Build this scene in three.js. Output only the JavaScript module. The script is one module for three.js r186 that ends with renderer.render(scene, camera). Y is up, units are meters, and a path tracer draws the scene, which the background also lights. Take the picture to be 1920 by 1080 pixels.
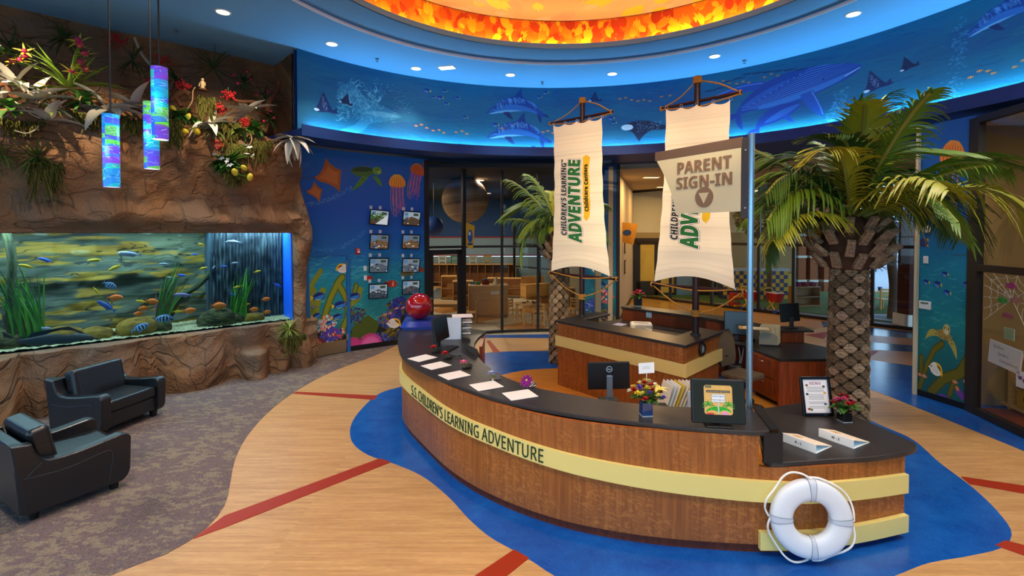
import * as THREE from 'three';
import { mergeGeometries, toCreasedNormals } from 'three/addons/utils/BufferGeometryUtils.js';
import { RoundedBoxGeometry } from 'three/addons/geometries/RoundedBoxGeometry.js';
import { RectAreaLightUniformsLib } from 'three/addons/lights/RectAreaLightUniformsLib.js';
import { FontLoader } from 'three/addons/loaders/FontLoader.js';
import { TextGeometry } from 'three/addons/geometries/TextGeometry.js';

// ------------------------------------------------------------------ camera, sky, exposure
const scene = new THREE.Scene();
const FOCAL = 900, EYE = 2.7, PITCH = -0.02, CY = 454;              // measured from the photograph (1920 x 1080)
const camera = new THREE.PerspectiveCamera(2 * Math.atan(540 / FOCAL) * 180 / Math.PI, 16 / 9, 0.05, 300);
camera.position.set(0, EYE, 0);
camera.rotation.x = PITCH;
camera.setViewOffset(1920, 1080, 0, 540 - CY, 1920, 1080);
scene.background = new THREE.Color(0.46, 0.73, 1.0);                 // even overcast sky outside the windows
scene.backgroundIntensity = 4.6;
const renderer = new THREE.WebGLRenderer({ antialias: true });
renderer.toneMapping = THREE.LinearToneMapping;
renderer.toneMappingExposure = 0.68;
renderer.shadowMap.enabled = true;
RectAreaLightUniformsLib.init();

const COVE = 150, SUNCOVE = 60, DOWN = 38, TANKLIGHT = 44, ROOMLIGHT = 130;   // brightness of the lamps built further down

// measuring helpers: where a sight line of the survey photograph meets a level, a depth or an upright plane
const cp = Math.cos(PITCH), sp = Math.sin(PITCH);
function sight(u, v) { const x = (u - 960) / FOCAL, y = -(v - CY) / FOCAL; return [x, y * cp + sp, y * sp - cp]; }
function level(u, v, h = 0) { const d = sight(u, v), t = (h - EYE) / d[1]; return new THREE.Vector3(d[0] * t, h, d[2] * t); }
function deep(u, v, depth) { const d = sight(u, v), t = -depth / d[2]; return new THREE.Vector3(d[0] * t, EYE + d[1] * t, -depth); }
function upright(u, v, a, b) {                                       // on the vertical plane through floor points a, b
  const d = sight(u, v), nx = b.z - a.z, nz = a.x - b.x, t = (a.x * nx + a.z * nz) / (d[0] * nx + d[2] * nz);
  return new THREE.Vector3(d[0] * t, EYE + d[1] * t, d[2] * t);
}

// ------------------------------------------------------------------ helpers
let seedState = 12345;
const rnd = () => { seedState = (seedState + 0x6d2b79f5) | 0; let t = Math.imul(seedState ^ (seedState >>> 15), 1 | seedState); t = (t + Math.imul(t ^ (t >>> 7), 61 | t)) ^ t; return ((t ^ (t >>> 14)) >>> 0) / 4294967296; };
const rr = (a, b) => a + (b - a) * rnd();
const V3 = (x, y, z) => new THREE.Vector3(x, y, z), V2 = (x, y) => new THREE.Vector2(x, y);
const lerp = THREE.MathUtils.lerp, clamp = THREE.MathUtils.clamp, sstep = THREE.MathUtils.smoothstep, PI = Math.PI, D2R = PI / 180;
const taken = {};
function numbered(n) { const k = taken[n] = (taken[n] ?? -1) + 1; return k ? n + '_' + String(k).padStart(3, '0') : n; }
function shade(o) { o.castShadow = o.receiveShadow = true; return o; }
function part(parent, name, geo, mat, pos, rot) {
  const m = shade(new THREE.Mesh(geo, mat)); m.name = name; parent.add(m);
  if (pos) m.position.set(...(pos.isVector3 ? pos.toArray() : pos)); if (rot) m.rotation.set(...rot);
  return m;
}
function tag(o, label, category, group) { o.userData.label = label; o.userData.category = category; if (group) o.userData.group = group; return o; }
function thing(name, label, category, pos = [0, 0, 0], turn = 0, group) {
  const o = new THREE.Group(); o.name = numbered(name); scene.add(o);
  o.position.set(...(pos.isVector3 ? pos.toArray() : pos)); o.rotation.y = turn;
  return tag(o, label, category, group);
}
function single(name, label, category, geo, mat, pos, rot, group) { const m = part(scene, numbered(name), geo, mat, pos, rot); return tag(m, label, category, group); }
function struct(name, geo, mat, parent = scene, pos, rot) { const m = part(parent, parent === scene ? numbered(name) : name, geo, mat, pos, rot); if (parent === scene) m.userData.kind = 'structure'; return m; }
function dup(src, label, pos, turn = 0, group) {
  const r = src.clone(); r.name = numbered(src.name.replace(/_\d{3}$/, '')); scene.add(r); r.userData = { ...src.userData };
  r.position.set(...(pos.isVector3 ? pos.toArray() : pos)); r.rotation.y = turn; if (label) r.userData.label = label; if (group) r.userData.group = group;
  return r;
}
function merge(list) {
  const l = list.map((g) => { const n = g.index ? g.toNonIndexed() : g.clone(); for (const k of Object.keys(n.attributes)) if (!['position', 'normal', 'uv'].includes(k)) n.deleteAttribute(k); if (!n.attributes.uv) n.setAttribute('uv', new THREE.BufferAttribute(new Float32Array(n.attributes.position.count * 2), 2)); return n; });
  return mergeGeometries(l);
}
function boxUV(geo, s = 1, rot = false) {                            // uv in metres (times s), projected along the main axis of each face
  const g = geo.index ? geo.toNonIndexed() : geo, p = g.attributes.position, uv = new Float32Array(p.count * 2), a = V3(), b = V3(), c = V3(), n = V3();
  for (let i = 0; i < p.count; i += 3) {
    a.fromBufferAttribute(p, i); b.fromBufferAttribute(p, i + 1); c.fromBufferAttribute(p, i + 2);
    n.copy(b).sub(a).cross(c.clone().sub(a)); const x = Math.abs(n.x), y = Math.abs(n.y), z = Math.abs(n.z);
    [a, b, c].forEach((q, k) => { const [u, v] = x > y && x > z ? [q.z, q.y] : y > z ? [q.x, q.z] : [q.x, q.y]; uv[(i + k) * 2] = (rot ? v : u) * s; uv[(i + k) * 2 + 1] = (rot ? u : v) * s; });
  }
  g.setAttribute('uv', new THREE.BufferAttribute(uv, 2)); return g;
}
const box = (w, h, d, x = 0, y = 0, z = 0) => boxUV(new THREE.BoxGeometry(w, h, d).translate(x, y, z));
const rbox = (w, h, d, r = 0.01, x = 0, y = 0, z = 0, seg = 2) => boxUV(new RoundedBoxGeometry(w, h, d, seg, Math.min(r, w / 2.01, h / 2.01, d / 2.01)).translate(x, y, z));
const cyl = (r1, r2, h, seg = 20, x = 0, y = 0, z = 0) => new THREE.CylinderGeometry(r1, r2, h, seg).translate(x, y, z);
const ball = (r, x = 0, y = 0, z = 0, a = 16, b = 12) => new THREE.SphereGeometry(r, a, b).translate(x, y, z);
const curve = (pts, closed = false, t = 0.5) => new THREE.CatmullRomCurve3(pts.map((p) => p.isVector3 ? p : V3(...p)), closed, 'centripetal', t);
const tube = (pts, r, seg = 24, rad = 6, closed = false) => new THREE.TubeGeometry(pts.getPoint ? pts : curve(pts, closed), seg, r, rad, closed);
const bar = (a, b, r, rad = 8) => { const d = b.clone().sub(a), g = new THREE.CylinderGeometry(r, r, d.length(), rad); g.applyQuaternion(new THREE.Quaternion().setFromUnitVectors(V3(0, 1, 0), d.clone().normalize())); const m = a.clone().add(b).multiplyScalar(0.5); return g.translate(m.x, m.y, m.z); };
const lathe = (pts, seg = 32) => new THREE.LatheGeometry(pts.map((p) => V2(...p)), seg);
function slab(pts, y0, y1, bevel = 0, holes = []) {                  // pts: [x, z] outline; an upright extrusion between two levels
  const sh = new THREE.Shape(pts.map((p) => V2(p[0], -p[1])));
  for (const h of holes) sh.holes.push(new THREE.Path(h.map((p) => V2(p[0], -p[1]))));
  const g = new THREE.ExtrudeGeometry(sh, { depth: y1 - y0 - 2 * bevel, bevelEnabled: bevel > 0, bevelSize: bevel, bevelThickness: bevel, bevelSegments: 2, bevelOffset: -bevel, curveSegments: 12 });
  return boxUV(g.rotateX(-PI / 2).translate(0, y0 + bevel, 0));
}
function sheet(nu, nv, f, uvf) {                                     // grid surface f(u, v) -> [x, y, z]
  const p = [], uv = [], ix = [];
  for (let j = 0; j <= nv; j++) for (let i = 0; i <= nu; i++) { const u = i / nu, v = j / nv, q = f(u, v); p.push(...(q.isVector3 ? q.toArray() : q)); uv.push(...(uvf ? uvf(u, v, q) : [u, v])); }
  for (let j = 0; j < nv; j++) for (let i = 0; i < nu; i++) { const a = j * (nu + 1) + i, b = a + 1, c = a + nu + 1, d = c + 1; ix.push(a, b, d, a, d, c); }
  const g = new THREE.BufferGeometry(); g.setAttribute('position', new THREE.Float32BufferAttribute(p, 3)); g.setAttribute('uv', new THREE.Float32BufferAttribute(uv, 2)); g.setIndex(ix); g.computeVertexNormals(); return g;
}
function wallStrip(path, y0, y1, thick) {                            // path: [x, z] along the visible face; thickness to its right; u = metres along
  const n = path.length, nor = path.map((p, i) => { const a = path[Math.max(0, i - 1)], b = path[Math.min(n - 1, i + 1)], dx = b[0] - a[0], dz = b[1] - a[1], l = Math.hypot(dx, dz); return [-dz / l, dx / l]; });
  const len = [0]; for (let i = 1; i < n; i++) len.push(len[i - 1] + Math.hypot(path[i][0] - path[i - 1][0], path[i][1] - path[i - 1][1]));
  const Y0 = typeof y0 === 'function' ? y0 : () => y0, Y1 = typeof y1 === 'function' ? y1 : () => y1;
  const ring = (i) => { const t = len[i] / len[n - 1], [x, z] = path[i], X = x - nor[i][0] * thick, Z = z - nor[i][1] * thick; return [[x, Y0(t), z], [x, Y1(t), z], [X, Y1(t), Z], [X, Y0(t), Z]]; };
  const gs = [];
  for (let k = 0; k < 4; k++) { const k2 = (k + 1) % 4; gs.push(sheet(n - 1, 1, (u, v) => ring(Math.round(u * (n - 1)))[v ? k2 : k], (u, v, q) => [len[Math.round(u * (n - 1))], k % 2 ? (v ? thick : 0) : q[1]])); }
  for (const i of [0, n - 1]) { const r = ring(i); gs.push(sheet(1, 1, (u, v) => r[v ? (u ? 2 : 1) : (u ? 3 : 0)], (u, v, q) => [u * thick, q[1]])); }
  return merge(gs);
}
const spline2 = (pts, n, closed = false) => curve(pts.map((p) => [p[0], 0, p[1]]), closed).getSpacedPoints(n).map((p) => [p.x, p.z]);
const xz = (v) => [v.x, v.z];

// ------------------------------------------------------------------ noise and textures
const hsh = (x, y, s = 0) => { let h = Math.imul(x, 374761393) ^ Math.imul(y, 668265263) ^ Math.imul(s + 11, 1274126177); h = Math.imul(h ^ (h >>> 13), 1274126177); return ((h ^ (h >>> 16)) >>> 0) / 4294967296; };
function vn(x, y, px = 0, py = 0, s = 0) {                           // value noise, periodic when px, py are given
  const X = Math.floor(x), Y = Math.floor(y), fx = x - X, fy = y - Y, u = fx * fx * (3 - 2 * fx), v = fy * fy * (3 - 2 * fy), w = (a, m) => m ? ((a % m) + m) % m : a;
  return lerp(lerp(hsh(w(X, px), w(Y, py), s), hsh(w(X + 1, px), w(Y, py), s), u), lerp(hsh(w(X, px), w(Y + 1, py), s), hsh(w(X + 1, px), w(Y + 1, py), s), u), v);
}
const fbm = (x, y, o = 4, p = 0, s = 0) => { let a = 0.5, t = 0, q = p; for (let i = 0; i < o; i++) { t += a * vn(x, y, q, q, s + i); x *= 2; y *= 2; q *= 2; a *= 0.5; } return t; };
function dataTex(w, h, f, srgb = true, rep) {
  const d = new Uint8Array(w * h * 4);
  for (let y = 0; y < h; y++) for (let x = 0; x < w; x++) { const c = f(x / w, y / h, x, y), i = (y * w + x) * 4; if (Array.isArray(c)) { d[i] = clamp(c[0], 0, 255); d[i + 1] = clamp(c[1], 0, 255); d[i + 2] = clamp(c[2], 0, 255); } else d[i] = d[i + 1] = d[i + 2] = clamp(c * 255, 0, 255); d[i + 3] = 255; }
  const t = new THREE.DataTexture(d, w, h); t.magFilter = THREE.LinearFilter; t.minFilter = THREE.LinearFilter; t.wrapS = t.wrapT = THREE.RepeatWrapping; if (srgb) t.colorSpace = THREE.SRGBColorSpace;
  if (rep) t.repeat.set(...rep); t.needsUpdate = true; return t;
}
function canvasTex(w, h, draw) {
  const c = document.createElement('canvas'); c.width = w; c.height = h; const x = c.getContext('2d'); draw(x, w, h);
  const t = new THREE.CanvasTexture(c); t.colorSpace = THREE.SRGBColorSpace; return t;
}
const std = (color, roughness = 0.6, o = {}) => new THREE.MeshStandardMaterial({ color, roughness, ...o });
const phy = (color, roughness = 0.6, o = {}) => new THREE.MeshPhysicalMaterial({ color, roughness, ...o });
const mixc = (a, b, t) => [lerp(a[0], b[0], t), lerp(a[1], b[1], t), lerp(a[2], b[2], t)];
const DS = { side: THREE.DoubleSide };

// procedural surfaces (all repeat; uv in metres)
const T = {};
T.plank = dataTex(512, 512, (u, v) => {                              // pale vinyl wood, grain along u
  const g = fbm(u * 4, v * 64, 3, 0, 1) * 0.6 + vn(u * 6, v * 160, 6, 160, 3) * 0.3 + vn(u * 40, v * 256, 40, 256, 5) * 0.22, b = mixc([162, 118, 72], [210, 168, 114], clamp(g * 1.15, 0, 1)); return b;
}, true);
T.blue = dataTex(256, 256, (u, v) => { const g = fbm(u * 6, v * 6, 5, 6, 2), h = vn(u * 70, v * 70, 70, 70, 4); return mixc([6, 62, 146], [30, 104, 190], clamp(g * 0.9 + h * 0.25, 0, 1)); });
T.carpet = dataTex(1024, 1024, (u, v) => {
  const w1 = vn(u * 60, v * 90, 60, 90, 7) * 0.9, w2 = vn(u * 70, v * 100, 70, 100, 9) * 1.2, k = vn(u * 28 + w1, v * 58 + w2, 28, 58, 31) * 0.62 + vn(u * 56 + w1, v * 116 + w2, 56, 116, 33) * 0.24 + vn(u * 9, v * 14, 9, 14, 35) * 0.3, leaf = sstep(k, 0.62, 0.68);
  const loop = vn(u * 220, v * 220, 220, 220, 12), fleck = hsh(Math.floor(u * 240), Math.floor(v * 240), 40);
  let c = mixc([86, 74, 74], [116, 101, 100], loop); if (fleck > 0.93) c = [70, 64, 88]; else if (fleck > 0.89) c = [122, 80, 66];
  return mixc(c, mixc([112, 102, 86], [152, 140, 114], loop), leaf * 0.65);
});
T.carpetB = dataTex(256, 256, (u, v) => vn(u * 64, v * 64, 64, 64, 12), false);
T.veneer = dataTex(512, 512, (u, v) => {                             // brown figured veneer, grain along v, short cross flecks
  const g = vn(u * 64, v * 3, 64, 3, 1) * 0.5 + vn(u * 128, v * 6, 128, 6, 2) * 0.3, f = sstep(vn(u * 46, v * 70 + u * 20, 46, 0, 8), 0.5, 0.8) * sstep(vn(u * 6, v * 5, 6, 5, 6), 0.15, 0.6);
  return mixc(mixc([124, 68, 26], [174, 104, 46], clamp(g * 1.2, 0, 1)), [200, 132, 68], f * 0.4);
});
T.redwood = dataTex(256, 512, (u, v) => mixc([112, 46, 16], [172, 82, 34], clamp(vn(u * 40, v * 3, 40, 3, 1) * 0.7 + vn(u * 90, v * 8, 90, 8, 2) * 0.4, 0, 1)));
T.maple = dataTex(256, 256, (u, v) => mixc([196, 146, 78], [226, 178, 108], vn(u * 3, v * 40, 3, 40, 1) * 0.6 + vn(u * 6, v * 90, 6, 90, 2) * 0.4));
T.lamin = dataTex(256, 256, (u, v) => { const g = vn(u * 90, v * 90, 90, 90, 3) * 0.5 + fbm(u * 8, v * 8, 4, 8, 5) * 0.6; return mixc([36, 33, 33], [58, 54, 52], g); });
const rockH = (u, v) => { const w = fbm(u * 4, v * 4, 4, 4, 3); const crack = 1 - sstep(Math.abs(vn(u * 9 + w * 2.2, v * 9 + w * 1.6, 9, 9, 21) - 0.5), 0, 0.05); const str = 1 - sstep(Math.abs(vn(u * 5 + w * 3, v * 16 + w * 3, 5, 16, 25) - 0.5), 0, 0.07); return clamp(0.25 + w * 0.75 - crack * 0.1 - str * 0.16 * sstep(vn(u * 6, v * 6, 6, 6, 71), 0.4, 0.7) + vn(u * 120, v * 120, 120, 120, 5) * 0.06, 0, 1); };
T.rockB = dataTex(1024, 1024, (u, v) => rockH(u, v), false);
T.rock = dataTex(1024, 1024, (u, v) => { const h = rockH(u, v), a = fbm(u * 3, v * 3, 4, 3, 41), b = fbm(u * 2, v * 2, 3, 2, 51); let c = mixc([104, 76, 52], [184, 146, 110], clamp(a * 1.5 - 0.25 + (h - 0.6) * 0.35, 0, 1)); c = mixc(c, [120, 110, 104], sstep(b, 0.5, 0.62) * 0.55); return mixc(c, [120, 78, 34], sstep(a, 0.55, 0.7) * 0.35); });
T.fine = dataTex(256, 256, (u, v) => vn(u * 60, v * 60, 60, 60, 1) * 0.5 + vn(u * 128, v * 128, 128, 128, 2) * 0.5, false);
T.weave = dataTex(128, 128, (u, v) => 0.5 + 0.25 * Math.sin(u * PI * 64) + 0.25 * Math.sin(v * PI * 64), false);
T.paint = dataTex(256, 256, (u, v) => 0.5 + (fbm(u * 20, v * 20, 3, 20, 3) - 0.5), false);
T.brick = dataTex(256, 256, (u, v) => mixc([122, 60, 38], [166, 92, 58], fbm(u * 12, v * 12, 3, 12, 3)));
T.turf = dataTex(256, 256, (u, v) => mixc([28, 66, 16], [78, 120, 36], vn(u * 100, v * 100, 100, 100, 3) * 0.7 + fbm(u * 6, v * 6, 3, 6, 9) * 0.5));

const M = {
  plank: std(0xffffff, 0.4, { map: T.plank }), blueFloor: std(0xffffff, 0.22, { map: T.blue }), carpet: std(0xffffff, 0.95, { map: T.carpet, bumpMap: T.carpetB, bumpScale: 0.004 }),
  red: std(0x9a2808, 0.5), amberFloor: std(0xffd890, 0.25, { map: T.maple }), veneer: std(0xffffff, 0.38, { map: T.veneer }), redwood: std(0xffffff, 0.35, { map: T.redwood }), maple: std(0xffffff, 0.45, { map: T.maple }),
  lamin: std(0xffffff, 0.36, { map: T.lamin }), band: std(0xe8d480, 0.4), rock: std(0xf2e2ce, 0.85, { map: T.rock, bumpMap: T.rockB, bumpScale: 0.17 }),
  black: std(0x111214, 0.45), blackGloss: std(0x0b0c0e, 0.18), dark: std(0x23211f, 0.6), frame: std(0x1a1714, 0.5), white: std(0xf0eee8, 0.55), paper: std(0xf6f5f0, 0.8), steel: std(0xb8bcc0, 0.3, { metalness: 1 }), chrome: std(0xd8dade, 0.12, { metalness: 1 }),
  ceiling: std(0x74b4e6, 0.7, { bumpMap: T.paint, bumpScale: 0.001 }), navy: std(0x0b3e86, 0.6), rope: std(0xc9963e, 0.8), mastWood: std(0x4a2a18, 0.5, { map: T.redwood }),
  glass: phy(0xf2f6f8, 0.02, { transmission: 1, thickness: 0, ior: 1.45 }), tan: std(0xb09468, 0.7), cream: std(0xd8ccA8, 0.7), ltan: std(0xc8b288, 0.7), leafD: std(0x2c4a1e, 0.6, DS), leafG: std(0x3c6a22, 0.55, DS), leafY: std(0x86902c, 0.6, DS), silver: std(0x9a958a, 0.75, DS),
};
for (const k of ['plank', 'blueFloor', 'carpet']) M[k].map.repeat.set(...({ plank: [0.5, 0.5], blueFloor: [1, 1], carpet: [0.5, 0.5] })[k]);
T.carpetB.repeat.set(2, 2); T.rock.repeat.set(0.5, 0.5); T.rockB.repeat.set(0.5, 0.5); T.veneer.repeat.set(1, 1); T.redwood.repeat.set(1.5, 1); T.maple.repeat.set(1.5, 1.5);
const FONTR = await new FontLoader().loadAsync('fonts/droid/droid_sans_regular.typeface.json');
const FONT = await new FontLoader().loadAsync('fonts/droid/droid_sans_bold.typeface.json');
// ------------------------------------------------------------------ painted sea life for the wall murals (flat print)
const path = (x, pts, close = true) => { x.beginPath(); x.moveTo(pts[0][0], pts[0][1]); for (let i = 1; i < pts.length; i++) { const p = pts[i]; p.length === 2 ? x.lineTo(...p) : p.length === 4 ? x.quadraticCurveTo(...p) : x.bezierCurveTo(...p); } if (close) x.closePath(); };
function at(x, px, py, sx, sy, turn, f) { x.save(); x.translate(px, py); x.rotate(turn); x.scale(sx, sy ?? sx); f(x); x.restore(); }
const fillp = (x, c, pts) => { x.fillStyle = c; path(x, pts); x.fill(); };
const ell = (x, c, a, b, rx, ry, t = 0) => { x.fillStyle = c; x.beginPath(); x.ellipse(a, b, rx, ry, t, 0, PI * 2); x.fill(); };
const Art = {
  // every figure is about 100 units long and swims to the left
  dolphin(x) {
    const body = [[-50, 8], [-44, 4, -38, -2, -34, -6], [-20, -22, 14, -26, 36, -4], [42, 2, 46, 8, 50, 12], [44, 12, 40, 10, 34, 7], [14, -2, -10, 6, -30, 8], [-38, 10, -46, 12, -50, 8]];
    fillp(x, '#0f3c80', [[-6, -17], [0, -24, 4, -32, 8, -34], [7, -26, 9, -20, 14, -16]]); fillp(x, '#0f3470', [[36, 3], [44, 6, 52, 6, 56, 12], [48, 12, 44, 12, 40, 10]]); fillp(x, '#0f3470', [[42, 8], [42, 14, 44, 18, 42, 22], [38, 18, 36, 12, 36, 8]]);
    fillp(x, '#164a98', body); x.save(); path(x, body); x.clip();
    fillp(x, '#2f78c4', [[-50, 10], [-30, -6, 0, -16, 36, 4], [30, 14, -10, 12, -50, 14]]); fillp(x, '#7cc4e4', [[-50, 12], [-30, 3, 0, -4, 36, 9], [20, 16, -20, 14, -50, 14]]); fillp(x, '#a8e4e8', [[-44, 12], [-28, 7, -4, 2, 28, 8], [10, 8, -20, 12, -44, 12]]);
    x.lineWidth = 0.7; for (let i = 0; i < 120; i++) { const t = hsh(i, 31), a = -36 + t * 74, y = -6 - 13 * Math.sin(PI * (t * 0.9 + 0.06)), l = 3 + 9 * hsh(i, 32); x.strokeStyle = ['#6ab4f0', '#0c2c66', '#3c8cd8', '#a0d4f8'][i % 4]; x.globalAlpha = 0.75; x.beginPath(); x.moveTo(a, y + hsh(i, 33) * 3); x.quadraticCurveTo(a + 2, y + l * 0.5, a + 3, y + l); x.stroke(); } x.globalAlpha = 1; x.restore();
    fillp(x, '#0d2f68', [[-22, 6], [-16, 14, -10, 16, -4, 17], [-8, 12, -10, 8, -12, 5]]); x.strokeStyle = '#0a2450'; x.lineWidth = 0.8; x.beginPath(); x.moveTo(-49, 9); x.quadraticCurveTo(-42, 7, -36, 5); x.stroke(); ell(x, '#081c40', -34, 1, 1.3, 1.1);
  },
  whale(x) {                                                         // swims to the right and up
    const body = [[-50, 14], [-40, -4, -16, -16, 8, -14], [26, -13, 42, -9, 50, -5], [50, 0, 40, 4, 30, 6], [10, 12, -14, 18, -32, 14], [-42, 14, -46, 18, -50, 14]];
    fillp(x, '#0e3c90', [[-50, 14], [-58, 16, -64, 14, -68, 18], [-60, 20, -54, 20, -50, 18], [-50, 24, -48, 28, -44, 30], [-44, 24, -46, 18, -46, 14]]); fillp(x, '#1a52ac', [[-24, -10], [-40, -14, -58, -10, -70, -4], [-56, -4, -40, -4, -26, -4]]); x.strokeStyle = '#7cacf0'; x.lineWidth = 0.5; x.beginPath(); x.moveTo(-26, -9); x.quadraticCurveTo(-46, -12, -68, -5); x.stroke();
    fillp(x, '#14489c', body); x.save(); path(x, body); x.clip(); fillp(x, '#2062b8', [[-46, 10], [-30, -2, -6, -10, 14, -9], [34, -8, 46, -6, 50, -4], [40, 4, 20, 8, 0, 12], [-16, 16, -34, 14, -46, 10]]); fillp(x, '#3a80cc', [[-30, 10], [-10, 2, 20, -3, 50, -5], [40, 4, 10, 12, -30, 14]]);
    for (let i = 0; i < 34; i++) { x.lineWidth = 0.28 + 0.3 * (i % 3); x.strokeStyle = ['#0c3a8c', '#6aa4e8', '#10449c'][i % 3]; x.beginPath(); x.moveTo(-46 + i * 1.6, 13 - i * 0.72); x.bezierCurveTo(-14 + i, 10 - i * 0.9, 20, 3 - i * 0.55, 50, -3.4 - i * 0.2); x.stroke(); } x.restore();
    fillp(x, '#1c58b0', [[4, 8], [8, 18, 14, 26, 22, 30], [22, 24, 18, 14, 14, 6]]); x.strokeStyle = '#8cbcf4'; x.lineWidth = 0.5; x.beginPath(); x.moveTo(13, 7); x.quadraticCurveTo(18, 16, 21.5, 28); x.stroke(); x.strokeStyle = '#b8d8f8'; x.lineWidth = 0.7; x.beginPath(); x.moveTo(38, 1); x.quadraticCurveTo(44, -1, 49, -3); x.stroke(); ell(x, '#06183c', 22, -1, 0.7, 0.5);
    at(x, -14, 20, 0.42, 0.42, -0.25, (c) => { fillp(c, '#124298', [[-50, 14], [-40, -10, -10, -20, 14, -14], [30, -10, 44, -4, 48, 0], [36, 12, 6, 20, -32, 14]]); fillp(c, '#2c68b8', [[-30, 8], [-10, -4, 24, -6, 46, 0], [30, 8, 0, 14, -30, 10]]); fillp(c, '#0c3684', [[-48, 14], [-62, 10, -70, 16, -76, 22], [-62, 22, -56, 22, -52, 20], [-52, 30, -50, 34, -44, 36], [-46, 26, -44, 20, -42, 14]]); fillp(c, '#164ca8', [[6, 12], [12, 22, 16, 28, 24, 30], [22, 20, 18, 14, 16, 8]]); });
  },
  eagleRay(x, c = '#0f2b5c', s = '#c8d8e4') {
    fillp(x, c, [[-34, 14], [-22, 0, -20, -26, -16, -40], [-6, -30, 4, -10, 20, 4], [30, 6, 36, 8, 42, 8], [34, 12, 24, 14, 16, 13], [0, 12, -12, 20, -26, 20]]);
    x.fillStyle = s; for (let i = 0; i < 130; i++) { const a = hsh(i, 1), b = hsh(i, 2), px = -18 + a * 22, py = -34 + a * 28 + b * 26; if (py < 11 && px > -20) x.fillRect(px, py, 1.1, 1.1); }
    fillp(x, '#dfe9ef', [[-36, 14], [-30, 8, -22, 10, -18, 14], [-24, 20, -32, 20, -36, 14]]); x.strokeStyle = c; x.lineWidth = 1; x.beginPath(); x.moveTo(40, 8); x.quadraticCurveTo(60, 8, 84, 6); x.stroke();
    fillp(x, c, [[22, 4], [28, -2, 30, -4, 33, -4], [32, 2, 34, 6, 36, 8]]);
  },
  spottedRay(x) {
    fillp(x, '#10203c', [[-48, -4], [-30, -18, 0, -20, 30, -6], [40, -4, 46, -4, 52, -4], [42, 6, 30, 4, 16, 4], [4, 6, -6, 16, -10, 26], [-16, 18, -20, 10, -26, 6], [-36, 4, -44, 2, -48, -4]]); ell(x, '#dfe9ef', -36, -3, 12, 6);
    x.fillStyle = '#8fb0c8'; for (let i = 0; i < 90; i++) { const px = -20 + hsh(i, 5) * 50, py = -14 + hsh(i, 6) * 20; x.fillRect(px, py, 1.2, 1.2); }
  },
  tang(x) { ell(x, '#0d2f8c', 0, 0, 34, 20); ell(x, '#2f7fd6', -2, 5, 27, 10); fillp(x, '#06164a', [[-20, -8], [0, -16, 20, -8, 26, 2], [10, -2, -6, -2, -20, -8]]); fillp(x, '#e8c81c', [[30, -4], [48, -12], [44, 0], [48, 12], [30, 4]]); fillp(x, '#c8d838', [[-16, 14], [0, 20, 14, 18, 24, 10], [10, 14, -4, 14, -16, 14]]); ell(x, '#ffffff', -26, -3, 2.6, 2.6); ell(x, '#000', -26, -3, 1.4, 1.4); },
  clown(x) { ell(x, '#e8641c', 0, 0, 30, 14); fillp(x, '#e8641c', [[26, 0], [44, -11], [40, 0], [44, 11]]); for (const [a, w] of [[-16, 5], [4, 7], [24, 4]]) { x.fillStyle = '#fff'; x.fillRect(a - w / 2, -12, w, 24); x.fillStyle = '#1a1008'; x.fillRect(a - w / 2 - 1, -12, 1, 24); x.fillRect(a + w / 2, -12, 1, 24); } ell(x, '#111', -25, -2, 2, 2); },
  butterfly(x) { ell(x, '#f4efe0', 0, 0, 40, 27); fillp(x, '#f2b81c', [[-8, -26], [20, -34, 40, -16, 42, 4], [46, 10, 46, 16, 40, 20], [28, 8, 10, -14, -8, -26]]); fillp(x, '#3a2208', [[2, -16], [14, -20, 30, -10, 32, 2], [22, -4, 12, -8, 2, -16]]); fillp(x, '#f4efe0', [[-36, -6], [-52, 4], [-36, 8]]); x.strokeStyle = '#9a9484'; x.lineWidth = 1; for (let i = 0; i < 7; i++) { x.beginPath(); x.moveTo(-26 + i * 6, -14); x.lineTo(-20 + i * 6, 16); x.stroke(); } ell(x, '#111', -32, -3, 3, 5); },
  turtle(x) {
    fillp(x, '#4c7a2c', [[-46, -4], [-30, -22, 14, -26, 34, -10], [28, 8, -8, 16, -30, 8]]); fillp(x, '#2c521c', [[-42, -5], [-28, -19, 10, -23, 28, -11], [10, -4, -22, -2, -42, -5]]);
    fillp(x, '#5e9a30', [[-6, 8], [-22, 22, -32, 40, -42, 52], [-30, 50, -8, 36, 12, 10]]); fillp(x, '#5e9a30', [[32, 4], [48, 10, 56, 24, 56, 36], [44, 34, 36, 20, 26, 10]]);
    ell(x, '#6fa838', 40, -10, 15, 12); ell(x, '#a8c86a', 46, -7, 6, 5); ell(x, '#122008', 42, -13, 2.2, 2.2); x.strokeStyle = '#1e3a10'; x.lineWidth = 1.2;
    for (let i = 0; i < 6; i++) { x.beginPath(); x.moveTo(-36 + i * 11, -6); x.lineTo(-30 + i * 10, -19); x.stroke(); } x.fillStyle = '#234212'; for (let i = 0; i < 60; i++) { const t = hsh(i, 3); x.fillRect(-6 - t * 32 + hsh(i, 4) * 12, 10 + t * 38, 1.6, 1.2); }
  },
  seaTurtle(x) {                                                     // brown turtle seen from the front
    fillp(x, '#a08440', [[-30, 4], [-14, -12, 18, -12, 34, 4], [24, 20, -16, 20, -30, 4]]); fillp(x, '#b0a04c', [[-22, 2], [-44, -8, -58, 4, -64, 30], [-52, 20, -36, 14, -18, 12]]); fillp(x, '#b0a04c', [[26, 6], [46, 8, 58, 28, 56, 52], [46, 42, 34, 24, 18, 18]]);
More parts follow.
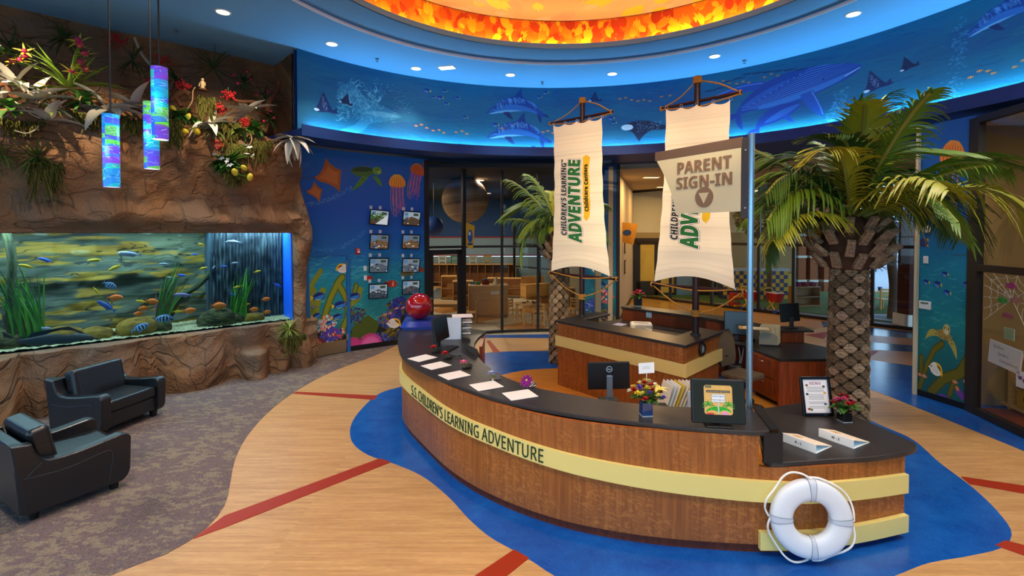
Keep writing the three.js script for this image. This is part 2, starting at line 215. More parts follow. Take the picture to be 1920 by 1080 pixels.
    ell(x, '#c0b070', 12, -10, 13, 14); ell(x, '#d8cfa0', 12, -4, 7, 6); ell(x, '#16120a', 5, -13, 2, 2); ell(x, '#16120a', 19, -13, 2, 2); x.fillStyle = '#3a2c10'; for (let i = 0; i < 70; i++) x.fillRect(-56 + hsh(i, 7) * 106, -4 + hsh(i, 8) * 26, 2, 1.6);
  },
  jelly(x, c = '#f08418', c2 = '#fbc43c', t = '#c8609a') {
    x.lineWidth = 1.3; for (let i = 0; i < 26; i++) { const a = -22 + i * 1.8; x.strokeStyle = i % 3 ? t : '#f0a060'; x.beginPath(); x.moveTo(a, 6); x.bezierCurveTo(a + 8 * Math.sin(i), 30, a - 8 * Math.cos(i * 2), 60, a + 6 + 8 * Math.sin(i * 3), 70 + 34 * hsh(i, 9)); x.stroke(); }
    x.fillStyle = c; x.beginPath(); x.ellipse(0, 0, 30, 30, 0, PI, 0); x.bezierCurveTo(30, 14, -30, 14, -30, 0); x.fill(); x.strokeStyle = c2; x.lineWidth = 3.2; for (let i = -3; i <= 3; i++) { x.beginPath(); x.moveTo(i * 3, -28); x.quadraticCurveTo(i * 9, -16, i * 8.2, 6); x.stroke(); }
  },
  manta(x) { fillp(x, '#b4621c', [[-42, 12], [-20, 4, -10, -16, -6, -46], [4, -30, 20, -18, 44, -14], [40, -2, 40, 4, 42, 12], [38, 26, 38, 40, 40, 50], [24, 34, 0, 24, -20, 24], [-30, 22, -36, 18, -42, 12]]); fillp(x, '#c97a2c', [[-30, 12], [-14, 6, 0, -14, 2, -24], [10, -10, 26, -6, 36, -8], [32, 6, 32, 18, 33, 30], [16, 20, -8, 18, -30, 12]]); x.strokeStyle = '#5a3412'; x.lineWidth = 1.6; x.beginPath(); x.moveTo(-40, 13); x.quadraticCurveTo(-60, 16, -86, 20); x.stroke(); },
};
function bubbles(x, pts, n, spread, r0, r1, c = 'rgba(200,235,255,') { const cv = curve(pts.map((p) => [p[0], p[1], 0])); for (let i = 0; i < n; i++) { const p = cv.getPoint(rnd()), r = rr(r0, r1); x.strokeStyle = c + rr(0.4, 0.9) + ')'; x.lineWidth = Math.max(0.7, r * 0.35); x.beginPath(); x.arc(p.x + rr(-1, 1) * spread, p.y + rr(-1, 1) * spread, r, 0, 7); x.stroke(); } }
function caustic(x, w, h, y0, y1, n, c, len = 60) { x.lineCap = 'round'; for (let i = 0; i < n; i++) { const a = rr(0, w), b = rr(y0, y1) * h, l = rr(0.3, 1) * len; x.strokeStyle = c(); x.lineWidth = rr(0.8, 2.4); x.beginPath(); x.moveTo(a, b); x.bezierCurveTo(a + l * 0.3, b - rr(-0.1, 0.5) * l, a + l * 0.6, b + rr(-0.3, 0.4) * l, a + l, b - rr(-0.2, 0.5) * l); x.stroke(); } }
function swirlWater(x, w, h, n) { for (let i = 0; i < n; i++) { const a = rr(0, w), b = rr(0, h), l = rr(8, 36); x.strokeStyle = rnd() > 0.5 ? 'rgba(40,150,150,' + rr(0.1, 0.35) + ')' : 'rgba(4,40,96,' + rr(0.1, 0.35) + ')'; x.lineWidth = rr(0.6, 2); x.beginPath(); x.moveTo(a, b); x.quadraticCurveTo(a + l, b - rr(-1, 1) * l * 0.5, a + l * 1.6, b + rr(-1, 1) * l * 0.4); x.stroke(); } }
function coral(x, cx, cy, r, cols, n = 60) { for (let i = 0; i < n; i++) { const a = rnd() * 6.3, d = Math.sqrt(rnd()) * r; ell(x, cols[Math.floor(rnd() * cols.length)], cx + Math.cos(a) * d, cy + Math.sin(a) * d * 0.7, rr(0.06, 0.16) * r, rr(0.06, 0.16) * r); } }
function anemone(x, cx, cy, r, c) { x.strokeStyle = c; x.lineCap = 'round'; for (let i = 0; i < 18; i++) { const a = -PI + PI * i / 17; x.lineWidth = r * 0.13; x.beginPath(); x.moveTo(cx, cy); x.quadraticCurveTo(cx + Math.cos(a) * r * 0.5, cy + Math.sin(a) * r * 0.4, cx + Math.cos(a) * r, cy + Math.sin(a) * r * 0.9); x.stroke(); } }
function kelp(x, pts, w, c) { x.strokeStyle = c; x.lineCap = 'round'; x.lineJoin = 'round'; x.lineWidth = w; x.beginPath(); x.moveTo(...pts[0]); for (let i = 1; i < pts.length; i++) x.lineTo(...pts[i]); x.stroke(); }
const vgrad = (x, h, st) => { const g = x.createLinearGradient(0, 0, 0, h); st.forEach(([a, c]) => g.addColorStop(a, c)); return g; };
// ------------------------------------------------------------------ the round hall: floor, ceiling, fascia, walls
const C = [0.95, -5.5], RL = 6.2, RF = 6.36, HS = 4.7, HC = 6.25, R1 = 4.68, R2 = 3.98;
const ring = (deg, R) => [C[0] + R * Math.sin(deg * D2R), C[1] - R * Math.cos(deg * D2R)];
const arc = (a0, a1, R, n) => Array.from({ length: n + 1 }, (_, i) => ring(lerp(a0, a1, i / n), R));
const A0 = -53.2, A1 = 172;

// floor: base slab and inlaid sheets (each lies a millimetre or two proud of the one below)
{
  const base = slab([[-12, 4], [13, 4], [13, -24], [-12, -24]], -0.12, 0); struct('floor', boxUV(base), M.plank);
  const px = (list, h = 0) => list.map(([u, v]) => xz(level(u, v, h)));
  // patterned carpet
  const edge = spline2([...px([[790, 632], [752, 644], [700, 668], [640, 690], [590, 713], [545, 740], [500, 776], [462, 820], [441, 862], [431, 910], [423, 944], [398, 980], [362, 1010], [300, 1045], [205, 1080]]), [-3.1, -2.6], [-3.6, 0], [-3.6, 3.9]], 90);
  struct('floor_carpet', slab([...edge, [-11.9, 3.9], [-11.9, -6], [-4.6, -10.6], [-2.3, -12.2]], 0, 0.004), M.carpet);
  // blue wave round the desk and the warm wood inside it
  const outer = spline2([...px([[763, 722], [716, 736], [680, 765], [658, 798], [661, 830], [690, 853], [740, 870], [790, 892], [840, 931], [880, 974], [920, 1008], [965, 1033], [1000, 1054], [1040, 1080]]), [1.0, -3.3], [2.1, -3.4], ...px([[1690, 1075], [1740, 1056], [1820, 1042], [1880, 1026], [1897, 1000], [1878, 968], [1830, 920], [1762, 868], [1707, 822], [1650, 797], [1615, 780]]), [4.9, -8.6], [3.6, -10.4], [1.9, -11.2], ...px([[1029, 658], [960, 659], [912, 662]]), [-1.3, -9.7]], 220, true);
  struct('floor_blue_wave', slab(outer, 0, 0.0035), M.blueFloor);
  const inner = spline2([...px([[1046, 691], [990, 694], [947, 702], [905, 716]]), [-0.75, -7.4], [-0.6, -6], [0.2, -5], [1.6, -4.5], [3.2, -4.6], [4.2, -5.6], [4.4, -7.2], [3.6, -8.8], [2.2, -9.6]], 120, true);
  struct('floor_warm_wood', slab(inner, 0, 0.005), M.amberFloor);
  // outer blue ring along the walls
  const rim = spline2([...px([[800, 645], [870, 637], [905, 634], [1030, 634]]), [2.4, -12.2], [4.2, -11.2], [5.5, -9.6], ...px([[1619, 726], [1718, 764], [1815, 803], [1920, 846]]), [6.3, -3.8], [5.6, 0], [4.2, 3.9]], 100);
  struct('floor_blue_rim', slab([...rim, [12.9, 3.9], [12.9, -8], [9.5, -10], [7.2, -10.2], [5, -13], [-2.4, -13]], 0, 0.003), M.blueFloor);
  const wedge = (name, list, mat, y = 0.0045) => struct(name, slab(px(list), 0, y), mat);
  wedge('floor_blue_field', [[1540, 603], [1632, 614], [1725, 624], [1725, 747], [1619, 727], [1596, 700], [1560, 655]], M.blueFloor, 0.0038);
  wedge('floor_tan_band', [[1622, 628], [1722, 636], [1722, 649], [1622, 641]], M.plank); wedge('floor_tan_band', [[1590, 653], [1722, 661], [1722, 688], [1640, 676], [1590, 668]], M.plank);
  wedge('floor_red_wedge', [[1622, 656], [1648, 659], [1632, 669], [1622, 670]], M.red, 0.006); wedge('floor_cream_field', [[1500, 622], [1560, 612], [1622, 616], [1622, 652], [1590, 653], [1500, 650]], std(0xd8c8a8, 0.25)); wedge('floor_red_wedge', [[1508, 628], [1556, 622], [1545, 636]], M.red, 0.006); wedge('floor_red_wedge', [[1545, 640], [1590, 646], [1562, 650]], M.red, 0.006); wedge('floor_green_wedge', [[1500, 612], [1530, 616], [1510, 624], [1496, 622]], std(0x8a9a78, 0.3), 0.006);
  // red stripes set across the wood
  const stripe = (list) => struct('floor_red_stripe', slab(px(list), 0, 0.0055), M.red);
  stripe([[549, 738], [556, 735], [708, 742], [703, 750]]); stripe([[362, 1011], [420, 968], [712, 860], [733, 867], [420, 990]]); stripe([[888, 1082], [964, 1031], [992, 1047], [948, 1082]]); stripe([[1802, 894], [1925, 912], [1925, 927], [1818, 908]]); stripe([[1866, 1023], [1885, 1014], [1925, 1024], [1925, 1044]]); stripe([[912, 640], [918, 638], [938, 661], [926, 662]]);
}

// fascia mural: a painted frieze on the inside of a drum
const FL = (A1 - A0) * D2R * RF, FH = HC - HS;
function onFascia(u, v) {
  const d = sight(u, v), ox = -C[0], oz = -C[1], a = d[0] * d[0] + d[2] * d[2], b = ox * d[0] + oz * d[2], c = ox * ox + oz * oz - RF * RF, t = (-b + Math.sqrt(b * b - a * c)) / a;
  const X = d[0] * t - C[0], Z = d[2] * t - C[1]; return [Math.atan2(X, -Z) / D2R, EYE + d[1] * t];
}
T.frieze = canvasTex(2048, 256, (x, w, h) => {
  const LEN = (118 - A0) * D2R * RF, sc = w / LEN;                   // the painted part that can be seen; the rest repeats it
  x.fillStyle = '#106a8c'; x.fillRect(0, 0, w, h); for (let i = 0; i < 70; i++) ell(x, i % 2 ? 'rgba(14,120,132,0.16)' : 'rgba(8,62,128,0.16)', rr(0, w), rr(0, h), rr(40, 160), rr(15, 50)); swirlWater(x, w, h, 1500);
  x.fillStyle = 'rgba(120,220,220,0.25)'; for (let i = 0; i < 900; i++) x.fillRect(rr(0, w), rr(0, h), 1.2, 1.2);
  const P = (u, v) => { const [a, y] = onFascia(u, v); return [(a - A0) * D2R * RF * sc, (HC - y) * (h / FH)]; };
  const put = (u, v, len, f, turn = 0, flip = 1, ...more) => { const p = P(u, v), q = P(u + len / 2, v), o = P(u - len / 2, v), s = Math.abs(q[0] - o[0]) / 100; at(x, p[0], p[1], s * flip, s * (h / FH) / sc, turn, (c) => f(c, ...more)); };
  // pale breaching humpback in a cloud of foam, left
  put(690, 196, 130, (c) => { c.globalAlpha = 0.5; for (let i = 0; i < 260; i++) { const a = hsh(i, 51), q = hsh(i, 52); c.strokeStyle = ['#5cc0d0', '#a8e8f0', '#2c8ab0'][i % 3]; c.lineWidth = 0.5 + hsh(i, 53); c.beginPath(); c.arc(-44 + a * 60, -26 + q * 50, 1 + 5 * hsh(i, 54), a * 6, a * 6 + 2); c.stroke(); } fillp(c, '#4fa6c4', [[50, 10], [30, -4, 0, -2, -10, -14], [-20, -26, -40, -24, -44, -8], [-40, 4, -20, 8, -10, 14], [-10, 30, -30, 34, -40, 40], [-20, 46, -8, 40, 0, 28], [10, 20, 34, 20, 50, 10]]); fillp(c, '#8fd0dc', [[46, 10], [26, 4, 10, 6, -8, 12], [10, 14, 30, 16, 46, 10]]); c.strokeStyle = '#a8e0e8'; for (let i = 0; i < 14; i++) { c.lineWidth = 1; c.beginPath(); c.arc(-34 + i * 4, -6 + 8 * Math.sin(i), 4 + i % 4, 0, 4); c.stroke(); } c.globalAlpha = 1; });
  put(612, 200, 62, Art.eagleRay, 0.1); put(650, 190, 36, Art.eagleRay, 0.35, 1, '#0a2046', '#1c4070'); put(968, 205, 112, Art.dolphin, 0.02); put(972, 250, 116, Art.dolphin, 0.05); put(1210, 240, 96, Art.spottedRay, 0.05); put(1117, 186, 34, Art.eagleRay, 0.2, 1, '#0a2c5c', '#123f70');
  put(1490, 163, 235, Art.whale, -0.02); put(1645, 156, 78, Art.eagleRay, -0.05); put(1705, 122, 52, Art.eagleRay, -0.05, 1, '#0a2248', '#16386a'); put(1890, 30, 170, Art.dolphin, -0.05);
  for (const [u, v, s] of [[800, 171, 18], [812, 183, 12], [824, 184, 17], [833, 172, 13], [857, 185, 13], [836, 195, 13], [871, 220, 14], [928, 234, 17], [960, 232, 12], [1010, 183, 14], [1022, 175, 16], [1000, 275, 14], [1145, 222, 16], [1150, 230, 14], [1132, 218, 12]]) put(u, v, s, Art.tang);
  for (const [u, v] of [[780, 235], [790, 233], [800, 239], [812, 244], [823, 243], [832, 248], [855, 247], [866, 245], [875, 250], [941, 240], [1018, 247], [1027, 245], [1036, 249], [1162, 186], [1173, 184], [1184, 188], [1196, 190], [1207, 188], [1218, 190], [1240, 182], [1256, 180], [1343, 158], [1356, 153], [1367, 156], [1381, 158], [1393, 154], [1404, 156], [1433, 146], [1446, 140], [1458, 143], [1819, 144], [1836, 132], [1852, 132], [1862, 136], [1902, 124], [1918, 112]]) put(u, v, u > 1700 ? 19 : 11, Art.clown);
  for (const [u, v] of [[1330, 165], [1350, 160], [1366, 148], [1385, 142], [1402, 134], [1422, 132], [1440, 130], [1460, 128], [1480, 126], [1500, 126]]) put(u, v + 6, 24, (c) => { fillp(c, '#0a3a66', [[-50, 0], [-20, -10, 20, -8, 40, 0], [50, -10], [48, 10], [38, 2], [10, 10, -30, 8, -50, 0]]); });
  for (const [u0, v0, u1, v1, n] of [[1545, 238, 1580, 168, 90], [1780, 190, 1800, 40, 110], [1765, 160, 1775, 190, 20]]) { bubbles(x, [P(u0, v0), P((u0 + u1) / 2 + 6, (v0 + v1) / 2), P(u1, v1)], n, 12, 0.8, 2.4, 'rgba(120,190,240,'); }
  bubbles(x, [P(700, 160), P(760, 190), P(720, 220)], 80, 24, 0.6, 1.6);
});
T.frieze.wrapS = THREE.MirroredRepeatWrapping;
{
  const seg = 110, LEN = (118 - A0) * D2R * RF;
  const f = sheet(seg, 1, (u, v) => { const [x, z] = ring(lerp(A0, A1, u), RF); return [x, lerp(HS - 0.02, HC + 0.02, v), z]; }, (u, v) => [u * FL / LEN, v]);
  const outer = sheet(seg, 1, (u, v) => { const [x, z] = ring(lerp(A1, A0, u), RF + 0.12); return [x, lerp(HS - 0.02, HC + 0.02, v), z]; });
  const fr = struct('wall_fascia', f, std(0xffffff, 0.55, { map: T.frieze, side: THREE.DoubleSide })); struct('fascia_back', outer, M.navy, fr);
  // soffit plate with a small upstand that hides the cove light
  const ringPts = [...arc(A0, A1, RL + 0.012, 90), ...arc(A1, A0, 8.6, 90)];
  struct('ceiling_soffit', slab(ringPts, HS - 0.12, HS), M.navy);
  struct('trim_1', wallStrip(arc(A0, A1, RL - 0.004, 120), HS - 0.14, HS + 0.075, 0.016), std(0x083878, 0.5));
  // blue cove strip: glowing tape on the soffit behind the upstand, with area lights of the same length over it
  const tape = thing('cove_light_strip', 'glowing blue light strip hidden along the foot of the sea frieze', 'light strip', [0, 0, 0]);
  part(tape, 'glowing_tape', wallStrip(arc(A0 + 1, A1 - 1, RL + 0.075, 120), HS + 0.004, HS + 0.016, 0.03), std(0x0a3a80, 0.5, { emissive: 0x20a0ff, emissiveIntensity: 1.2 }));
  const N = 26; for (let i = 0; i < N; i++) { const a = lerp(A0 + 2, A1 - 2, (i + 0.5) / N), [x, z] = ring(a, RL + 0.085), l = new THREE.RectAreaLight(new THREE.Color(0.24, 0.66, 1), COVE, (A1 - A0) * D2R * RL / N, 0.035); l.position.set(x, HS + 0.022, z); l.name = 'cove_light'; l.quaternion.setFromRotationMatrix(new THREE.Matrix4().makeBasis(V3(Math.cos(a * D2R), 0, Math.sin(a * D2R)), V3(-Math.sin(a * D2R), 0, Math.cos(a * D2R)), V3(0, -1, 0))); tape.add(l); }
}

// ceiling with a round opening, a raised ring and the glowing sun dome
const flame = (cols, n, w0) => (x, w, h) => {
  x.fillStyle = cols[0]; x.fillRect(0, 0, w, h);
  for (let i = 0; i < n; i++) {
    const cx = rnd() * w, cy = rnd() * h, s = rr(0.5, 1.3) * w0, tilt = rr(-0.9, 0.9); x.fillStyle = cols[1 + Math.floor(rnd() * (cols.length - 1))];
    for (const dx of [-w, 0, w]) { x.save(); x.translate(cx + dx, cy); x.rotate(tilt); x.beginPath(); x.moveTo(0, s); x.bezierCurveTo(-s * 0.8, s * 0.5, -s * 0.5, -s * 0.2, -s * 0.35, -s * 0.7); x.bezierCurveTo(-s * 0.2, -s * 0.4, -s * 0.1, -s * 0.5, 0, -s * 1.2); x.bezierCurveTo(s * 0.2, -s * 0.5, s * 0.15, -s * 0.3, s * 0.4, -s * 0.8); x.bezierCurveTo(s * 0.5, -s * 0.1, s * 0.8, s * 0.4, 0, s); x.fill(); x.restore(); }
  }
};
T.flameWall = canvasTex(2048, 160, flame(['#e87008', '#f8b010', '#e05a08', '#f09010', '#d04008', '#f8c020', '#c83808'], 260, 34)); T.flameWall.wrapS = THREE.RepeatWrapping;
T.flameDome = canvasTex(1024, 1024, flame(['#f0a878', '#f8c030', '#f0a078', '#f4b890', '#f0b088', '#f8cc50'], 420, 38));
{
  const big = [[-12.2, 4.2], [13.2, 4.2], [13.2, -13.6], [-12.2, -13.6]];
  struct('ceiling', slab(big, HC, HC + 0.15, 0, [arc(0, 360, R1, 96).slice(0, -1)]), M.ceiling);
  const up = 0.05;
  struct('trim_2', new THREE.TorusGeometry(R1 - 0.008, 0.03, 10, 128).rotateX(PI / 2).translate(C[0], HC + 0.004, C[1]), std(0xf4f6ff, 0.3));
  struct('ceiling_ring', slab(arc(0, 360, R1 + 0.06, 96).slice(0, -1), HC + up, HC + up + 0.08, 0, [arc(0, 360, R2, 96).slice(0, -1)]), M.ceiling);
  struct('trim_3', wallStrip(arc(0, 360, R2 + 0.0, 128), HC + up, HC + up + 0.1, 0.02), M.ceiling);
  const dome = thing('sun_dome', 'round recessed ceiling dome painted with orange and yellow flames', 'ceiling dome', [C[0], HC, C[1]]);
  const RD = R2 + 0.22, y0 = 0.06, y1 = 0.68;
  T.flameWall.repeat.set(3, 1);
  part(dome, 'drum_wall', sheet(128, 1, (u, v) => [RD * Math.sin(u * 2 * PI), lerp(y0, y1, v), -RD * Math.cos(u * 2 * PI)]), std(0xffffff, 0.6, { map: T.flameWall, side: THREE.DoubleSide }));
  part(dome, 'dome_ceiling', sheet(96, 16, (u, v) => { const r = RD * 0.995 * Math.sin(v * PI / 2), a = u * 2 * PI; return [r * Math.sin(a), y1 + 0.75 * Math.cos(v * PI / 2), -r * Math.cos(a)]; }, (u, v) => [0.5 + 0.5 * v * Math.sin(u * 2 * PI), 0.5 + 0.5 * v * Math.cos(u * 2 * PI)]), std(0xffffff, 0.6, { map: T.flameDome, side: THREE.DoubleSide }));
  part(dome, 'glowing_tape', new THREE.TorusGeometry(R2 + 0.1, 0.012, 6, 120).rotateX(PI / 2).translate(0, 0.145, 0), std(0x805010, 0.5, { emissive: 0xffc040, emissiveIntensity: 2 }));
  const N = 15; for (let i = 0; i < N; i++) { const a = (i + 0.5) / N * 2 * PI, l = new THREE.RectAreaLight(0xffd484, SUNCOVE, 2 * PI * (R2 + 0.1) / N, 0.05); l.position.set((R2 + 0.1) * Math.sin(a), 0.165, -(R2 + 0.1) * Math.cos(a)); l.name = 'dome_cove_light'; l.quaternion.setFromRotationMatrix(new THREE.Matrix4().makeBasis(V3(Math.cos(a), 0, Math.sin(a)), V3(-Math.sin(a), 0, Math.cos(a)), V3(0, -1, 0))); dome.add(l); }
  part(dome, 'cap', cyl(RD + 0.3, RD + 0.3, 0.1, 64, 0, y1 + 0.95, 0), M.navy); part(dome, 'drum_back', cyl(RD + 0.12, RD + 0.12, 1.5, 64, 0, 0.75, 0).clone(), M.navy).geometry = new THREE.CylinderGeometry(RD + 0.12, RD + 0.12, 1.56, 64, 1, true).translate(0, 0.86, 0);
}
// recessed downlights and small sprinkler heads
{
  const lens = std(0xffffff, 0.4, { emissive: 0xfff4e4, emissiveIntensity: 3.2 });
  const light = (x, z, label, wide = 42) => {
    const o = thing('downlight', label, 'ceiling light', [x, HC, z], 0, 'recessed ceiling downlights'); part(o, 'trim_ring', new THREE.TorusGeometry(0.105, 0.014, 8, 32).rotateX(PI / 2).translate(0, -0.002, 0), M.white); part(o, 'lens', cyl(0.1, 0.1, 0.012, 32, 0, -0.006, 0), lens);
    const s = new THREE.SpotLight(0xfff0d8, DOWN * (wide > 50 ? 1.7 : 1), 0, wide * D2R, 0.8, 2); s.position.set(0, -0.03, 0); s.target.position.set(0, -4, 0); s.shadow.radius = 5; s.castShadow = true; s.name = 'downlight_lamp'; o.add(s, s.target);
  };
  const names = ['white round downlight above the pendant tubes', 'white round downlight nearest the rock wall column', 'white round downlight next to the rectangular ceiling lamp', 'white round downlight above the two dolphins', 'white round downlight between the two sail masts', 'white round downlight above the right sail mast', 'white round downlight beyond the blue whale'];
  [[418, 22], [622, 82], [780, 128], [957, 140], [1148, 138], [1340, 105], [1600, 26]].forEach(([u, v], i) => { const p = level(u, v, HC); light(p.x, p.z, names[i]); });
  for (const a of [100, 128, 156, 184, 212, 240, 268]) { const [x, z] = ring(a, 4.75); light(x, z, 'round downlight in the front half of the ceiling', 68); }
  const p = level(838, 126, HC), o = thing('ceiling_lamp', 'small rectangular white ceiling lamp among the round downlights', 'ceiling light', p, -0.25); part(o, 'frame', rbox(0.36, 0.02, 0.2, 0.005, 0, -0.006, 0), M.white); part(o, 'lens', box(0.32, 0.012, 0.16, 0, -0.018, 0), lens);
  const rl = new THREE.RectAreaLight(0xfff0d8, 12, 0.3, 0.15); rl.position.set(0, -0.03, 0); rl.rotation.x = -PI / 2; rl.name = 'ceiling_lamp_light'; o.add(rl);
  const names2 = ['small sprinkler head in the ceiling above the pale whale', 'small sprinkler head in the ceiling above the left sail', 'small sprinkler head in the ceiling above the right sail', 'small sprinkler head in the dark ceiling above the planter'];
  [[707, 110], [1017, 153], [1396, 113], [329, 56]].forEach(([u, v], i) => { const q = level(u, v, HC), s = thing('sprinkler', names2[i], 'sprinkler', q, 0, 'ceiling sprinklers'); part(s, 'escutcheon', cyl(0.035, 0.04, 0.012, 16, 0, -0.006, 0), M.steel); part(s, 'head', merge([cyl(0.01, 0.01, 0.05, 8, 0, -0.035, 0), cyl(0.028, 0.028, 0.005, 12, 0, -0.062, 0)]), M.steel); });
}
// ------------------------------------------------------------------ walls of the hall
const muralPath = spline2([xz(level(566, 678)), xz(level(612, 667)), xz(level(657, 659)), xz(level(746, 646)), xz(level(802, 638))], 40);
const muralLen = muralPath.reduce((s, p, i) => i ? s + Math.hypot(p[0] - muralPath[i - 1][0], p[1] - muralPath[i - 1][1]) : 0, 0);
function onMural(u, v) {                                             // metres along the mural wall and height
  const d = sight(u, v); let best = [0, 0, 1e9], s = 0;
  for (let i = 1; i < muralPath.length; i++) { const a = muralPath[i - 1], b = muralPath[i], L = Math.hypot(b[0] - a[0], b[1] - a[1]), nx = b[1] - a[1], nz = a[0] - b[0], t = (a[0] * nx + a[1] * nz) / (d[0] * nx + d[2] * nz), x = d[0] * t, z = d[2] * t, k = ((x - a[0]) * (b[0] - a[0]) + (z - a[1]) * (b[1] - a[1])) / L, off = Math.max(0, -k, k - L); if (off < best[2]) best = [s + k, EYE + d[1] * t, off]; s += L; }
  return best;
}
const muralPt = (s) => { let a = 0; for (let i = 1; i < muralPath.length; i++) { const L = Math.hypot(muralPath[i][0] - muralPath[i - 1][0], muralPath[i][1] - muralPath[i - 1][1]); if (a + L >= s || i === muralPath.length - 1) { const t = (s - a) / L; return [lerp(muralPath[i - 1][0], muralPath[i][0], t), lerp(muralPath[i - 1][1], muralPath[i][1], t), Math.atan2(-(muralPath[i][1] - muralPath[i - 1][1]), muralPath[i][0] - muralPath[i - 1][0])]; } a += L; } };
const MH = 4.52;
T.mural = canvasTex(1024, 1400, (x, w, h) => {
  x.fillStyle = vgrad(x, h, [[0, '#1066b8'], [0.3, '#125ec0'], [0.5, '#1474bc'], [0.62, '#148ca6'], [0.8, '#14888c'], [1, '#0e6070']]); x.fillRect(0, 0, w, h);
  swirlWater(x, w, h * 0.5, 300); caustic(x, w, h, 0.5, 0.86, 300, () => 'rgba(150,245,215,' + rr(0.3, 0.85) + ')', 110);
  const P = (u, v) => { const [s, y] = onMural(u, v); return [s / muralLen * w, (1 - y / MH) * h]; }, S = (w / muralLen) * 0.0118;   // canvas pixels per photograph pixel
  const put = (u, v, len, f, turn = 0, flip = 1, ...m) => { const p = P(u, v), s = len * S / 100; at(x, p[0], p[1], s * flip, s, turn, (c) => f(c, ...m)); };
  bubbles(x, [P(566, 385), P(600, 380), P(630, 368), P(662, 350)], 260, 16, 1, 3); bubbles(x, [P(580, 462), P(620, 470), P(660, 452), P(690, 430)], 220, 14, 1, 3); bubbles(x, [P(566, 312), P(582, 308)], 50, 22, 0.8, 2.2);
  put(614, 326, 62, Art.manta); put(589, 357, 36, Art.manta, 0.15); put(684, 325, 62, Art.turtle); put(745, 345, 60, Art.jelly, 0, 1); put(782, 322, 54, Art.jelly, 0.25, 1, '#e04820', '#f08830', '#c850a0'); put(797, 308, 20, Art.jelly, 0.1, 1, '#e04820', '#f08830', '#c850a0');
  const K = (list, wd, c) => kelp(x, list.map(([u, v]) => P(u, v)), wd * S, c);
  for (const [c, o] of [['#565e12', 0], ['#86901e', -5]]) { K([[578, 560], [582, 535], [592, 520], [600, 508]], 9, c); K([[590, 590], [596, 560], [604, 545]], 12, c); K([[605, 600], [618, 560], [632, 530], [640, 520]], 14 + o, c); K([[632, 530], [648, 560], [652, 590], [640, 620]], 13 + o, c); K([[652, 590], [662, 560], [668, 535]], 10 + o, c); K([[660, 570], [672, 560], [676, 542]], 9, c); K([[585, 545], [588, 600]], 14, c); }
  const B = (u, v, r, cols, n) => { const p = P(u, v); coral(x, p[0], p[1], r * S, cols, n); };
  fillp(x, '#0c2018', [P(562, 690), P(562, 640), P(600, 622), P(650, 628), P(680, 600), P(720, 608), P(740, 580), P(805, 570), P(805, 690)]);
  fillp(x, '#4a5c14', [P(655, 640), P(662, 612), P(690, 590), P(712, 606), P(704, 628), P(680, 634)]);
  B(668, 592, 20, ['#2a2c6a', '#3c5a18', '#6a5a14', '#24308a'], 90); B(748, 575, 26, ['#1c2c8a', '#3a3ca0', '#6a5a1c', '#28206a'], 140); B(730, 600, 22, ['#28206a', '#8a6a14', '#2c50a0', '#5a4ab0'], 100); B(735, 628, 20, ['#8a7a18', '#5a5010', '#2c3c80'], 80); B(712, 634, 16, ['#2c3ca0', '#4a58b8'], 60); B(785, 590, 26, ['#3a2c80', '#2c50a8', '#7a6a18'], 90);
  B(612, 605, 18, ['#e8542c', '#f0a890', '#c8e0f0', '#d83018'], 70); B(598, 612, 14, ['#90b8d8', '#c8dcec', '#e87848'], 40); B(614, 622, 14, ['#f2d8c0', '#e8a888', '#c04828'], 60); B(632, 626, 14, ['#e0502c', '#f0c8b0', '#b82c18'], 70); B(620, 632, 24, ['#203c9a', '#5a3cb0', '#2858b8'], 60); B(588, 650, 22, ['#b05038', '#d88060', '#8a3020'], 130); B(616, 648, 12, ['#f0f0f0', '#c8d0e0'], 30); B(580, 630, 12, ['#8a2418', '#b83c28'], 30);
  { const p = P(694, 648); anemone(x, p[0], p[1], 24 * S, '#e03c90'); anemone(x, p[0] + 3, p[1], 18 * S, '#f070b0'); const q = P(662, 648); anemone(x, q[0], q[1], 16 * S, '#d83c88'); }
  put(641, 503, 30, Art.butterfly, 0.1, -1); put(739, 606, 34, Art.butterfly, 0.1, 1); for (const [u, v, s] of [[596, 556, 36], [636, 572, 36], [664, 556, 34], [592, 592, 24], [631, 594, 28], [615, 606, 18]]) put(u, v, s, Art.tang, -0.08, -1);
  for (const [u, v] of [[722, 590], [732, 587], [744, 578], [756, 577]]) put(u, v, 14, Art.clown, -0.2, -1); put(735, 532, 28, (c) => { ell(c, '#c83818', 0, 0, 40, 24); fillp(c, '#a02810', [[-34, 0], [-56, -20], [-56, 20]]); fillp(c, '#f0e0c8', [[6, -18], [12, -10], [10, 16], [2, 12]]); ell(c, '#111', 26, -5, 4, 4); }, 0.1); put(762, 512, 30, (c) => { ell(c, '#8a8040', 0, 0, 44, 20); fillp(c, '#c8a848', [[30, 0], [56, -16], [56, 16]]); }, 0); put(790, 506, 16, (c) => { ell(c, '#a04820', 0, 0, 40, 30); }, 0);
  put(692, 522, 20, (c) => { ell(c, '#b82c20', 0, 0, 40, 24); }, 0);
});
const stripMat = (tex, len, y0, y1, o = {}) => { const t = tex.clone(); t.repeat.set(1 / len, 1 / (y1 - y0)); t.offset.set(0, -y0 / (y1 - y0)); t.needsUpdate = true; return std(0xffffff, 0.5, { map: t, ...o }); };
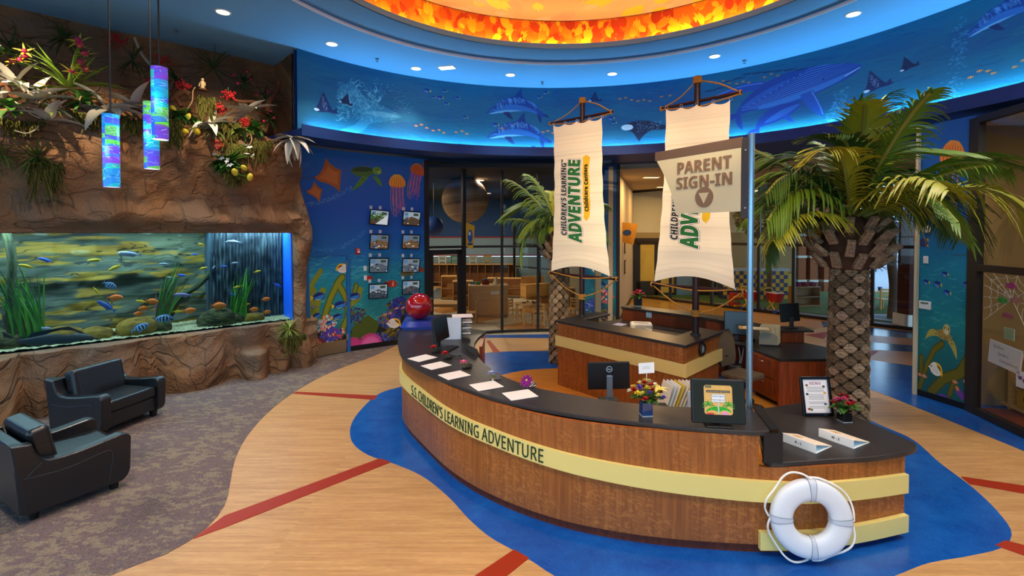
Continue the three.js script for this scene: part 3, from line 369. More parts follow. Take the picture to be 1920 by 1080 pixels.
{
  const mm = stripMat(T.mural, muralLen, 0, MH);
  struct('wall_mural', wallStrip(muralPath, 0, MH, 0.15), mm);
  const cut = (s0, s1, n = 10) => Array.from({ length: n + 1 }, (_, i) => muralPt(lerp(s0, s1, i / n)).slice(0, 2));
  const off = (path, d) => path.map((p, i) => { const a = path[Math.max(0, i - 1)], b = path[Math.min(path.length - 1, i + 1)], l = Math.hypot(b[0] - a[0], b[1] - a[1]); return [p[0] - (b[1] - a[1]) / l * d, p[1] + (b[0] - a[0]) / l * d]; });
  const sA = onMural(573, 600)[0], sB = onMural(656, 600)[0], top = onMural(657, 472)[1];
  const g = new THREE.Group(); g.name = 'door_1'; g.userData.kind = 'structure'; scene.add(g);
  const fm = std(0x1c6ab0, 0.4), w = 0.075;
  part(g, 'door_frame', merge([wallStrip(off(cut(sA, sA + w, 2), 0.035), 0, top, 0.05), wallStrip(off(cut(sB - w, sB, 2), 0.035), 0, top, 0.05), wallStrip(off(cut(sA, sB), 0.035), top - w, top, 0.05)]), fm);
  const leafMat = stripMat(T.mural, muralLen, 0, MH); leafMat.map.offset.x = (sA + w) / muralLen;
  part(g, 'door_leaf', wallStrip(off(cut(sA + w + 0.006, sB - w - 0.006), 0.018), 0.012, top - w - 0.006, 0.03), leafMat);
  part(g, 'kick_plate', wallStrip(off(cut(sA + w + 0.02, sB - w - 0.02), 0.023), 0.02, 0.30, 0.004), std(0xa89878, 0.35, { metalness: 0.8 }));
  for (const y of [0.35, 1.2, 2.0]) part(g, 'hinge', wallStrip(off(cut(sB - w - 0.02, sB - w + 0.012, 1), 0.042), y - 0.07, y + 0.07, 0.01), M.steel);
  const [hx, hz, ha] = muralPt(sA + w + 0.09), hd = part(g, 'handle', merge([cyl(0.04, 0.04, 0.02, 16).rotateX(PI / 2).translate(0, 0, 0.03), cyl(0.012, 0.012, 0.06, 8).rotateX(PI / 2).translate(0, 0, 0.06), rbox(0.13, 0.024, 0.02, 0.008, 0.05, 0, 0.09)]), M.steel, [hx, 1.0, hz], [0, ha, 0]); hd.position.y = onMural(582, 576)[1];
  struct('baseboard_mural', wallStrip(off(cut(sB + 0.01, muralLen, 20), 0.012), 0, 0.12, 0.012), M.black);
  // fire pull, switch plates
  const place = (u, v, f) => { const [s, y] = onMural(u, v), [x, z, a] = muralPt(s); return f([x, y, z], a); };
  place(670, 471, (p, a) => { const o = thing('fire_alarm_pull', 'red fire alarm pull station on the sea mural above the door', 'fire alarm', p, a); part(o, 'housing', rbox(0.11, 0.15, 0.05, 0.01, 0, 0, 0.026), std(0xb01818, 0.4)); part(o, 'handle', merge([cyl(0.03, 0.03, 0.02, 16).rotateX(PI / 2).translate(0.01, -0.01, 0.058), rbox(0.07, 0.015, 0.01, 0.003, 0, 0.045, 0.055)]), M.white); });
  [[684.5, 503, 'upper small white switch plate beside the third monitor of the left column'], [685, 521, 'lower small white switch plate beside the lowest monitor of the left column']].forEach(([u, v, l]) => place(u, v, (p, a) => { const o = thing('switch_plate', l, 'switch plate', p, a, 'wall switch plates'); part(o, 'plate', rbox(0.07, 0.115, 0.012, 0.004, 0, 0, 0.007), M.white); part(o, 'rocker', rbox(0.03, 0.06, 0.01, 0.003, 0, 0, 0.015), M.white); }));
  // eight wall monitors showing classroom cameras, each tilted on its arm, with two cable plates above it
  const shot = (k) => canvasTex(256, 200, (x, W, H) => {
    x.fillStyle = ['#a8b8c4', '#6a7c90', '#8090a0', '#98a8b8'][k % 4]; x.fillRect(0, 0, W, H); fillp(x, ['#5a4430', '#7a5a3c', '#5a6670', '#3c4854'][k % 4], [[0, H], [0, H * 0.6], [W * 0.5, H * 0.35], [W, H * 0.55], [W, H]]);
    x.fillStyle = '#5a86b4'; x.fillRect(W * 0.05, H * 0.06, W * 0.22, H * 0.25); x.fillStyle = '#3a4a38'; x.fillRect(W * 0.6, H * 0.08, W * 0.3, H * 0.2);
    for (let i = 0; i < 26; i++) { const X = hsh(i, k) * W, Y = H * (0.38 + 0.6 * hsh(i, k + 20)), s = 8 + 18 * hsh(i, k + 40); x.fillStyle = ['#e8ecf0', '#20242c', '#3c6ab0', '#8a5a2c', '#2c4a34', '#b8c4d0', '#141820'][Math.floor(hsh(i, k + 60) * 7)]; fillp(x, x.fillStyle, [[X, Y], [X + s * 1.3, Y - s * 0.4], [X + s * 1.8, Y + s * 0.2], [X + s * 0.5, Y + s * 0.6]]); }
    if (k === 0) { for (let i = 0; i < 60; i++) ell(x, ['#3c6a2c', '#5a8a3c', '#244a1c'][i % 3], hsh(i, 9) * W * 0.7, H * (0.2 + 0.45 * hsh(i, 19)), 12, 9); fillp(x, '#dfe4e8', [[W * 0.3, H], [W, H * 0.25], [W, H]]); }
  });
  const rowName = ['top', 'second', 'third', 'lowest'];
  [[[708, 408], [708, 453], [707, 497], [706, 545]], [[768, 410], [767, 453], [767, 497], [767, 538]]].forEach((col, ci) => col.forEach(([u, v], ri) => {
    const [s, y] = onMural(u, v), [x, z, a] = muralPt(s), o = thing('wall_monitor', rowName[ri] + ' wall monitor in the ' + (ci ? 'right' : 'left') + ' column on the sea mural', 'monitor', [x, y, z], a, 'classroom camera monitors');
    const k = ci * 4 + ri, t = shot(k), m = new THREE.Group(); m.position.z = 0.1; m.rotation.set(0.16, -0.12, rr(-0.05, 0.03)); const f = part(o, 'screen_frame', merge([rbox(0.44, 0.355, 0.035, 0.008)]), M.blackGloss, [0, 0, 0.11], [0.14, -0.15, [-0.06, -0.02, 0, 0.02][ri % 4] * (ci ? 0.6 : 1)]);
    const scr = part(f, 'screen', new THREE.PlaneGeometry(0.395, 0.31).translate(0, 0, 0.0185), std(0x080808, 0.2, { emissive: 0xffffff, emissiveMap: t, emissiveIntensity: 1.0 }));
    const rl = new THREE.RectAreaLight(0xcfe0ff, 0.3, 0.39, 0.3); rl.position.z = 0.025; rl.rotation.y = PI; rl.name = 'monitor_light'; f.add(rl);
    part(o, 'bracket', merge([box(0.1, 0.1, 0.012, 0, 0, 0.008), cyl(0.018, 0.018, 0.1, 8).rotateX(PI / 2).translate(0, 0, 0.06)]), M.black);
    for (const dx of [-0.16, 0.06]) part(o, 'cable_plate', rbox(0.065, 0.075, 0.012, 0.004, dx, 0.235, 0.007), M.white);
  }));
}
// framed glazing, used for every storefront wall: frame bars are parts, so is each pane
function storefront(name, pathPx, y1, cols, rails, o = {}) {
  const g = new THREE.Group(); g.name = name; g.userData.kind = 'structure'; scene.add(g);
  const P = pathPx, lens = [0]; for (let i = 1; i < P.length; i++) lens.push(lens[i - 1] + Math.hypot(P[i][0] - P[i - 1][0], P[i][1] - P[i - 1][1]));
  const L = lens[lens.length - 1], pt = (s) => { let i = 1; while (i < P.length - 1 && lens[i] < s) i++; const t = (s - lens[i - 1]) / (lens[i] - lens[i - 1]); return V3(lerp(P[i - 1][0], P[i][0], t), 0, lerp(P[i - 1][1], P[i][1], t)); };
  const bw = o.bar ?? 0.055, fm = o.mat ?? M.frame, xs = cols.map((c) => c * L);
  const beam = (a, b, y, h, d = 0.09) => { const p = pt(a), q = pt(b), l = p.distanceTo(q), m = p.clone().lerp(q, 0.5); return rbox(l, h, d, 0.004).rotateY(Math.atan2(-(q.z - p.z), q.x - p.x)).translate(m.x, y, m.z); };
  xs.forEach((s, i) => { const p = pt(s), a = pt(Math.max(0, s - 0.01)), b = pt(Math.min(L, s + 0.01)); const w = (o.wide?.[i] ?? 1) * bw; part(g, 'mullion', rbox(w, y1, 0.1, 0.004, 0, y1 / 2, 0), fm, [p.x, 0, p.z], [0, Math.atan2(-(b.z - a.z), b.x - a.x), 0]); });
  for (let i = 0; i < xs.length - 1; i++) { const rl = (o.railsAt?.[i] ?? rails); for (const y of rl) part(g, 'rail', beam(xs[i], xs[i + 1], y, o.railH ?? 0.06), fm);
    for (let j = 0; j < rl.length - 1; j++) { const p = pt(xs[i]), q = pt(xs[i + 1]), l = p.distanceTo(q) - bw, m = p.clone().lerp(q, 0.5), a = Math.atan2(-(q.z - p.z), q.x - p.x); part(g, 'pane', new THREE.PlaneGeometry(l, rl[j + 1] - rl[j] - 0.05), o.glass ?? M.glass, [m.x, (rl[j] + rl[j + 1]) / 2, m.z], [0, a, 0]); } }
  return { g, pt, L };
}
{
  // classroom glazing, left: door bay first
  const p = [[800, 638], [876, 628], [943, 624], [1012, 622], [1090, 621]].map(([u, v]) => xz(level(u, v)));
  const sf = storefront('window_1', p, 4.5, [0, 0.245, 0.49, 0.72, 1], [0.05, 2.33, 4.46], { wide: [2.2, 1.6, 1, 1, 1.5], railsAt: { 0: [2.33, 4.46] } });
  const a = sf.pt(0.06), b = sf.pt(sf.L * 0.245 - 0.06), l = a.distanceTo(b), m = a.clone().lerp(b, 0.5), d = new THREE.Group(); d.name = 'door_2'; d.userData.kind = 'structure'; scene.add(d); d.position.set(m.x, 0, m.z); d.rotation.y = Math.atan2(-(b.z - a.z), b.x - a.x);
  part(d, 'door_frame', merge([rbox(l, 0.12, 0.05, 0.004, 0, 2.2, 0), rbox(l, 0.24, 0.05, 0.004, 0, 0.14, 0), rbox(0.12, 2.26, 0.05, 0.004, -l / 2 + 0.06, 1.13, 0), rbox(0.12, 2.26, 0.05, 0.004, l / 2 - 0.06, 1.13, 0)]), M.frame); part(d, 'pane', new THREE.PlaneGeometry(l - 0.2, 1.95).translate(0, 1.2, 0), M.glass);
  part(d, 'handle', merge([cyl(0.03, 0.03, 0.02, 12).rotateX(PI / 2).translate(-l / 2 + 0.06, 1.05, 0.035), rbox(0.12, 0.022, 0.02, 0.006, -l / 2 + 0.11, 1.05, 0.08), cyl(0.01, 0.01, 0.05, 8).rotateX(PI / 2).translate(-l / 2 + 0.06, 1.05, 0.06)]), M.steel);
}
// sea mural strip between the classroom glazing and the corridor
{
  const p = [xz(level(1092, 621)), xz(level(1155, 626))], L = Math.hypot(p[1][0] - p[0][0], p[1][1] - p[0][1]);
  T.strip = canvasTex(256, 1024, (x, w, h) => { x.fillStyle = vgrad(x, h, [[0, '#0a4a94'], [0.5, '#0c6a96'], [0.8, '#0e7078'], [1, '#0a3a40']]); x.fillRect(0, 0, w, h); caustic(x, w, h, 0.45, 0.8, 60, () => 'rgba(140,235,210,' + rr(0.2, 0.6) + ')', 60); coral(x, 180, 800, 60, ['#e02840', '#f06070', '#c81c30', '#f0c0c8'], 60); coral(x, 90, 870, 70, ['#3c50b8', '#203c9a', '#8890e0'], 90); coral(x, 180, 920, 70, ['#2c3c80', '#8a7a18', '#5a1c60'], 90); at(x, 120, 640, 1, 1, 0, Art.butterfly); at(x, 150, 730, 0.9, 0.9, 0.2, Art.tang); at(x, 70, 560, 0.8, 0.8, 0, Art.tang); });
  struct('wall_mural_strip', wallStrip(p, 0, 4.5, 0.15), stripMat(T.strip, L, 0, 4.5)); struct('trim_4', rbox(0.09, 4.5, 0.16, 0.005, p[1][0] + 0.04, 2.25, p[1][1] - 0.05), M.frame);
}
// ------------------------------------------------------------------ classroom behind the left glazing
const panelLight = (name, label, x, y, z, w, d, power, color = 0xffe6c4) => { const o = thing(name, label, 'ceiling light', [x, y, z], 0, 'flat ceiling panels'); part(o, 'frame', rbox(w + 0.06, 0.03, d + 0.06, 0.005, 0, -0.008, 0), M.white); part(o, 'diffuser', box(w, 0.012, d, 0, -0.022, 0), std(0xffffff, 0.5, { emissive: color, emissiveIntensity: 1.6 })); const l = new THREE.RectAreaLight(color, power, w, d); l.position.y = -0.034; l.rotation.x = -PI / 2; l.name = name + '_lamp'; o.add(l); return o; };
{
  const y = 4.35, zb = -24, xl = -7.5, xr = 2.3;
  struct('floor_classroom', slab([[xl, -12.2], [xr, -12.75], [xr, zb], [xl, zb]], 0.0, 0.006), std(0xc8bca0, 0.3));
  for (let i = 0; i < 5; i++) for (let j = 0; j < 6; j++) if ((i + j) % 2) { const x = -4.2 + i * 1.5 + j * 0.2, z = -12.9 - j * 1.5; struct('floor_tile', slab([[x, z], [x + 0.75, z - 0.75], [x, z - 1.5], [x - 0.75, z - 0.75]].filter(() => true), 0.006, 0.009), std(0xb87c34, 0.3)); }
  struct('floor_rug', slab([[-3.6, -19.6], [1.2, -19.6], [1.2, -23.6], [-3.6, -23.6]], 0.006, 0.02), std(0x5a5e60, 0.95));
  struct('wall_classroom_back', box(xr - xl, 1.5, 0.15, (xl + xr) / 2, 0.75, zb), std(0x8ca4a8, 0.7)); struct('wall_classroom_back', box(xr - xl, 0.9, 0.15, (xl + xr) / 2, 2.02, zb), std(0x88a4b4, 0.7)); struct('wall_classroom_back', box(xr - xl, 2.0, 0.15, (xl + xr) / 2, 3.46, zb), std(0x1c4a86, 0.7));
  for (const yy of [1.56, 2.47]) struct('trim_5', box(xr - xl, 0.06, 0.17, (xl + xr) / 2, yy, zb + 0.02), std(0xa02818, 0.6));
  struct('wall_classroom_left', box(0.15, y, 13, xl, y / 2, -18), std(0x2c4a70, 0.7)); struct('wall_classroom_right', box(0.15, y, 11.5, xr, y / 2, -18.5), std(0x8a8468, 0.7)); struct('ceiling_classroom', box(xr - xl, 0.1, 12.4, (xl + xr) / 2, y + 0.05, -18.4), std(0x20242c, 0.8));
  [[-4.6, -15], [-1.2, -15], [-4.6, -20], [-1.2, -20]].forEach(([x, z], i) => panelLight('classroom_light', ['nearer left', 'nearer right', 'farther left', 'farther right'][i] + ' panel lamp in the classroom ceiling', x, y, z, 0.6, 0.3, ROOMLIGHT * 2.2));
  // glazed partition at the right of the room
  storefront('window_2', [[0.1, -21.5], [2.2, -18.6]], 3.2, [0, 0.5, 1], [0.05, 1.2, 2.2, 3.15]);
  // hanging planets
  const planet = thing('hanging_planet', 'large banded brown planet model hanging behind the classroom glass', 'planet model', deep(872, 375, 15)); T.planet = dataTex(128, 256, (u, v) => mixc([120, 88, 60], [206, 172, 128], clamp(fbm(2 + u * 1.2, v * 26, 3, 0, 8) * 1.5 - 0.2, 0, 1)));
  part(planet, 'globe', new THREE.SphereGeometry(0.72, 40, 28), std(0xffffff, 0.7, { map: T.planet })); part(planet, 'wire', bar(V3(0, 0.7, 0), V3(0, y - planet.position.y, 0), 0.006), M.steel); planet.rotation.z = 0.12;
  const p2 = thing('hanging_planet', 'smaller blue planet model hanging left of the brown planet', 'planet model', deep(813, 424, 16)); part(p2, 'globe', new THREE.SphereGeometry(0.33, 28, 20), std(0x1c4a9a, 0.6)); part(p2, 'wire', bar(V3(0, 0.3, 0), V3(0, y - p2.position.y, 0), 0.005), M.steel);
  // cubby shelf along the back with toys on it
  const cub = thing('cubby_shelf', 'long wooden cubby shelf along the classroom back wall', 'shelf', [-2.4, 0.009, -23.4]); const W = 5.2, H = 1.15;
  part(cub, 'top_board', rbox(W, 0.05, 0.45, 0.01, 0, H, 0), M.maple); part(cub, 'base_board', rbox(W, 0.08, 0.45, 0.01, 0, 0.04, 0), M.maple); part(cub, 'back_board', box(W, H, 0.02, 0, H / 2, -0.21), std(0x8a5a2c, 0.6)); for (const x of [-W / 2 + 0.02, W / 2 - 0.02]) part(cub, 'end_panel', rbox(0.04, H, 0.45, 0.008, x, H / 2, 0), M.maple); for (let i = 1; i < 14; i++) part(cub, 'divider', box(0.025, H - 0.1, 0.42, -W / 2 + i * W / 14, H / 2, 0), std(0x9a6a34, 0.5)); part(cub, 'shelf_board', box(W, 0.025, 0.42, 0, 0.28, 0), std(0x9a6a34, 0.5));
  [['toy_stand', 0x3c8a3c, 'green toy frame at the left on the cubby shelf', -1.9], ['toy_stand', 0x2c7a4a, 'green wooden toy stand in the middle of the cubby shelf', -0.4], ['toy_box', 0xc8c0a8, 'pale wooden toy box on the cubby shelf', 0.5], ['toy_tower', 0xb8923c, 'tan block tower at the right of the cubby shelf', 1.2], ['toy_rack', 0xd8d4c8, 'white wooden toy rack left of centre on the cubby shelf', -1.0]].forEach(([n, c, l, x]) => { const o = thing(n, l, 'toy', [-2.4 + x, 0.009 + H + 0.025, -23.4], 0, 'toys on the cubby shelf'); const m = std(c, 0.5); for (const dx of [-0.16, 0.16]) part(o, 'post', rbox(0.05, 0.36, 0.1, 0.008, dx, 0.18, 0), m); part(o, 'cross_board', rbox(0.4, 0.06, 0.12, 0.01, 0, 0.36, 0), m); part(o, 'lower_board', rbox(0.36, 0.04, 0.1, 0.008, 0, 0.14, 0), m); });
  // play kitchen and counters
  const unit = (name, label, pos, w, h, d, turn = 0, shelves = 0) => { const o = thing(name, label, 'play furniture', pos, turn); part(o, 'body', merge([box(0.03, h, d, -w / 2 + 0.015, h / 2, 0), box(0.03, h, d, w / 2 - 0.015, h / 2, 0), box(w, 0.05, d, 0, 0.05, 0), box(w, h, 0.02, 0, h / 2, shelves ? -d / 2 + 0.01 : d / 2 - 0.01)]), M.maple); part(o, 'top_board', rbox(w + 0.03, 0.035, d + 0.03, 0.01, 0, h + 0.017, 0), M.maple); for (let i = 1; i <= shelves; i++) part(o, 'shelf_board', box(w - 0.06, 0.025, d - 0.03, 0, h * i / (shelves + 1), 0), M.maple); return o; };
  const k1 = unit('play_kitchen', 'tall pale wooden play kitchen cabinet with a small four-dot label', level(915, 592, 0.009), 1.25, 0.98, 0.6, 0.12); part(k1, 'label_plate', box(0.24, 0.09, 0.006, 0.2, 0.78, 0.303), M.white); for (let i = 0; i < 4; i++) part(k1, 'label_dot', cyl(0.014, 0.014, 0.004, 10).rotateX(PI / 2).translate(0.13 + i * 0.047, 0.78, 0.308), std(0x803020, 0.6));
  const k1p = k1.position, ktop = (dx, dz) => [k1p.x + dx, 1.024, k1p.z + dz];
  { const o = thing('paper_pyramid', 'cream paper pyramid standing on the play kitchen', 'toy', ktop(0.26, 0)); part(o, 'cone', new THREE.ConeGeometry(0.12, 0.3, 4).translate(0, 0.15, 0), std(0xd8c8a0, 0.7)); part(o, 'foot', rbox(0.2, 0.02, 0.2, 0.004, 0, 0.01, 0), std(0xd8c8a0, 0.7)); const b = thing('toy_basket', 'dark red basket of toys on the play kitchen', 'basket', ktop(-0.08, -0.05)); part(b, 'bowl', lathe([[0.001, 0], [0.11, 0], [0.14, 0.12], [0.13, 0.12], [0.1, 0.012], [0.001, 0.012]], 20), std(0x8a2420, 0.6)); for (let i = 0; i < 5; i++) part(b, 'toy', ball(0.045, rr(-0.06, 0.06), 0.1 + rr(0, 0.04), rr(-0.06, 0.06), 10, 8), std([0x3c6a2c, 0x2c50a0, 0xc8a020][i % 3], 0.5)); const c = thing('toy_vegetables', 'green and blue toy vegetables left on the play kitchen', 'toy', ktop(-0.4, 0.02)); for (let i = 0; i < 6; i++) part(c, 'toy', ball(0.05, rr(-0.15, 0.15), 0.05, rr(-0.1, 0.1), 10, 8), std([0x3c7a2c, 0x2c60a0, 0x4c8a30][i % 3], 0.5)); }
  unit('storage_unit', 'low pale wooden storage unit at the left of the play kitchen', level(868, 578, 0.009), 0.7, 0.95, 0.5, 0.1, 1); unit('toy_shelf', 'low open wooden shelf in the middle of the classroom', level(948, 556, 0.02), 1.5, 0.75, 0.45, -0.1, 1); const bench = unit('reading_bench', 'curved pale wooden reading bench on the classroom rug', level(1003, 558, 0.02), 1.1, 0.55, 0.5, 0.5, 0); part(bench, 'back_board', rbox(1.1, 0.35, 0.04, 0.02, 0, 0.7, -0.2), M.maple); unit('room_divider', 'pale wooden room divider at the right of the classroom', level(1072, 577, 0.009), 0.9, 0.7, 0.4, 0, 1); unit('wall_counter', 'narrow pale wooden counter end left of the reading corner', level(842, 560, 0.009), 0.6, 0.9, 0.4, 0, 1);
  // tables and chairs
  const childTable = (label, pos, w, d, turn) => { const o = thing('child_table', label, 'table', pos, turn, 'classroom tables'); part(o, 'tabletop', rbox(w, 0.03, d, 0.012, 0, 0.56, 0), M.maple); part(o, 'apron', merge([box(w - 0.1, 0.07, 0.02, 0, 0.51, d / 2 - 0.05), box(w - 0.1, 0.07, 0.02, 0, 0.51, -d / 2 + 0.05)]), M.maple); for (const sx of [-1, 1]) for (const sz of [-1, 1]) part(o, 'leg', rbox(0.05, 0.545, 0.05, 0.008, sx * (w / 2 - 0.05), 0.272, sz * (d / 2 - 0.05)), M.maple); return o; };
  const childChair = (label, pos, turn) => { const o = thing('child_chair', label, 'chair', pos, turn, 'classroom chairs'); part(o, 'seat', rbox(0.34, 0.025, 0.32, 0.008, 0, 0.32, 0), M.maple); for (const s of [-1, 1]) { part(o, 'leg', rbox(0.035, 0.32, 0.035, 0.006, s * 0.15, 0.16, 0.14), M.maple); part(o, 'leg', rbox(0.035, 0.66, 0.035, 0.006, s * 0.15, 0.33, -0.15), M.maple); part(o, 'stretcher', box(0.02, 0.025, 0.27, s * 0.15, 0.12, 0), M.maple); } for (const y of [0.44, 0.53, 0.62]) part(o, 'back_slat', rbox(0.28, 0.05, 0.018, 0.006, 0, y, -0.15), M.maple); return o; };
  const t1 = level(1005, 604, 0.009), t2 = level(833, 602, 0.009); childTable('pale wooden table seen through the glass beside the left palm', t1, 1.1, 0.75, 0.3); childTable('pale wooden table behind the glass classroom door', t2, 1.0, 0.8, 0);
  childChair('pale wooden chair left of the classroom table near the palm', level(966, 601, 0.009), 1.2); childChair('pale wooden chair in front of the classroom table near the palm', level(1008, 607, 0.009).add(V3(0, 0, 0.25)), PI + 0.1); childChair('pale wooden chair behind the table near the palm', t1.clone().add(V3(0.25, 0, -0.65)), 0); childChair('pale wooden chair right of the left palm trunk', level(1074, 598, 0.009), -0.6); childChair('pale wooden chair behind the glass door, left of the table', t2.clone().add(V3(-0.55, 0, 0.72)), PI); childChair('pale wooden chair behind the glass door, right of the table', t2.clone().add(V3(0.85, 0, 0.3)), -PI / 2);
  { const o = thing('toy_crate', 'small open wooden crate on the table near the palm', 'crate', [t1.x + 0.28, 0.584, t1.z - 0.1], 0.3); for (const s of [-1, 1]) { part(o, 'side_board', box(0.3, 0.16, 0.015, 0, 0.08, s * 0.13), std(0x9a6428, 0.6)); part(o, 'end_board', box(0.015, 0.16, 0.25, s * 0.15, 0.08, 0), std(0x9a6428, 0.6)); } part(o, 'bottom_board', box(0.3, 0.012, 0.26, 0, 0.006, 0), std(0x9a6428, 0.6)); const b = thing('toy_blocks', 'small dark toy blocks scattered on the table near the palm', 'toy', [t1.x - 0.2, 0.584, t1.z], 0); for (let i = 0; i < 7; i++) part(b, 'block', rbox(0.05, 0.045, 0.05, 0.005, rr(-0.22, 0.22), 0.0225, rr(-0.2, 0.2)), std([0x4a2c18, 0x7a2c1c, 0x3a3020][i % 3], 0.6)); }
  // small yellow pennant sign fixed to the mullion
  const q = level(876, 628), pen = deep(881, 441, -q.z - 0.12), o = thing('pennant_sign', 'small yellow pennant sign with a blue emblem on the glazing', 'sign', pen, -0.5);
  T.pen = canvasTex(128, 192, (x, w, h) => { x.fillStyle = '#e0a820'; x.fillRect(0, 0, w, h); x.strokeStyle = '#b07810'; x.lineWidth = 5; x.strokeRect(4, 4, w - 8, h - 8); ell(x, '#2c5aa8', 64, 100, 34, 46); ell(x, '#e8e4d0', 58, 82, 15, 15); x.fillStyle = '#1c3a70'; x.fillRect(30, 150, 68, 14); });
  const sh = new THREE.Shape([V2(-0.13, -0.3), V2(0.1, -0.36), V2(0.16, 0.24), V2(-0.13, 0.34)]); const eg = new THREE.ExtrudeGeometry(sh, { depth: 0.01, bevelEnabled: false }); const ep = eg.attributes.position, uv = new Float32Array(ep.count * 2); for (let i = 0; i < ep.count; i++) { uv[2 * i] = (ep.getX(i) + 0.13) / 0.29; uv[2 * i + 1] = (ep.getY(i) + 0.36) / 0.7; } eg.setAttribute('uv', new THREE.BufferAttribute(uv, 2));
  part(o, 'panel', eg, std(0xffffff, 0.5, { map: T.pen })); part(o, 'bracket', merge([box(0.02, 0.6, 0.03, -0.145, 0, 0.005)]), M.frame);
}
// ------------------------------------------------------------------ corridor behind the desk
{
  const zb = -20.6, y = 4.45;
  struct('floor_corridor', slab([[2.6, -12.7], [5.2, zb], [7.2, zb], [8.2, -16.6], [6.6, -14.6], [4.6, -13.2]], 0.0, 0.007), std(0xa8823c, 0.2)); struct('ceiling_corridor', slab([[2.5, -13.4], [5, -21], [14, -21], [14, -9.5], [8.6, -10.4], [5.6, -12.6]], y, y + 0.28), std(0xb8a890, 0.8));
  struct('wall_corridor_left', wallStrip([[2.68, -12.75], [5.2, zb]], 0, y, 0.12), M.ltan); struct('wall_corridor_back', box(7, 0.95, 0.15, 8.6, 0.475, zb - 0.07), std(0xc8a848, 0.7)); struct('wall_corridor_back', box(7, 1.75, 0.15, 8.6, 1.825, zb - 0.07), std(0xa88c58, 0.7)); struct('wall_corridor_back', box(7, 2, 0.15, 8.6, 3.7, zb - 0.07), M.cream); struct('trim_6', box(7, 0.05, 0.05, 8.6, 0.97, zb + 0.02), std(0x7a5a2c, 0.6)); struct('baseboard_corridor', box(7, 0.12, 0.03, 8.6, 0.06, zb + 0.015), M.frame);
  struct('baseboard_corridor', wallStrip([[2.72, -12.8], [5.22, zb]].map(([a, b]) => [a + 0.02, b]), 0, 0.12, 0.02), M.frame);
  // near doorway header with pale upper wall
  const d = new THREE.Group(); d.name = 'door_3'; d.userData.kind = 'structure'; scene.add(d); const dp = level(1211, 553); d.position.set(dp.x, 0, zb + 0.05);
  part(d, 'door_frame', merge([rbox(0.12, 2.4, 0.1, 0.005, -0.52, 1.2, 0), rbox(0.12, 2.4, 0.1, 0.005, 0.52, 1.2, 0), rbox(1.16, 0.12, 0.1, 0.005, 0, 2.4, 0)]), M.frame); part(d, 'door_leaf', merge([rbox(0.92, 0.62, 0.05, 0.004, 0, 0.31, 0), rbox(0.16, 2.34, 0.05, 0.004, -0.38, 1.17, 0), rbox(0.16, 2.34, 0.05, 0.004, 0.38, 1.17, 0), rbox(0.92, 0.16, 0.05, 0.004, 0, 2.26, 0)]), M.frame); part(d, 'door_lite', new THREE.PlaneGeometry(0.6, 1.58).translate(0, 1.41, 0.02), std(0xd8b040, 0.5)); part(d, 'handle', merge([rbox(0.11, 0.022, 0.02, 0.006, 0.36, 1.05, 0.06), cyl(0.025, 0.025, 0.02, 12).rotateX(PI / 2).translate(0.4, 1.05, 0.035)]), M.steel);
  const ow = { box: (n, l, c, x, yy, w, h, col) => { const o = thing(n, l, c, [dp.x + x, yy, zb + 0.095], 0); part(o, 'body', rbox(w, h, 0.04, 0.006, 0, h / 2, 0), std(col, 0.5)); return o; } };
  const e2 = new THREE.Group(); e2.name = 'door_4'; e2.userData.kind = 'structure'; scene.add(e2); const q = level(1300, 553); e2.position.set(q.x, 0, zb + 0.04); part(e2, 'door_frame', merge([rbox(0.1, 2.4, 0.1, 0.005, -0.85, 1.2, 0), rbox(0.1, 2.4, 0.1, 0.005, 0, 1.2, 0), rbox(0.1, 2.4, 0.1, 0.005, 0.85, 1.2, 0), rbox(1.8, 0.1, 0.1, 0.005, 0, 2.4, 0)]), M.frame); part(e2, 'door_leaf', box(0.8, 2.3, 0.04, 0.42, 1.15, 0), std(0x241c14, 0.4)); part(e2, 'door_leaf', box(0.8, 2.3, 0.04, -0.42, 1.15, 0), std(0x6a8aa0, 0.3));
  // two small framed pictures on the left corridor wall, yellow pennant
  [[1157, 462, 'upper small framed picture on the corridor wall'], [1157, 500, 'lower small framed picture on the corridor wall']].forEach(([u, v, l]) => { const A = V3(2.68, 0, -12.75), B = V3(5.2, 0, zb), p = upright(u + 14, v, A, B), o = thing('framed_picture', l, 'picture', p, Math.atan2(-(B.z - A.z), B.x - A.x), 'framed pictures in the corridor'); part(o, 'frame', rbox(0.4, 0.46, 0.03, 0.008, 0, 0, 0.018), M.dark); part(o, 'print', box(0.3, 0.36, 0.006, 0, 0, 0.034), std(0xb8a060, 0.7)); });
  { const o = thing('pennant_sign', 'orange pennant sign with a blue emblem at the corridor entrance', 'sign', deep(1178, 436, 15.5), 0.25); const sh = new THREE.Shape([V2(-0.32, -0.28), V2(0.18, -0.4), V2(0.34, 0.28), V2(-0.32, 0.34)]); part(o, 'panel', new THREE.ExtrudeGeometry(sh, { depth: 0.012, bevelEnabled: false }), std(0xc88a28, 0.5)); part(o, 'emblem', cyl(0.15, 0.15, 0.006, 20).scale(1, 1, 0.6).rotateX(PI / 2).translate(-0.05, 0, 0.016), std(0x2c4a80, 0.5)); part(o, 'pole', box(0.03, 0.9, 0.03, -0.34, 0, 0.006), M.steel); }
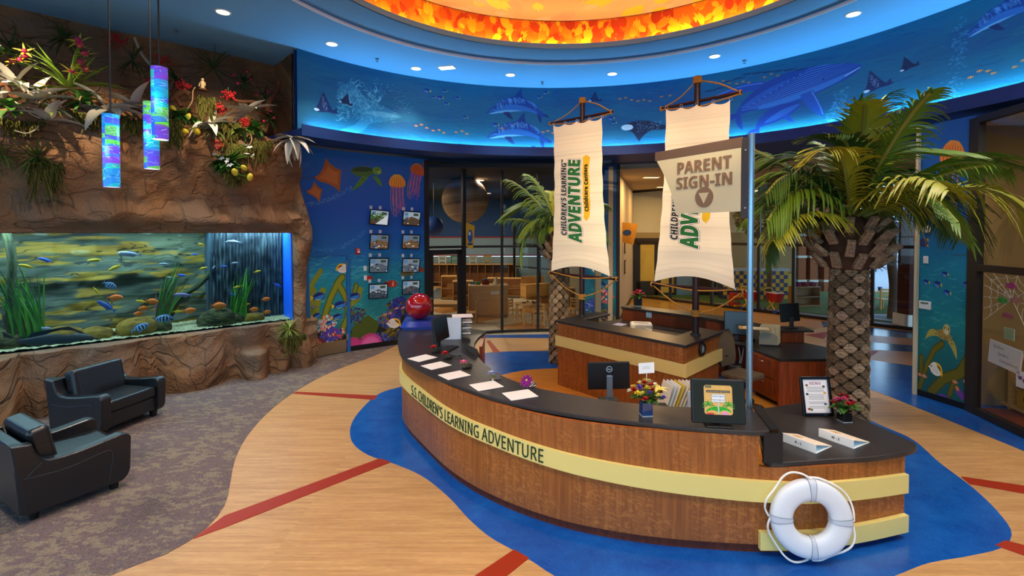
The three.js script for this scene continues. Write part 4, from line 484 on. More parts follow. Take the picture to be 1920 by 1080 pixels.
  for (const [x, z, l] of [[4.4, -15.2, 'nearer'], [5.8, -18.4, 'farther']]) { const o = thing('corridor_downlight', l + ' flat square lamp in the corridor ceiling', 'ceiling light', [x, y, z], 0, 'corridor ceiling lamps'); part(o, 'frame', rbox(0.5, 0.02, 0.3, 0.004, 0, -0.006, 0), M.white); part(o, 'diffuser', box(0.46, 0.01, 0.26, 0, -0.016, 0), std(0xffffff, 0.4, { emissive: 0xffe0b0, emissiveIntensity: 2 })); const r = new THREE.RectAreaLight(0xffd090, ROOMLIGHT * 2.6, 0.46, 0.26); r.position.y = -0.026; r.rotation.x = -PI / 2; r.name = 'corridor_lamp'; o.add(r); }
}
// ------------------------------------------------------------------ courtyard glazing and what stands beyond it
{
  const q = [[1298, 572], [1385, 580], [1422, 585], [1552, 601], [1630, 612], [1718, 621]].map(([u, v]) => xz(level(u, v))), A = q[2], B = q[5], dir = [(B[0] - A[0]), (B[1] - A[1])], E0 = [A[0] - dir[0] * 1.25, A[1] - dir[1] * 1.25];
  const L = Math.hypot(B[0] - E0[0], B[1] - E0[1]), fr = (u, v) => { const p = xz(level(u, v)); return ((p[0] - E0[0]) * (B[0] - E0[0]) + (p[1] - E0[1]) * (B[1] - E0[1])) / L / L; };
  storefront('window_3', [E0, B], 4.45, [0, 0.2, 0.38, fr(1422, 585), fr(1487, 593), fr(1556, 602), fr(1632, 612), 1], [0.05, 2.3, 4.4], { bar: 0.09, railH: 0.09 });
  struct('wall_right_back', wallStrip([B, [13, -8.5]], 0, 4.6, 0.2), M.cream); struct('wall_right_far', wallStrip([[B[0], B[1]], [6.98, -8.06]].reverse(), 0, 4.5, 0.08), M.navy);
  struct('wall_courtyard_lintel', wallStrip([E0, B], 4.4, 4.75, 0.2), M.frame);
  // ground outside
  const n = [-(B[1] - E0[1]) / L, (B[0] - E0[0]) / L].map((v) => -v);                                       // away from the hall
  const gp = (s, d) => [E0[0] + (B[0] - E0[0]) * s + n[0] * d, E0[1] + (B[1] - E0[1]) * s + n[1] * d];
  struct('floor_courtyard', slab([gp(-0.6, 0.05), gp(2.6, 0.05), gp(2.6, 30), gp(-0.6, 30)], -0.1, 0.004), std(0x8a8f98, 0.8));
  M.turf = std(0xffffff, 0.95, { map: T.turf }); struct('floor_turf', slab([gp(-0.1, 1.0), gp(1.5, 1.0), gp(1.7, 9.5), gp(0.5, 10.5), gp(0.1, 6)], 0.004, 0.02), M.turf);
  struct('ceiling_courtyard', slab([gp(-0.6, 0.1), gp(2.2, 0.1), gp(2.2, 9), gp(-0.6, 9)], 5.2, 5.4), M.cream);
  // pale blue and orange building with columns
  const bl = thing('courtyard_house', 'orange and pale blue building with white bands beyond the turf', 'building', [0, 0, 0]); const wx = (u, v, d) => { const p = deep(u, v, d); return p; };
  const bz = 22; const X0 = deep(1500, 436, bz).x, X1 = deep(1580, 436, bz).x; part(bl, 'wall', box(X1 - X0 + 3.2, 5, 0.2, (X0 + X1) / 2 - 1.2, 2.5, -bz - 0.4), std(0x86a2bc, 0.7)); for (const u of [1500, 1522, 1548]) { const p = deep(u, 436, bz); part(bl, 'column', box(0.34, 5, 0.4, p.x, 2.5, p.z), std(0xa8582c, 0.7)); for (const y of [0.5, 1.6, 2.6, 3.5]) part(bl, 'white_band', box(0.4, 0.1, 0.46, p.x, y, p.z), M.white); } part(bl, 'window', box(0.8, 2.4, 0.1, deep(1535, 436, bz).x, 2.2, -bz - 0.26), std(0x50708c, 0.2));
  const bl2 = thing('courtyard_facade', 'tan slatted facade at the left end of the courtyard', 'building', [0, 0, 0]); { const p = deep(1370, 436, 25), r = deep(1440, 436, 25); part(bl2, 'wall', box(r.x - p.x + 4, 5, 0.2, (p.x + r.x) / 2 - 1, 2.5, -25.3), std(0x8a8470, 0.7)); for (let i = 0; i < 9; i++) part(bl2, 'slat', box(0.12, 5, 0.08, p.x - 1 + i * 0.45, 2.5, -25.16), std(0x6a6454, 0.7)); const g = part(bl2, 'glass_wall', box(2.6, 4.2, 0.06, r.x + 1.9, 2.1, -24.6), std(0x5a8aa0, 0.15)); }
  const far = thing('far_terrace', 'pale paved terrace wall with dark picnic tables beyond the palm', 'terrace', [0, 0, 0]); { const p = deep(1660, 436, 34); part(far, 'wall', box(14, 1.0, 0.3, p.x + 1, 0.5, -36), std(0xb8bcc8, 0.7)); part(far, 'fence_rail', merge(Array.from({ length: 10 }, (_, i) => box(0.08, 1.6, 0.08, p.x - 5 + i * 1.2, 0.8, -33)).concat([box(12, 0.1, 0.06, p.x, 1.5, -33), box(12, 0.1, 0.06, p.x, 0.7, -33)])), std(0x3a4450, 0.6)); }
  const col = thing('brick_pier', 'dark red brick pier at the right edge of the courtyard window', 'pillar', deep(1706, 560, 13.9).setY(0)); part(col, 'shaft', rbox(0.42, 4.2, 0.42, 0.02, 0, 2.3, 0), std(0x7a3c28, 0.8, { map: T.brick })); part(col, 'plinth', rbox(0.56, 0.34, 0.56, 0.02, 0, 0.17, 0), M.white);
  const planter = thing('tree_ring', 'pale round paving ring at the foot of the courtyard tree', 'paving', level(1672, 598)); part(planter, 'ring', new THREE.TorusGeometry(0.6, 0.12, 8, 40).rotateX(PI / 2).scale(1, 0.15, 1).translate(0, 0.024, 0), std(0x9ab0c8, 0.7)); part(planter, 'soil', cyl(0.5, 0.5, 0.02, 30, 0, 0.012, 0), std(0x6a7a8a, 0.8));
  // trees
  const tree = (label, base, h, crownY, R, n, tr) => { const o = thing('courtyard_tree', label, 'tree', base, 0, 'courtyard trees'); part(o, 'trunk', tube([[0, 0, 0], [0.04, h * 0.4, 0.02], [-0.03, h * 0.75, 0], [0.05, h, 0.05]], tr, 16, 10), std(0x5a4a3c, 0.9)); const lv = []; const leaf = new THREE.PlaneGeometry(0.16, 0.08); const br = []; for (let i = 0; i < 9; i++) { const a = i * 2.4, e = rr(0.2, 1); br.push(tube([[0, h * 0.62 + i * 0.1, 0], [Math.cos(a) * R * 0.45, crownY + (e - 0.5) * R * 0.6, Math.sin(a) * R * 0.45], [Math.cos(a) * R * 0.8, crownY + (e - 0.4) * R, Math.sin(a) * R * 0.8]], 0.02, 8, 5)); } part(o, 'branches', merge(br), std(0x5a4a3c, 0.9)); for (let i = 0; i < n; i++) { const a = rnd() * 6.283, b = Math.acos(rr(-1, 1)), r = R * Math.cbrt(rr(0.15, 1)); const g = leaf.clone().rotateX(rr(-1.4, 1.4)).rotateY(rr(0, 6.28)).rotateZ(rr(-0.6, 0.6)); g.translate(r * Math.sin(b) * Math.cos(a), crownY + 0.75 * r * Math.cos(b), r * Math.sin(b) * Math.sin(a)); lv.push(g); } part(o, 'foliage', merge(lv), std(0x3a5a38, 0.7, DS)); return o; };
  tree('leafy courtyard tree left of the right palm', level(1440, 566), 2.6, 3.35, 1.25, 1500, 0.09); tree('leafy courtyard tree behind the right palm trunk', level(1672, 598), 2.5, 3.1, 0.95, 1700, 0.13);
  // toy shelf, carts, table, checked counter
  const sh = thing('toy_shelf_outdoor', 'open wooden toy shelf with purple bins on the turf', 'shelf', level(1508, 574), 0.15); part(sh, 'case', merge([box(0.03, 0.72, 0.4, -0.48, 0.36, 0), box(0.03, 0.72, 0.4, 0.48, 0.36, 0), box(0.99, 0.03, 0.4, 0, 0.72, 0), box(0.99, 0.04, 0.4, 0, 0.04, 0), box(0.96, 0.025, 0.38, 0, 0.36, 0), box(0.96, 0.7, 0.02, 0, 0.36, -0.19)]), std(0x9a7444, 0.6)); const shp = sh.position;
  for (let i = 0; i < 3; i++) { const o = thing('toy_bin', ['left', 'middle', 'right'][i] + ' purple bin on the courtyard toy shelf', 'bin', [shp.x - 0.3 + i * 0.3, shp.y + 0.736, shp.z], 0.15, 'purple bins'); part(o, 'tub', lathe([[0.001, 0], [0.11, 0], [0.135, 0.14], [0.125, 0.14], [0.1, 0.01], [0.001, 0.01]], 4).rotateY(PI / 4), std(0x7a2050, 0.5)); part(o, 'rim', new THREE.TorusGeometry(0.135, 0.01, 6, 4).rotateX(PI / 2).rotateY(PI / 4).translate(0, 0.14, 0), std(0x5a1a60, 0.5)); }
  const cart = (label, pos, turn) => { const o = thing('toy_cart', label, 'toy cart', pos, turn, 'toy shopping carts'); part(o, 'basket', new THREE.CylinderGeometry(0.26, 0.17, 0.3, 4, 1).rotateY(PI / 4).scale(1, 1, 1.25).translate(0, 0.52, 0), std(0xc01c28, 0.4)); part(o, 'basket_lid', box(0.34, 0.02, 0.42, 0, 0.68, 0), std(0xe8d8d8, 0.5)); part(o, 'handle', tube([[-0.16, 0.6, -0.24], [-0.16, 0.78, -0.3], [0.16, 0.78, -0.3], [0.16, 0.6, -0.24]], 0.022, 20, 8), std(0xe0b010, 0.4)); part(o, 'frame', merge([bar(V3(-0.14, 0.4, 0.1), V3(-0.18, 0.08, -0.2), 0.025), bar(V3(0.14, 0.4, 0.1), V3(0.18, 0.08, -0.2), 0.025), bar(V3(-0.14, 0.4, -0.1), V3(-0.18, 0.08, 0.2), 0.025), bar(V3(0.14, 0.4, -0.1), V3(0.18, 0.08, 0.2), 0.025)]), std(0xe0b010, 0.4)); for (const sx of [-1, 1]) for (const sz of [-1, 1]) part(o, 'wheel', cyl(0.07, 0.07, 0.04, 14).rotateZ(PI / 2).translate(sx * 0.2, 0.07, sz * 0.2), std(0x1c3ca0, 0.5)); return o; };
  cart('red and yellow toy shopping cart nearer the palm trunk', level(1453, 587), 0.3); cart('red and yellow toy shopping cart beside the grey sign pole', level(1408, 583), 0.2);
  { const o = thing('toy_register', 'red and yellow toy blocks stand left of the carts', 'toy', level(1380, 578), 0); part(o, 'body', rbox(0.3, 0.55, 0.3, 0.02, -0.05, 0.275, 0), std(0xb01c20, 0.5)); for (let i = 0; i < 3; i++) part(o, 'ledge', rbox(0.44, 0.05, 0.4, 0.01, 0.06, 0.12 + i * 0.16, 0.05), std([0xd8a010, 0x3c8a3c, 0xd8a010][i], 0.5)); }
  const tb = thing('courtyard_table', 'pale wooden table with toys on the courtyard turf', 'table', deep(1652, 560, 17.5).setY(0.02), 0.1); part(tb, 'tabletop', rbox(1.5, 0.04, 0.7, 0.01, 0, 0.55, 0), M.maple); for (const sx of [-1, 1]) for (const sz of [-1, 1]) part(tb, 'leg', box(0.06, 0.54, 0.06, sx * 0.68, 0.27, sz * 0.28), M.maple);
  const tp = tb.position; [[0xc82828, 'red'], [0x2c50b0, 'blue'], [0xe0b020, 'yellow']].forEach(([c, n2], i) => { const o = thing('toy_cup', n2 + ' toy cup on the courtyard table', 'toy', [tp.x - 0.5 + i * 0.45, tp.y + 0.57, tp.z], 0, 'toy cups'); part(o, 'cup', lathe([[0.001, 0], [0.05, 0], [0.065, 0.12], [0.055, 0.12], [0.045, 0.01], [0.001, 0.01]], 16), std(c, 0.5)); part(o, 'handle', new THREE.TorusGeometry(0.03, 0.008, 6, 14).translate(0.075, 0.06, 0), std(c, 0.5)); });
  for (const [dx, t, l] of [[0.3, PI, 'pale wooden chair on the turf right of the palm trunk'], [-0.55, PI, 'pale wooden chair on the turf close behind the palm trunk']]) { const o = thing('garden_chair', l, 'chair', [tp.x + dx, 0.02, tp.z + 0.75], t, 'courtyard chairs'); part(o, 'seat', rbox(0.38, 0.03, 0.36, 0.008, 0, 0.36, 0), M.maple); for (const s of [-1, 1]) { part(o, 'leg', box(0.04, 0.36, 0.04, s * 0.16, 0.18, 0.15), M.maple); part(o, 'leg', box(0.04, 0.74, 0.04, s * 0.16, 0.37, -0.16), M.maple); } for (const y of [0.5, 0.6, 0.7]) part(o, 'back_slat', rbox(0.32, 0.06, 0.02, 0.006, 0, y, -0.16), M.maple); }
  const ck = thing('checked_counter', 'counter tiled in a yellow and blue check behind the carts', 'counter', deep(1425, 520, 19.5).setY(0.004)); part(ck, 'core', box(2.6, 1.16, 0.5, -0.3, 0.58, -0.02), std(0x1c2c5a, 0.6)); part(ck, 'top_board', rbox(2.7, 0.1, 0.56, 0.01, -0.3, 1.2, 0), std(0xb8bcc0, 0.5)); const tl = box(0.155, 0.155, 0.02), ty = std(0xd8a418, 0.5), tn = std(0x14285a, 0.5); for (let i = 0; i < 16; i++) for (let j = 0; j < 7; j++) part(ck, 'tile', tl, (i + j) % 2 ? ty : tn, [-1.52 + i * 0.162, 0.1 + j * 0.162, 0.24]);
}
// ------------------------------------------------------------------ right wall: sea panel and dark window
{
  const A = level(1719, 740), B = level(1820, 772), L = A.distanceTo(B), PH = 4.45, ang = Math.atan2(-(B.z - A.z), B.x - A.x), un = V3((B.x - A.x) / L, 0, (B.z - A.z) / L), nn = V3(-un.z, 0, un.x);
  const P0 = (u, v) => { const p = upright(u, v, A, B); return [p.clone().sub(A).dot(un), p.y]; };
  T.panel = canvasTex(384, 1300, (x, w, h) => {
    x.fillStyle = vgrad(x, h, [[0, '#0e5cac'], [0.35, '#0f5cac'], [0.5, '#1080a4'], [0.7, '#12868c'], [0.9, '#0e5c60']]); x.fillRect(0, 0, w, h); swirlWater(x, w, h * 0.5, 120); caustic(x, w, h, 0.5, 0.85, 90, () => 'rgba(140,235,210,' + rr(0.2, 0.65) + ')', 70);
    const P = (u, v) => { const [s, y] = P0(u, v); return [s / L * w, (1 - y / PH) * h]; }, S = h / PH * 0.0085, put = (u, v, len, f, t = 0, fl = 1, ...m) => { const p = P(u, v), s = len * S / 100; at(x, p[0], p[1], s * fl, s, t, (c) => f(c, ...m)); };
    put(1785, 300, 120, Art.jelly, 0.2, 1, '#d86820', '#f09a40', '#6a58b0'); for (const [u, v] of [[1734, 407], [1750, 402], [1768, 406], [1808, 410], [1819, 404], [1808, 372], [1816, 368]]) put(u, v, 16, Art.clown);
    const K = (l, wd, c) => kelp(x, l.map(([u, v]) => P(u, v)), wd * S, c); for (const [c, o] of [['#4a4c10', 0], ['#6a6418', -5]]) { K([[1724, 725], [1740, 680], [1752, 655], [1766, 645]], 15 + o, c); K([[1745, 735], [1770, 710], [1800, 700], [1816, 690]], 22 + o, c); K([[1726, 700], [1728, 670]], 14 + o, c); K([[1780, 740], [1795, 700], [1815, 665]], 14 + o, c); }
    put(1768, 624, 78, Art.seaTurtle, 0.1); put(1755, 692, 46, Art.butterfly, 0.15, 1); for (const [u, v] of [[1733, 705], [1724, 702], [1790, 716], [1810, 716]]) put(u, v, 22, Art.clown, 0.1);
    for (const [u, v, s] of [[1771, 514, 26], [1736, 529, 26], [1757, 533, 32], [1775, 549, 28], [1812, 534, 30], [1721, 514, 16]]) put(u, v, s, Art.tang, 0.05); put(1732, 455, 34, (c) => { ell(c, '#2c3c70', 0, 0, 40, 26); fillp(c, '#c89830', [[20, -20], [44, -30], [40, 0]]); fillp(c, '#c87830', [[20, 16], [46, 26], [36, 6]]); });
    for (const [u, v] of [[1775, 465], [1798, 478], [1812, 456]]) put(u, v, 40, (c) => { fillp(c, '#2a6a88', [[-60, 2], [-20, -6, 20, -6, 44, 0], [56, -10], [54, 12], [40, 4], [0, 8, -30, 6, -60, 2]]); });
    put(1770, 748, 40, (c) => { ell(c, '#6a3ca0', 0, 0, 46, 20); ell(c, '#d86820', 30, 0, 14, 10); }, 0.1); put(1800, 738, 36, (c) => { ell(c, '#7a3c98', 0, 0, 46, 18); ell(c, '#e08830', -30, -6, 16, 10); }, 0.6); coral2(x, P(1750, 755), 26 * S); 
  });
  function coral2(x, p, r) { coral(x, p[0], p[1], r, ['#2c3c80', '#6a2c70', '#5a5010'], 60); }
  struct('wall_sea_panel', wallStrip([xz(A), xz(B)], 0, PH, 0.16), stripMat(T.panel, L, 0, PH)); struct('baseboard_panel', wallStrip([xz(A.clone().addScaledVector(nn, 0.012)), xz(B.clone().addScaledVector(nn, 0.012))], 0, 0.1, 0.012), M.black); struct('trim_7', rbox(0.05, PH, 0.05, 0.006, A.x - 0.03, PH / 2, A.z - 0.01), M.cream);
  const onP = (u, v, f) => { const p = upright(u, v, A, B); return f(p, ang); };
  onP(1738, 430, (p, a) => { const o = thing('wall_detector', 'small round white device high on the right sea panel', 'detector', p, a); part(o, 'base', cyl(0.055, 0.06, 0.02, 24).rotateX(PI / 2).translate(0, 0, 0.01), M.white); part(o, 'cap', cyl(0.042, 0.05, 0.02, 24).rotateX(PI / 2).translate(0, 0, 0.03), M.white); });
  onP(1736.5, 487, (p, a) => { const o = thing('light_switch', 'white light switch on the right sea panel', 'switch', p, a); part(o, 'plate', rbox(0.075, 0.12, 0.012, 0.004, 0, 0, 0.007), M.white); for (const dy of [-0.025, 0.025]) part(o, 'rocker', rbox(0.035, 0.04, 0.012, 0.003, 0, dy, 0.014), M.white); });
  onP(1736, 572, (p, a) => { const o = thing('alarm_keypad', 'white alarm keypad on the right sea panel', 'keypad', p, a); part(o, 'housing', rbox(0.18, 0.13, 0.03, 0.008, 0, 0, 0.016), M.white); part(o, 'display', box(0.12, 0.025, 0.004, 0, 0.035, 0.032), std(0x6a7a60, 0.3)); });
  // dark framed window beyond it
  const D = level(1925, 822), E = B.clone(), far = E.clone().add(D.clone().sub(E).multiplyScalar(3.2));
  storefront('window_4', [xz(E), xz(far)], 4.4, [0.01, 0.36, 0.7, 1], [0.06, 2.18, 4.36], { bar: 0.1, railH: 0.1, wide: [1.8, 1, 1, 1] });
  struct('wall_right', wallStrip([xz(far), [far.x - 0.4, 4]], 0, 4.6, 0.2), M.navy);
  const dn = D.clone().sub(E).normalize(), out = V3(dn.z, 0, -dn.x), W = (s, y, o) => E.clone().addScaledVector(dn, s).addScaledVector(out, o).setY(y), ra = Math.atan2(-dn.z, dn.x);
  // little room behind
  struct('floor_side_room', slab([W(-0.2, 0, 0.1), W(5, 0, 0.1), W(5, 0, 4), W(-0.2, 0, 4)].map(xz), 0, 0.008), std(0x8a3c10, 0.25)); struct('wall_side_room', wallStrip([xz(W(-0.5, 0, 2.6)), xz(W(5.2, 0, 2.6))], 0, 4.4, 0.12), std(0x9a8458, 0.7)); struct('wall_side_room_end', wallStrip([xz(W(-0.35, 0, 0.1)), xz(W(-0.35, 0, 2.7))], 0, 4.4, 0.1), std(0x8a7448, 0.7)); struct('ceiling_side_room', slab([W(-0.5, 0, 0.12), W(5.2, 0, 0.12), W(5.2, 0, 2.8), W(-0.5, 0, 2.8)].map(xz), 4.35, 4.45), M.cream); struct('wall_side_room_end', wallStrip([xz(W(5.1, 0, 2.7)), xz(W(5.1, 0, 0.1))], 0, 4.4, 0.1), M.tan);
  { const p = W(2, 4.35, 1.4); panelLight('side_room_light', 'flat panel lamp in the room behind the right window', p.x, 4.35, p.z, 0.6, 0.4, ROOMLIGHT * 0.6); }
  { const p = upright(1905, 460, W(0, 0, 2.3), W(1, 0, 2.3)), o = thing('yellow_poster', 'yellow poster with a film clapper and palms behind the right window', 'poster', p.addScaledVector(out, 0.2), ra); T.post = canvasTex(320, 256, (x, w, h) => { x.fillStyle = '#d8a018'; x.fillRect(0, 0, w, h); x.strokeStyle = '#a07010'; x.lineWidth = 8; x.strokeRect(4, 4, w - 8, h - 8); x.fillStyle = '#20180c'; at(x, 160, 118, 1, 1, -0.1, (c) => { c.fillRect(-60, -20, 120, 62); c.fillRect(-60, -46, 120, 20); c.fillStyle = '#e8dcb8'; for (let i = 0; i < 4; i++) fillp(c, '#e8dcb8', [[-50 + i * 30, -46], [-36 + i * 30, -46], [-46 + i * 30, -26], [-60 + i * 30, -26]]); for (let i = 0; i < 3; i++) c.fillRect(-50, -8 + i * 16, 100, 3); }); for (const s of [-1, 1]) { x.strokeStyle = '#2c3a10'; x.lineWidth = 6; x.beginPath(); x.moveTo(160 + s * 96, 180); x.lineTo(160 + s * 92, 96); x.stroke(); for (let i = 0; i < 7; i++) { const a = PI + i * PI / 6; x.beginPath(); x.moveTo(160 + s * 92, 96); x.quadraticCurveTo(160 + s * 92 + Math.cos(a) * 26, 96 + Math.sin(a) * 24 - 10, 160 + s * 92 + Math.cos(a) * 38, 96 + Math.sin(a) * 18); x.stroke(); } } x.fillStyle = '#3a280c'; x.font = 'bold 26px serif'; x.textAlign = 'center'; x.fillText('PICTURE PARADISE', 160, 214, 240); }); part(o, 'board', rbox(0.95, 0.78, 0.03, 0.006), M.dark); part(o, 'print', new THREE.PlaneGeometry(0.92, 0.75).translate(0, 0, 0.017), std(0xffffff, 0.6, { map: T.post })); }
  // notices, string web and paper shapes on the inside of the glass
  const note = (name, label, u, v, w, h, mat, tilt = 0) => { const p = upright(u, v, E, D).addScaledVector(out, 0.02), o = thing(name, label, 'notice', p, ra); part(o, 'sheet', box(w, h, 0.004), M.paper, [0, 0, 0], [0, 0, tilt]); if (mat) part(o, 'print', new THREE.PlaneGeometry(w * 0.96, h * 0.96), mat, [0, 0, 0.004], [0, 0, tilt]); return o; };
  T.spid = canvasTex(320, 180, (x, w, h) => { x.fillStyle = '#d8d4c8'; x.fillRect(0, 0, w, h); x.fillStyle = '#5a5850'; x.font = 'italic 34px sans-serif'; x.fillText('Spiders', 30, 50); x.fillText('Spiders', 84, 100); x.fillText('Everywhere!', 110, 150); });
  T.bats = canvasTex(128, 96, (x, w, h) => { x.fillStyle = '#e4e4e8'; x.fillRect(0, 0, w, h); for (const [a, b, c] of [[30, 40, '#6a3c90'], [64, 52, '#9a3c70'], [98, 40, '#6a3c90']]) { ell(x, c, a, b, 14, 10); ell(x, c, a - 10, b - 8, 6, 6); ell(x, c, a + 10, b - 8, 6, 6); } });
  note('handwritten_notice', 'wide white handwritten notice about spiders on the right window', 1881, 668, 0.54, 0.33, std(0xffffff, 0.8, { map: T.spid }), -0.1); note('drawing_sheet', 'white sheet with a small green drawing on the right window', 1889, 626, 0.17, 0.16, std(0x9ab080, 0.8)); note('bat_picture', 'framed sheet of purple bats at the right edge of the window', 1918, 714, 0.26, 0.22, std(0xffffff, 0.8, { map: T.bats }));
  const web = thing('string_web', 'white string spider web stretched across the right window', 'decoration', [0, 0, 0]); const wp = (u, v) => upright(u, v, E, D).addScaledVector(out, 0.03), cw = [1893, 561], ends = [[1841, 513], [1841, 534], [1840, 556], [1840, 578], [1840, 600], [1856, 509], [1880, 507], [1905, 507], [1935, 540], [1940, 580], [1925, 630]];
  ends.forEach((e) => part(web, 'strand', bar(wp(...e), wp(...cw), 0.0035, 5), M.white)); for (const k of [0.3, 0.55, 0.8]) for (let i = 0; i < ends.length - 1; i++) { const ord = [4, 3, 2, 1, 0, 5, 6, 7, 8, 9, 10], a = ends[ord[i]], b = ends[ord[i + 1]], p = wp(lerp(cw[0], a[0], k), lerp(cw[1], a[1], k)), q = wp(lerp(cw[0], b[0], k), lerp(cw[1], b[1], k)), m = p.clone().lerp(q, 0.5).lerp(wp(...cw), 0.1); part(web, 'thread', tube([p, m, q], 0.003, 6, 4), M.white); }
  [[1896, 536, 0xb03c78, 'pink paper spider high in the string web'], [1880, 563, 0x3c9a3c, 'green paper spider in the string web'], [1905, 563, 0xa8746a, 'tan paper spider right of the green one'], [1890, 592, 0x9a5060, 'rose paper spider low in the string web']].forEach(([u, v, c, l]) => { const o = thing('paper_spider', l, 'decoration', wp(u, v).addScaledVector(out, -0.03), ra, 'paper spiders'); part(o, 'body', ball(0.045, 0, 0, 0, 14, 10).scale(1.2, 1, 0.5), std(c, 0.7)); const lg = []; for (let i = 0; i < 4; i++) for (const s of [-1, 1]) lg.push(tube([[0, 0, 0], [s * 0.05, 0.03 - i * 0.015, 0.01], [s * 0.085, -0.02 - i * 0.016 + 0.03, 0.005]], 0.005, 6, 4)); part(o, 'legs', merge(lg), std(c, 0.7)); });
  // cubby behind the glass with a bin
  const cb = upright(1885, 745, W(0, 0, 0.6), W(1, 0, 0.6)).setY(0.008), o = thing('cubby_unit', 'low wooden cubby unit behind the right window', 'shelf', cb.addScaledVector(out, 0.25), ra); part(o, 'case', merge([box(0.03, 0.8, 0.42, -0.42, 0.4, 0), box(0.03, 0.8, 0.42, 0.0, 0.4, 0), box(0.03, 0.8, 0.42, 0.62, 0.4, 0), box(1.07, 0.04, 0.44, 0.1, 0.8, 0), box(1.07, 0.05, 0.42, 0.1, 0.05, 0), box(1.07, 0.8, 0.02, 0.1, 0.4, -0.2)]), M.maple); part(o, 'shelf_board', box(0.62, 0.025, 0.4, 0.31, 0.42, 0), M.maple);
  const bn = thing('storage_bin', 'yellow storage bin in the cubby behind the right window', 'bin', o.localToWorld(V3(0.3, 0.078, 0.04)), ra); part(bn, 'tub', rbox(0.36, 0.26, 0.32, 0.02, 0, 0.13, 0), std(0xc89a28, 0.5)); part(bn, 'label', box(0.1, 0.06, 0.004, 0, 0.15, 0.162), std(0x2c2418, 0.6)); part(bn, 'rim', rbox(0.38, 0.03, 0.34, 0.01, 0, 0.26, 0), std(0xb88820, 0.5));
}
// ------------------------------------------------------------------ front of the hall, behind the camera: tall entrance glazing and closing walls
{
  storefront('window_5', [[6.3, 3.6], [-10.8, 3.6]], 4.6, [0, 0.1, 0.2, 0.3, 0.4, 0.5, 0.6, 0.7, 0.8, 0.9, 1], [0.06, 2.4, 4.5], { bar: 0.08 });
  struct('wall_front', box(26, 1.6, 0.25, 0.5, 5.35, 3.75), M.navy); struct('wall_front_return', box(7, 6, 0.25, 9.9, 3, 3.75), M.navy);
  storefront('window_6', [[-11.4, 3.4], [-11.4, -3.6]], 4.6, [0, 0.2, 0.4, 0.6, 0.8, 1], [0.06, 2.4, 4.5], { bar: 0.08 }); struct('wall_left_upper', box(0.25, 1.6, 18, -11.6, 5.35, -4.6), M.navy); struct('wall_left_back', box(0.25, 6, 9, -11.6, 3, -8.2), M.navy);
  struct('floor_outside', slab([[-40, 3.9], [30, 3.9], [30, 40], [-40, 40]], -0.3, -0.12), std(0x9a9a98, 0.9)); struct('floor_outside', slab([[-40, 3.9], [-12.1, 3.9], [-12.1, -16], [-40, -16]], -0.3, -0.12), std(0x9a9a98, 0.9));
}
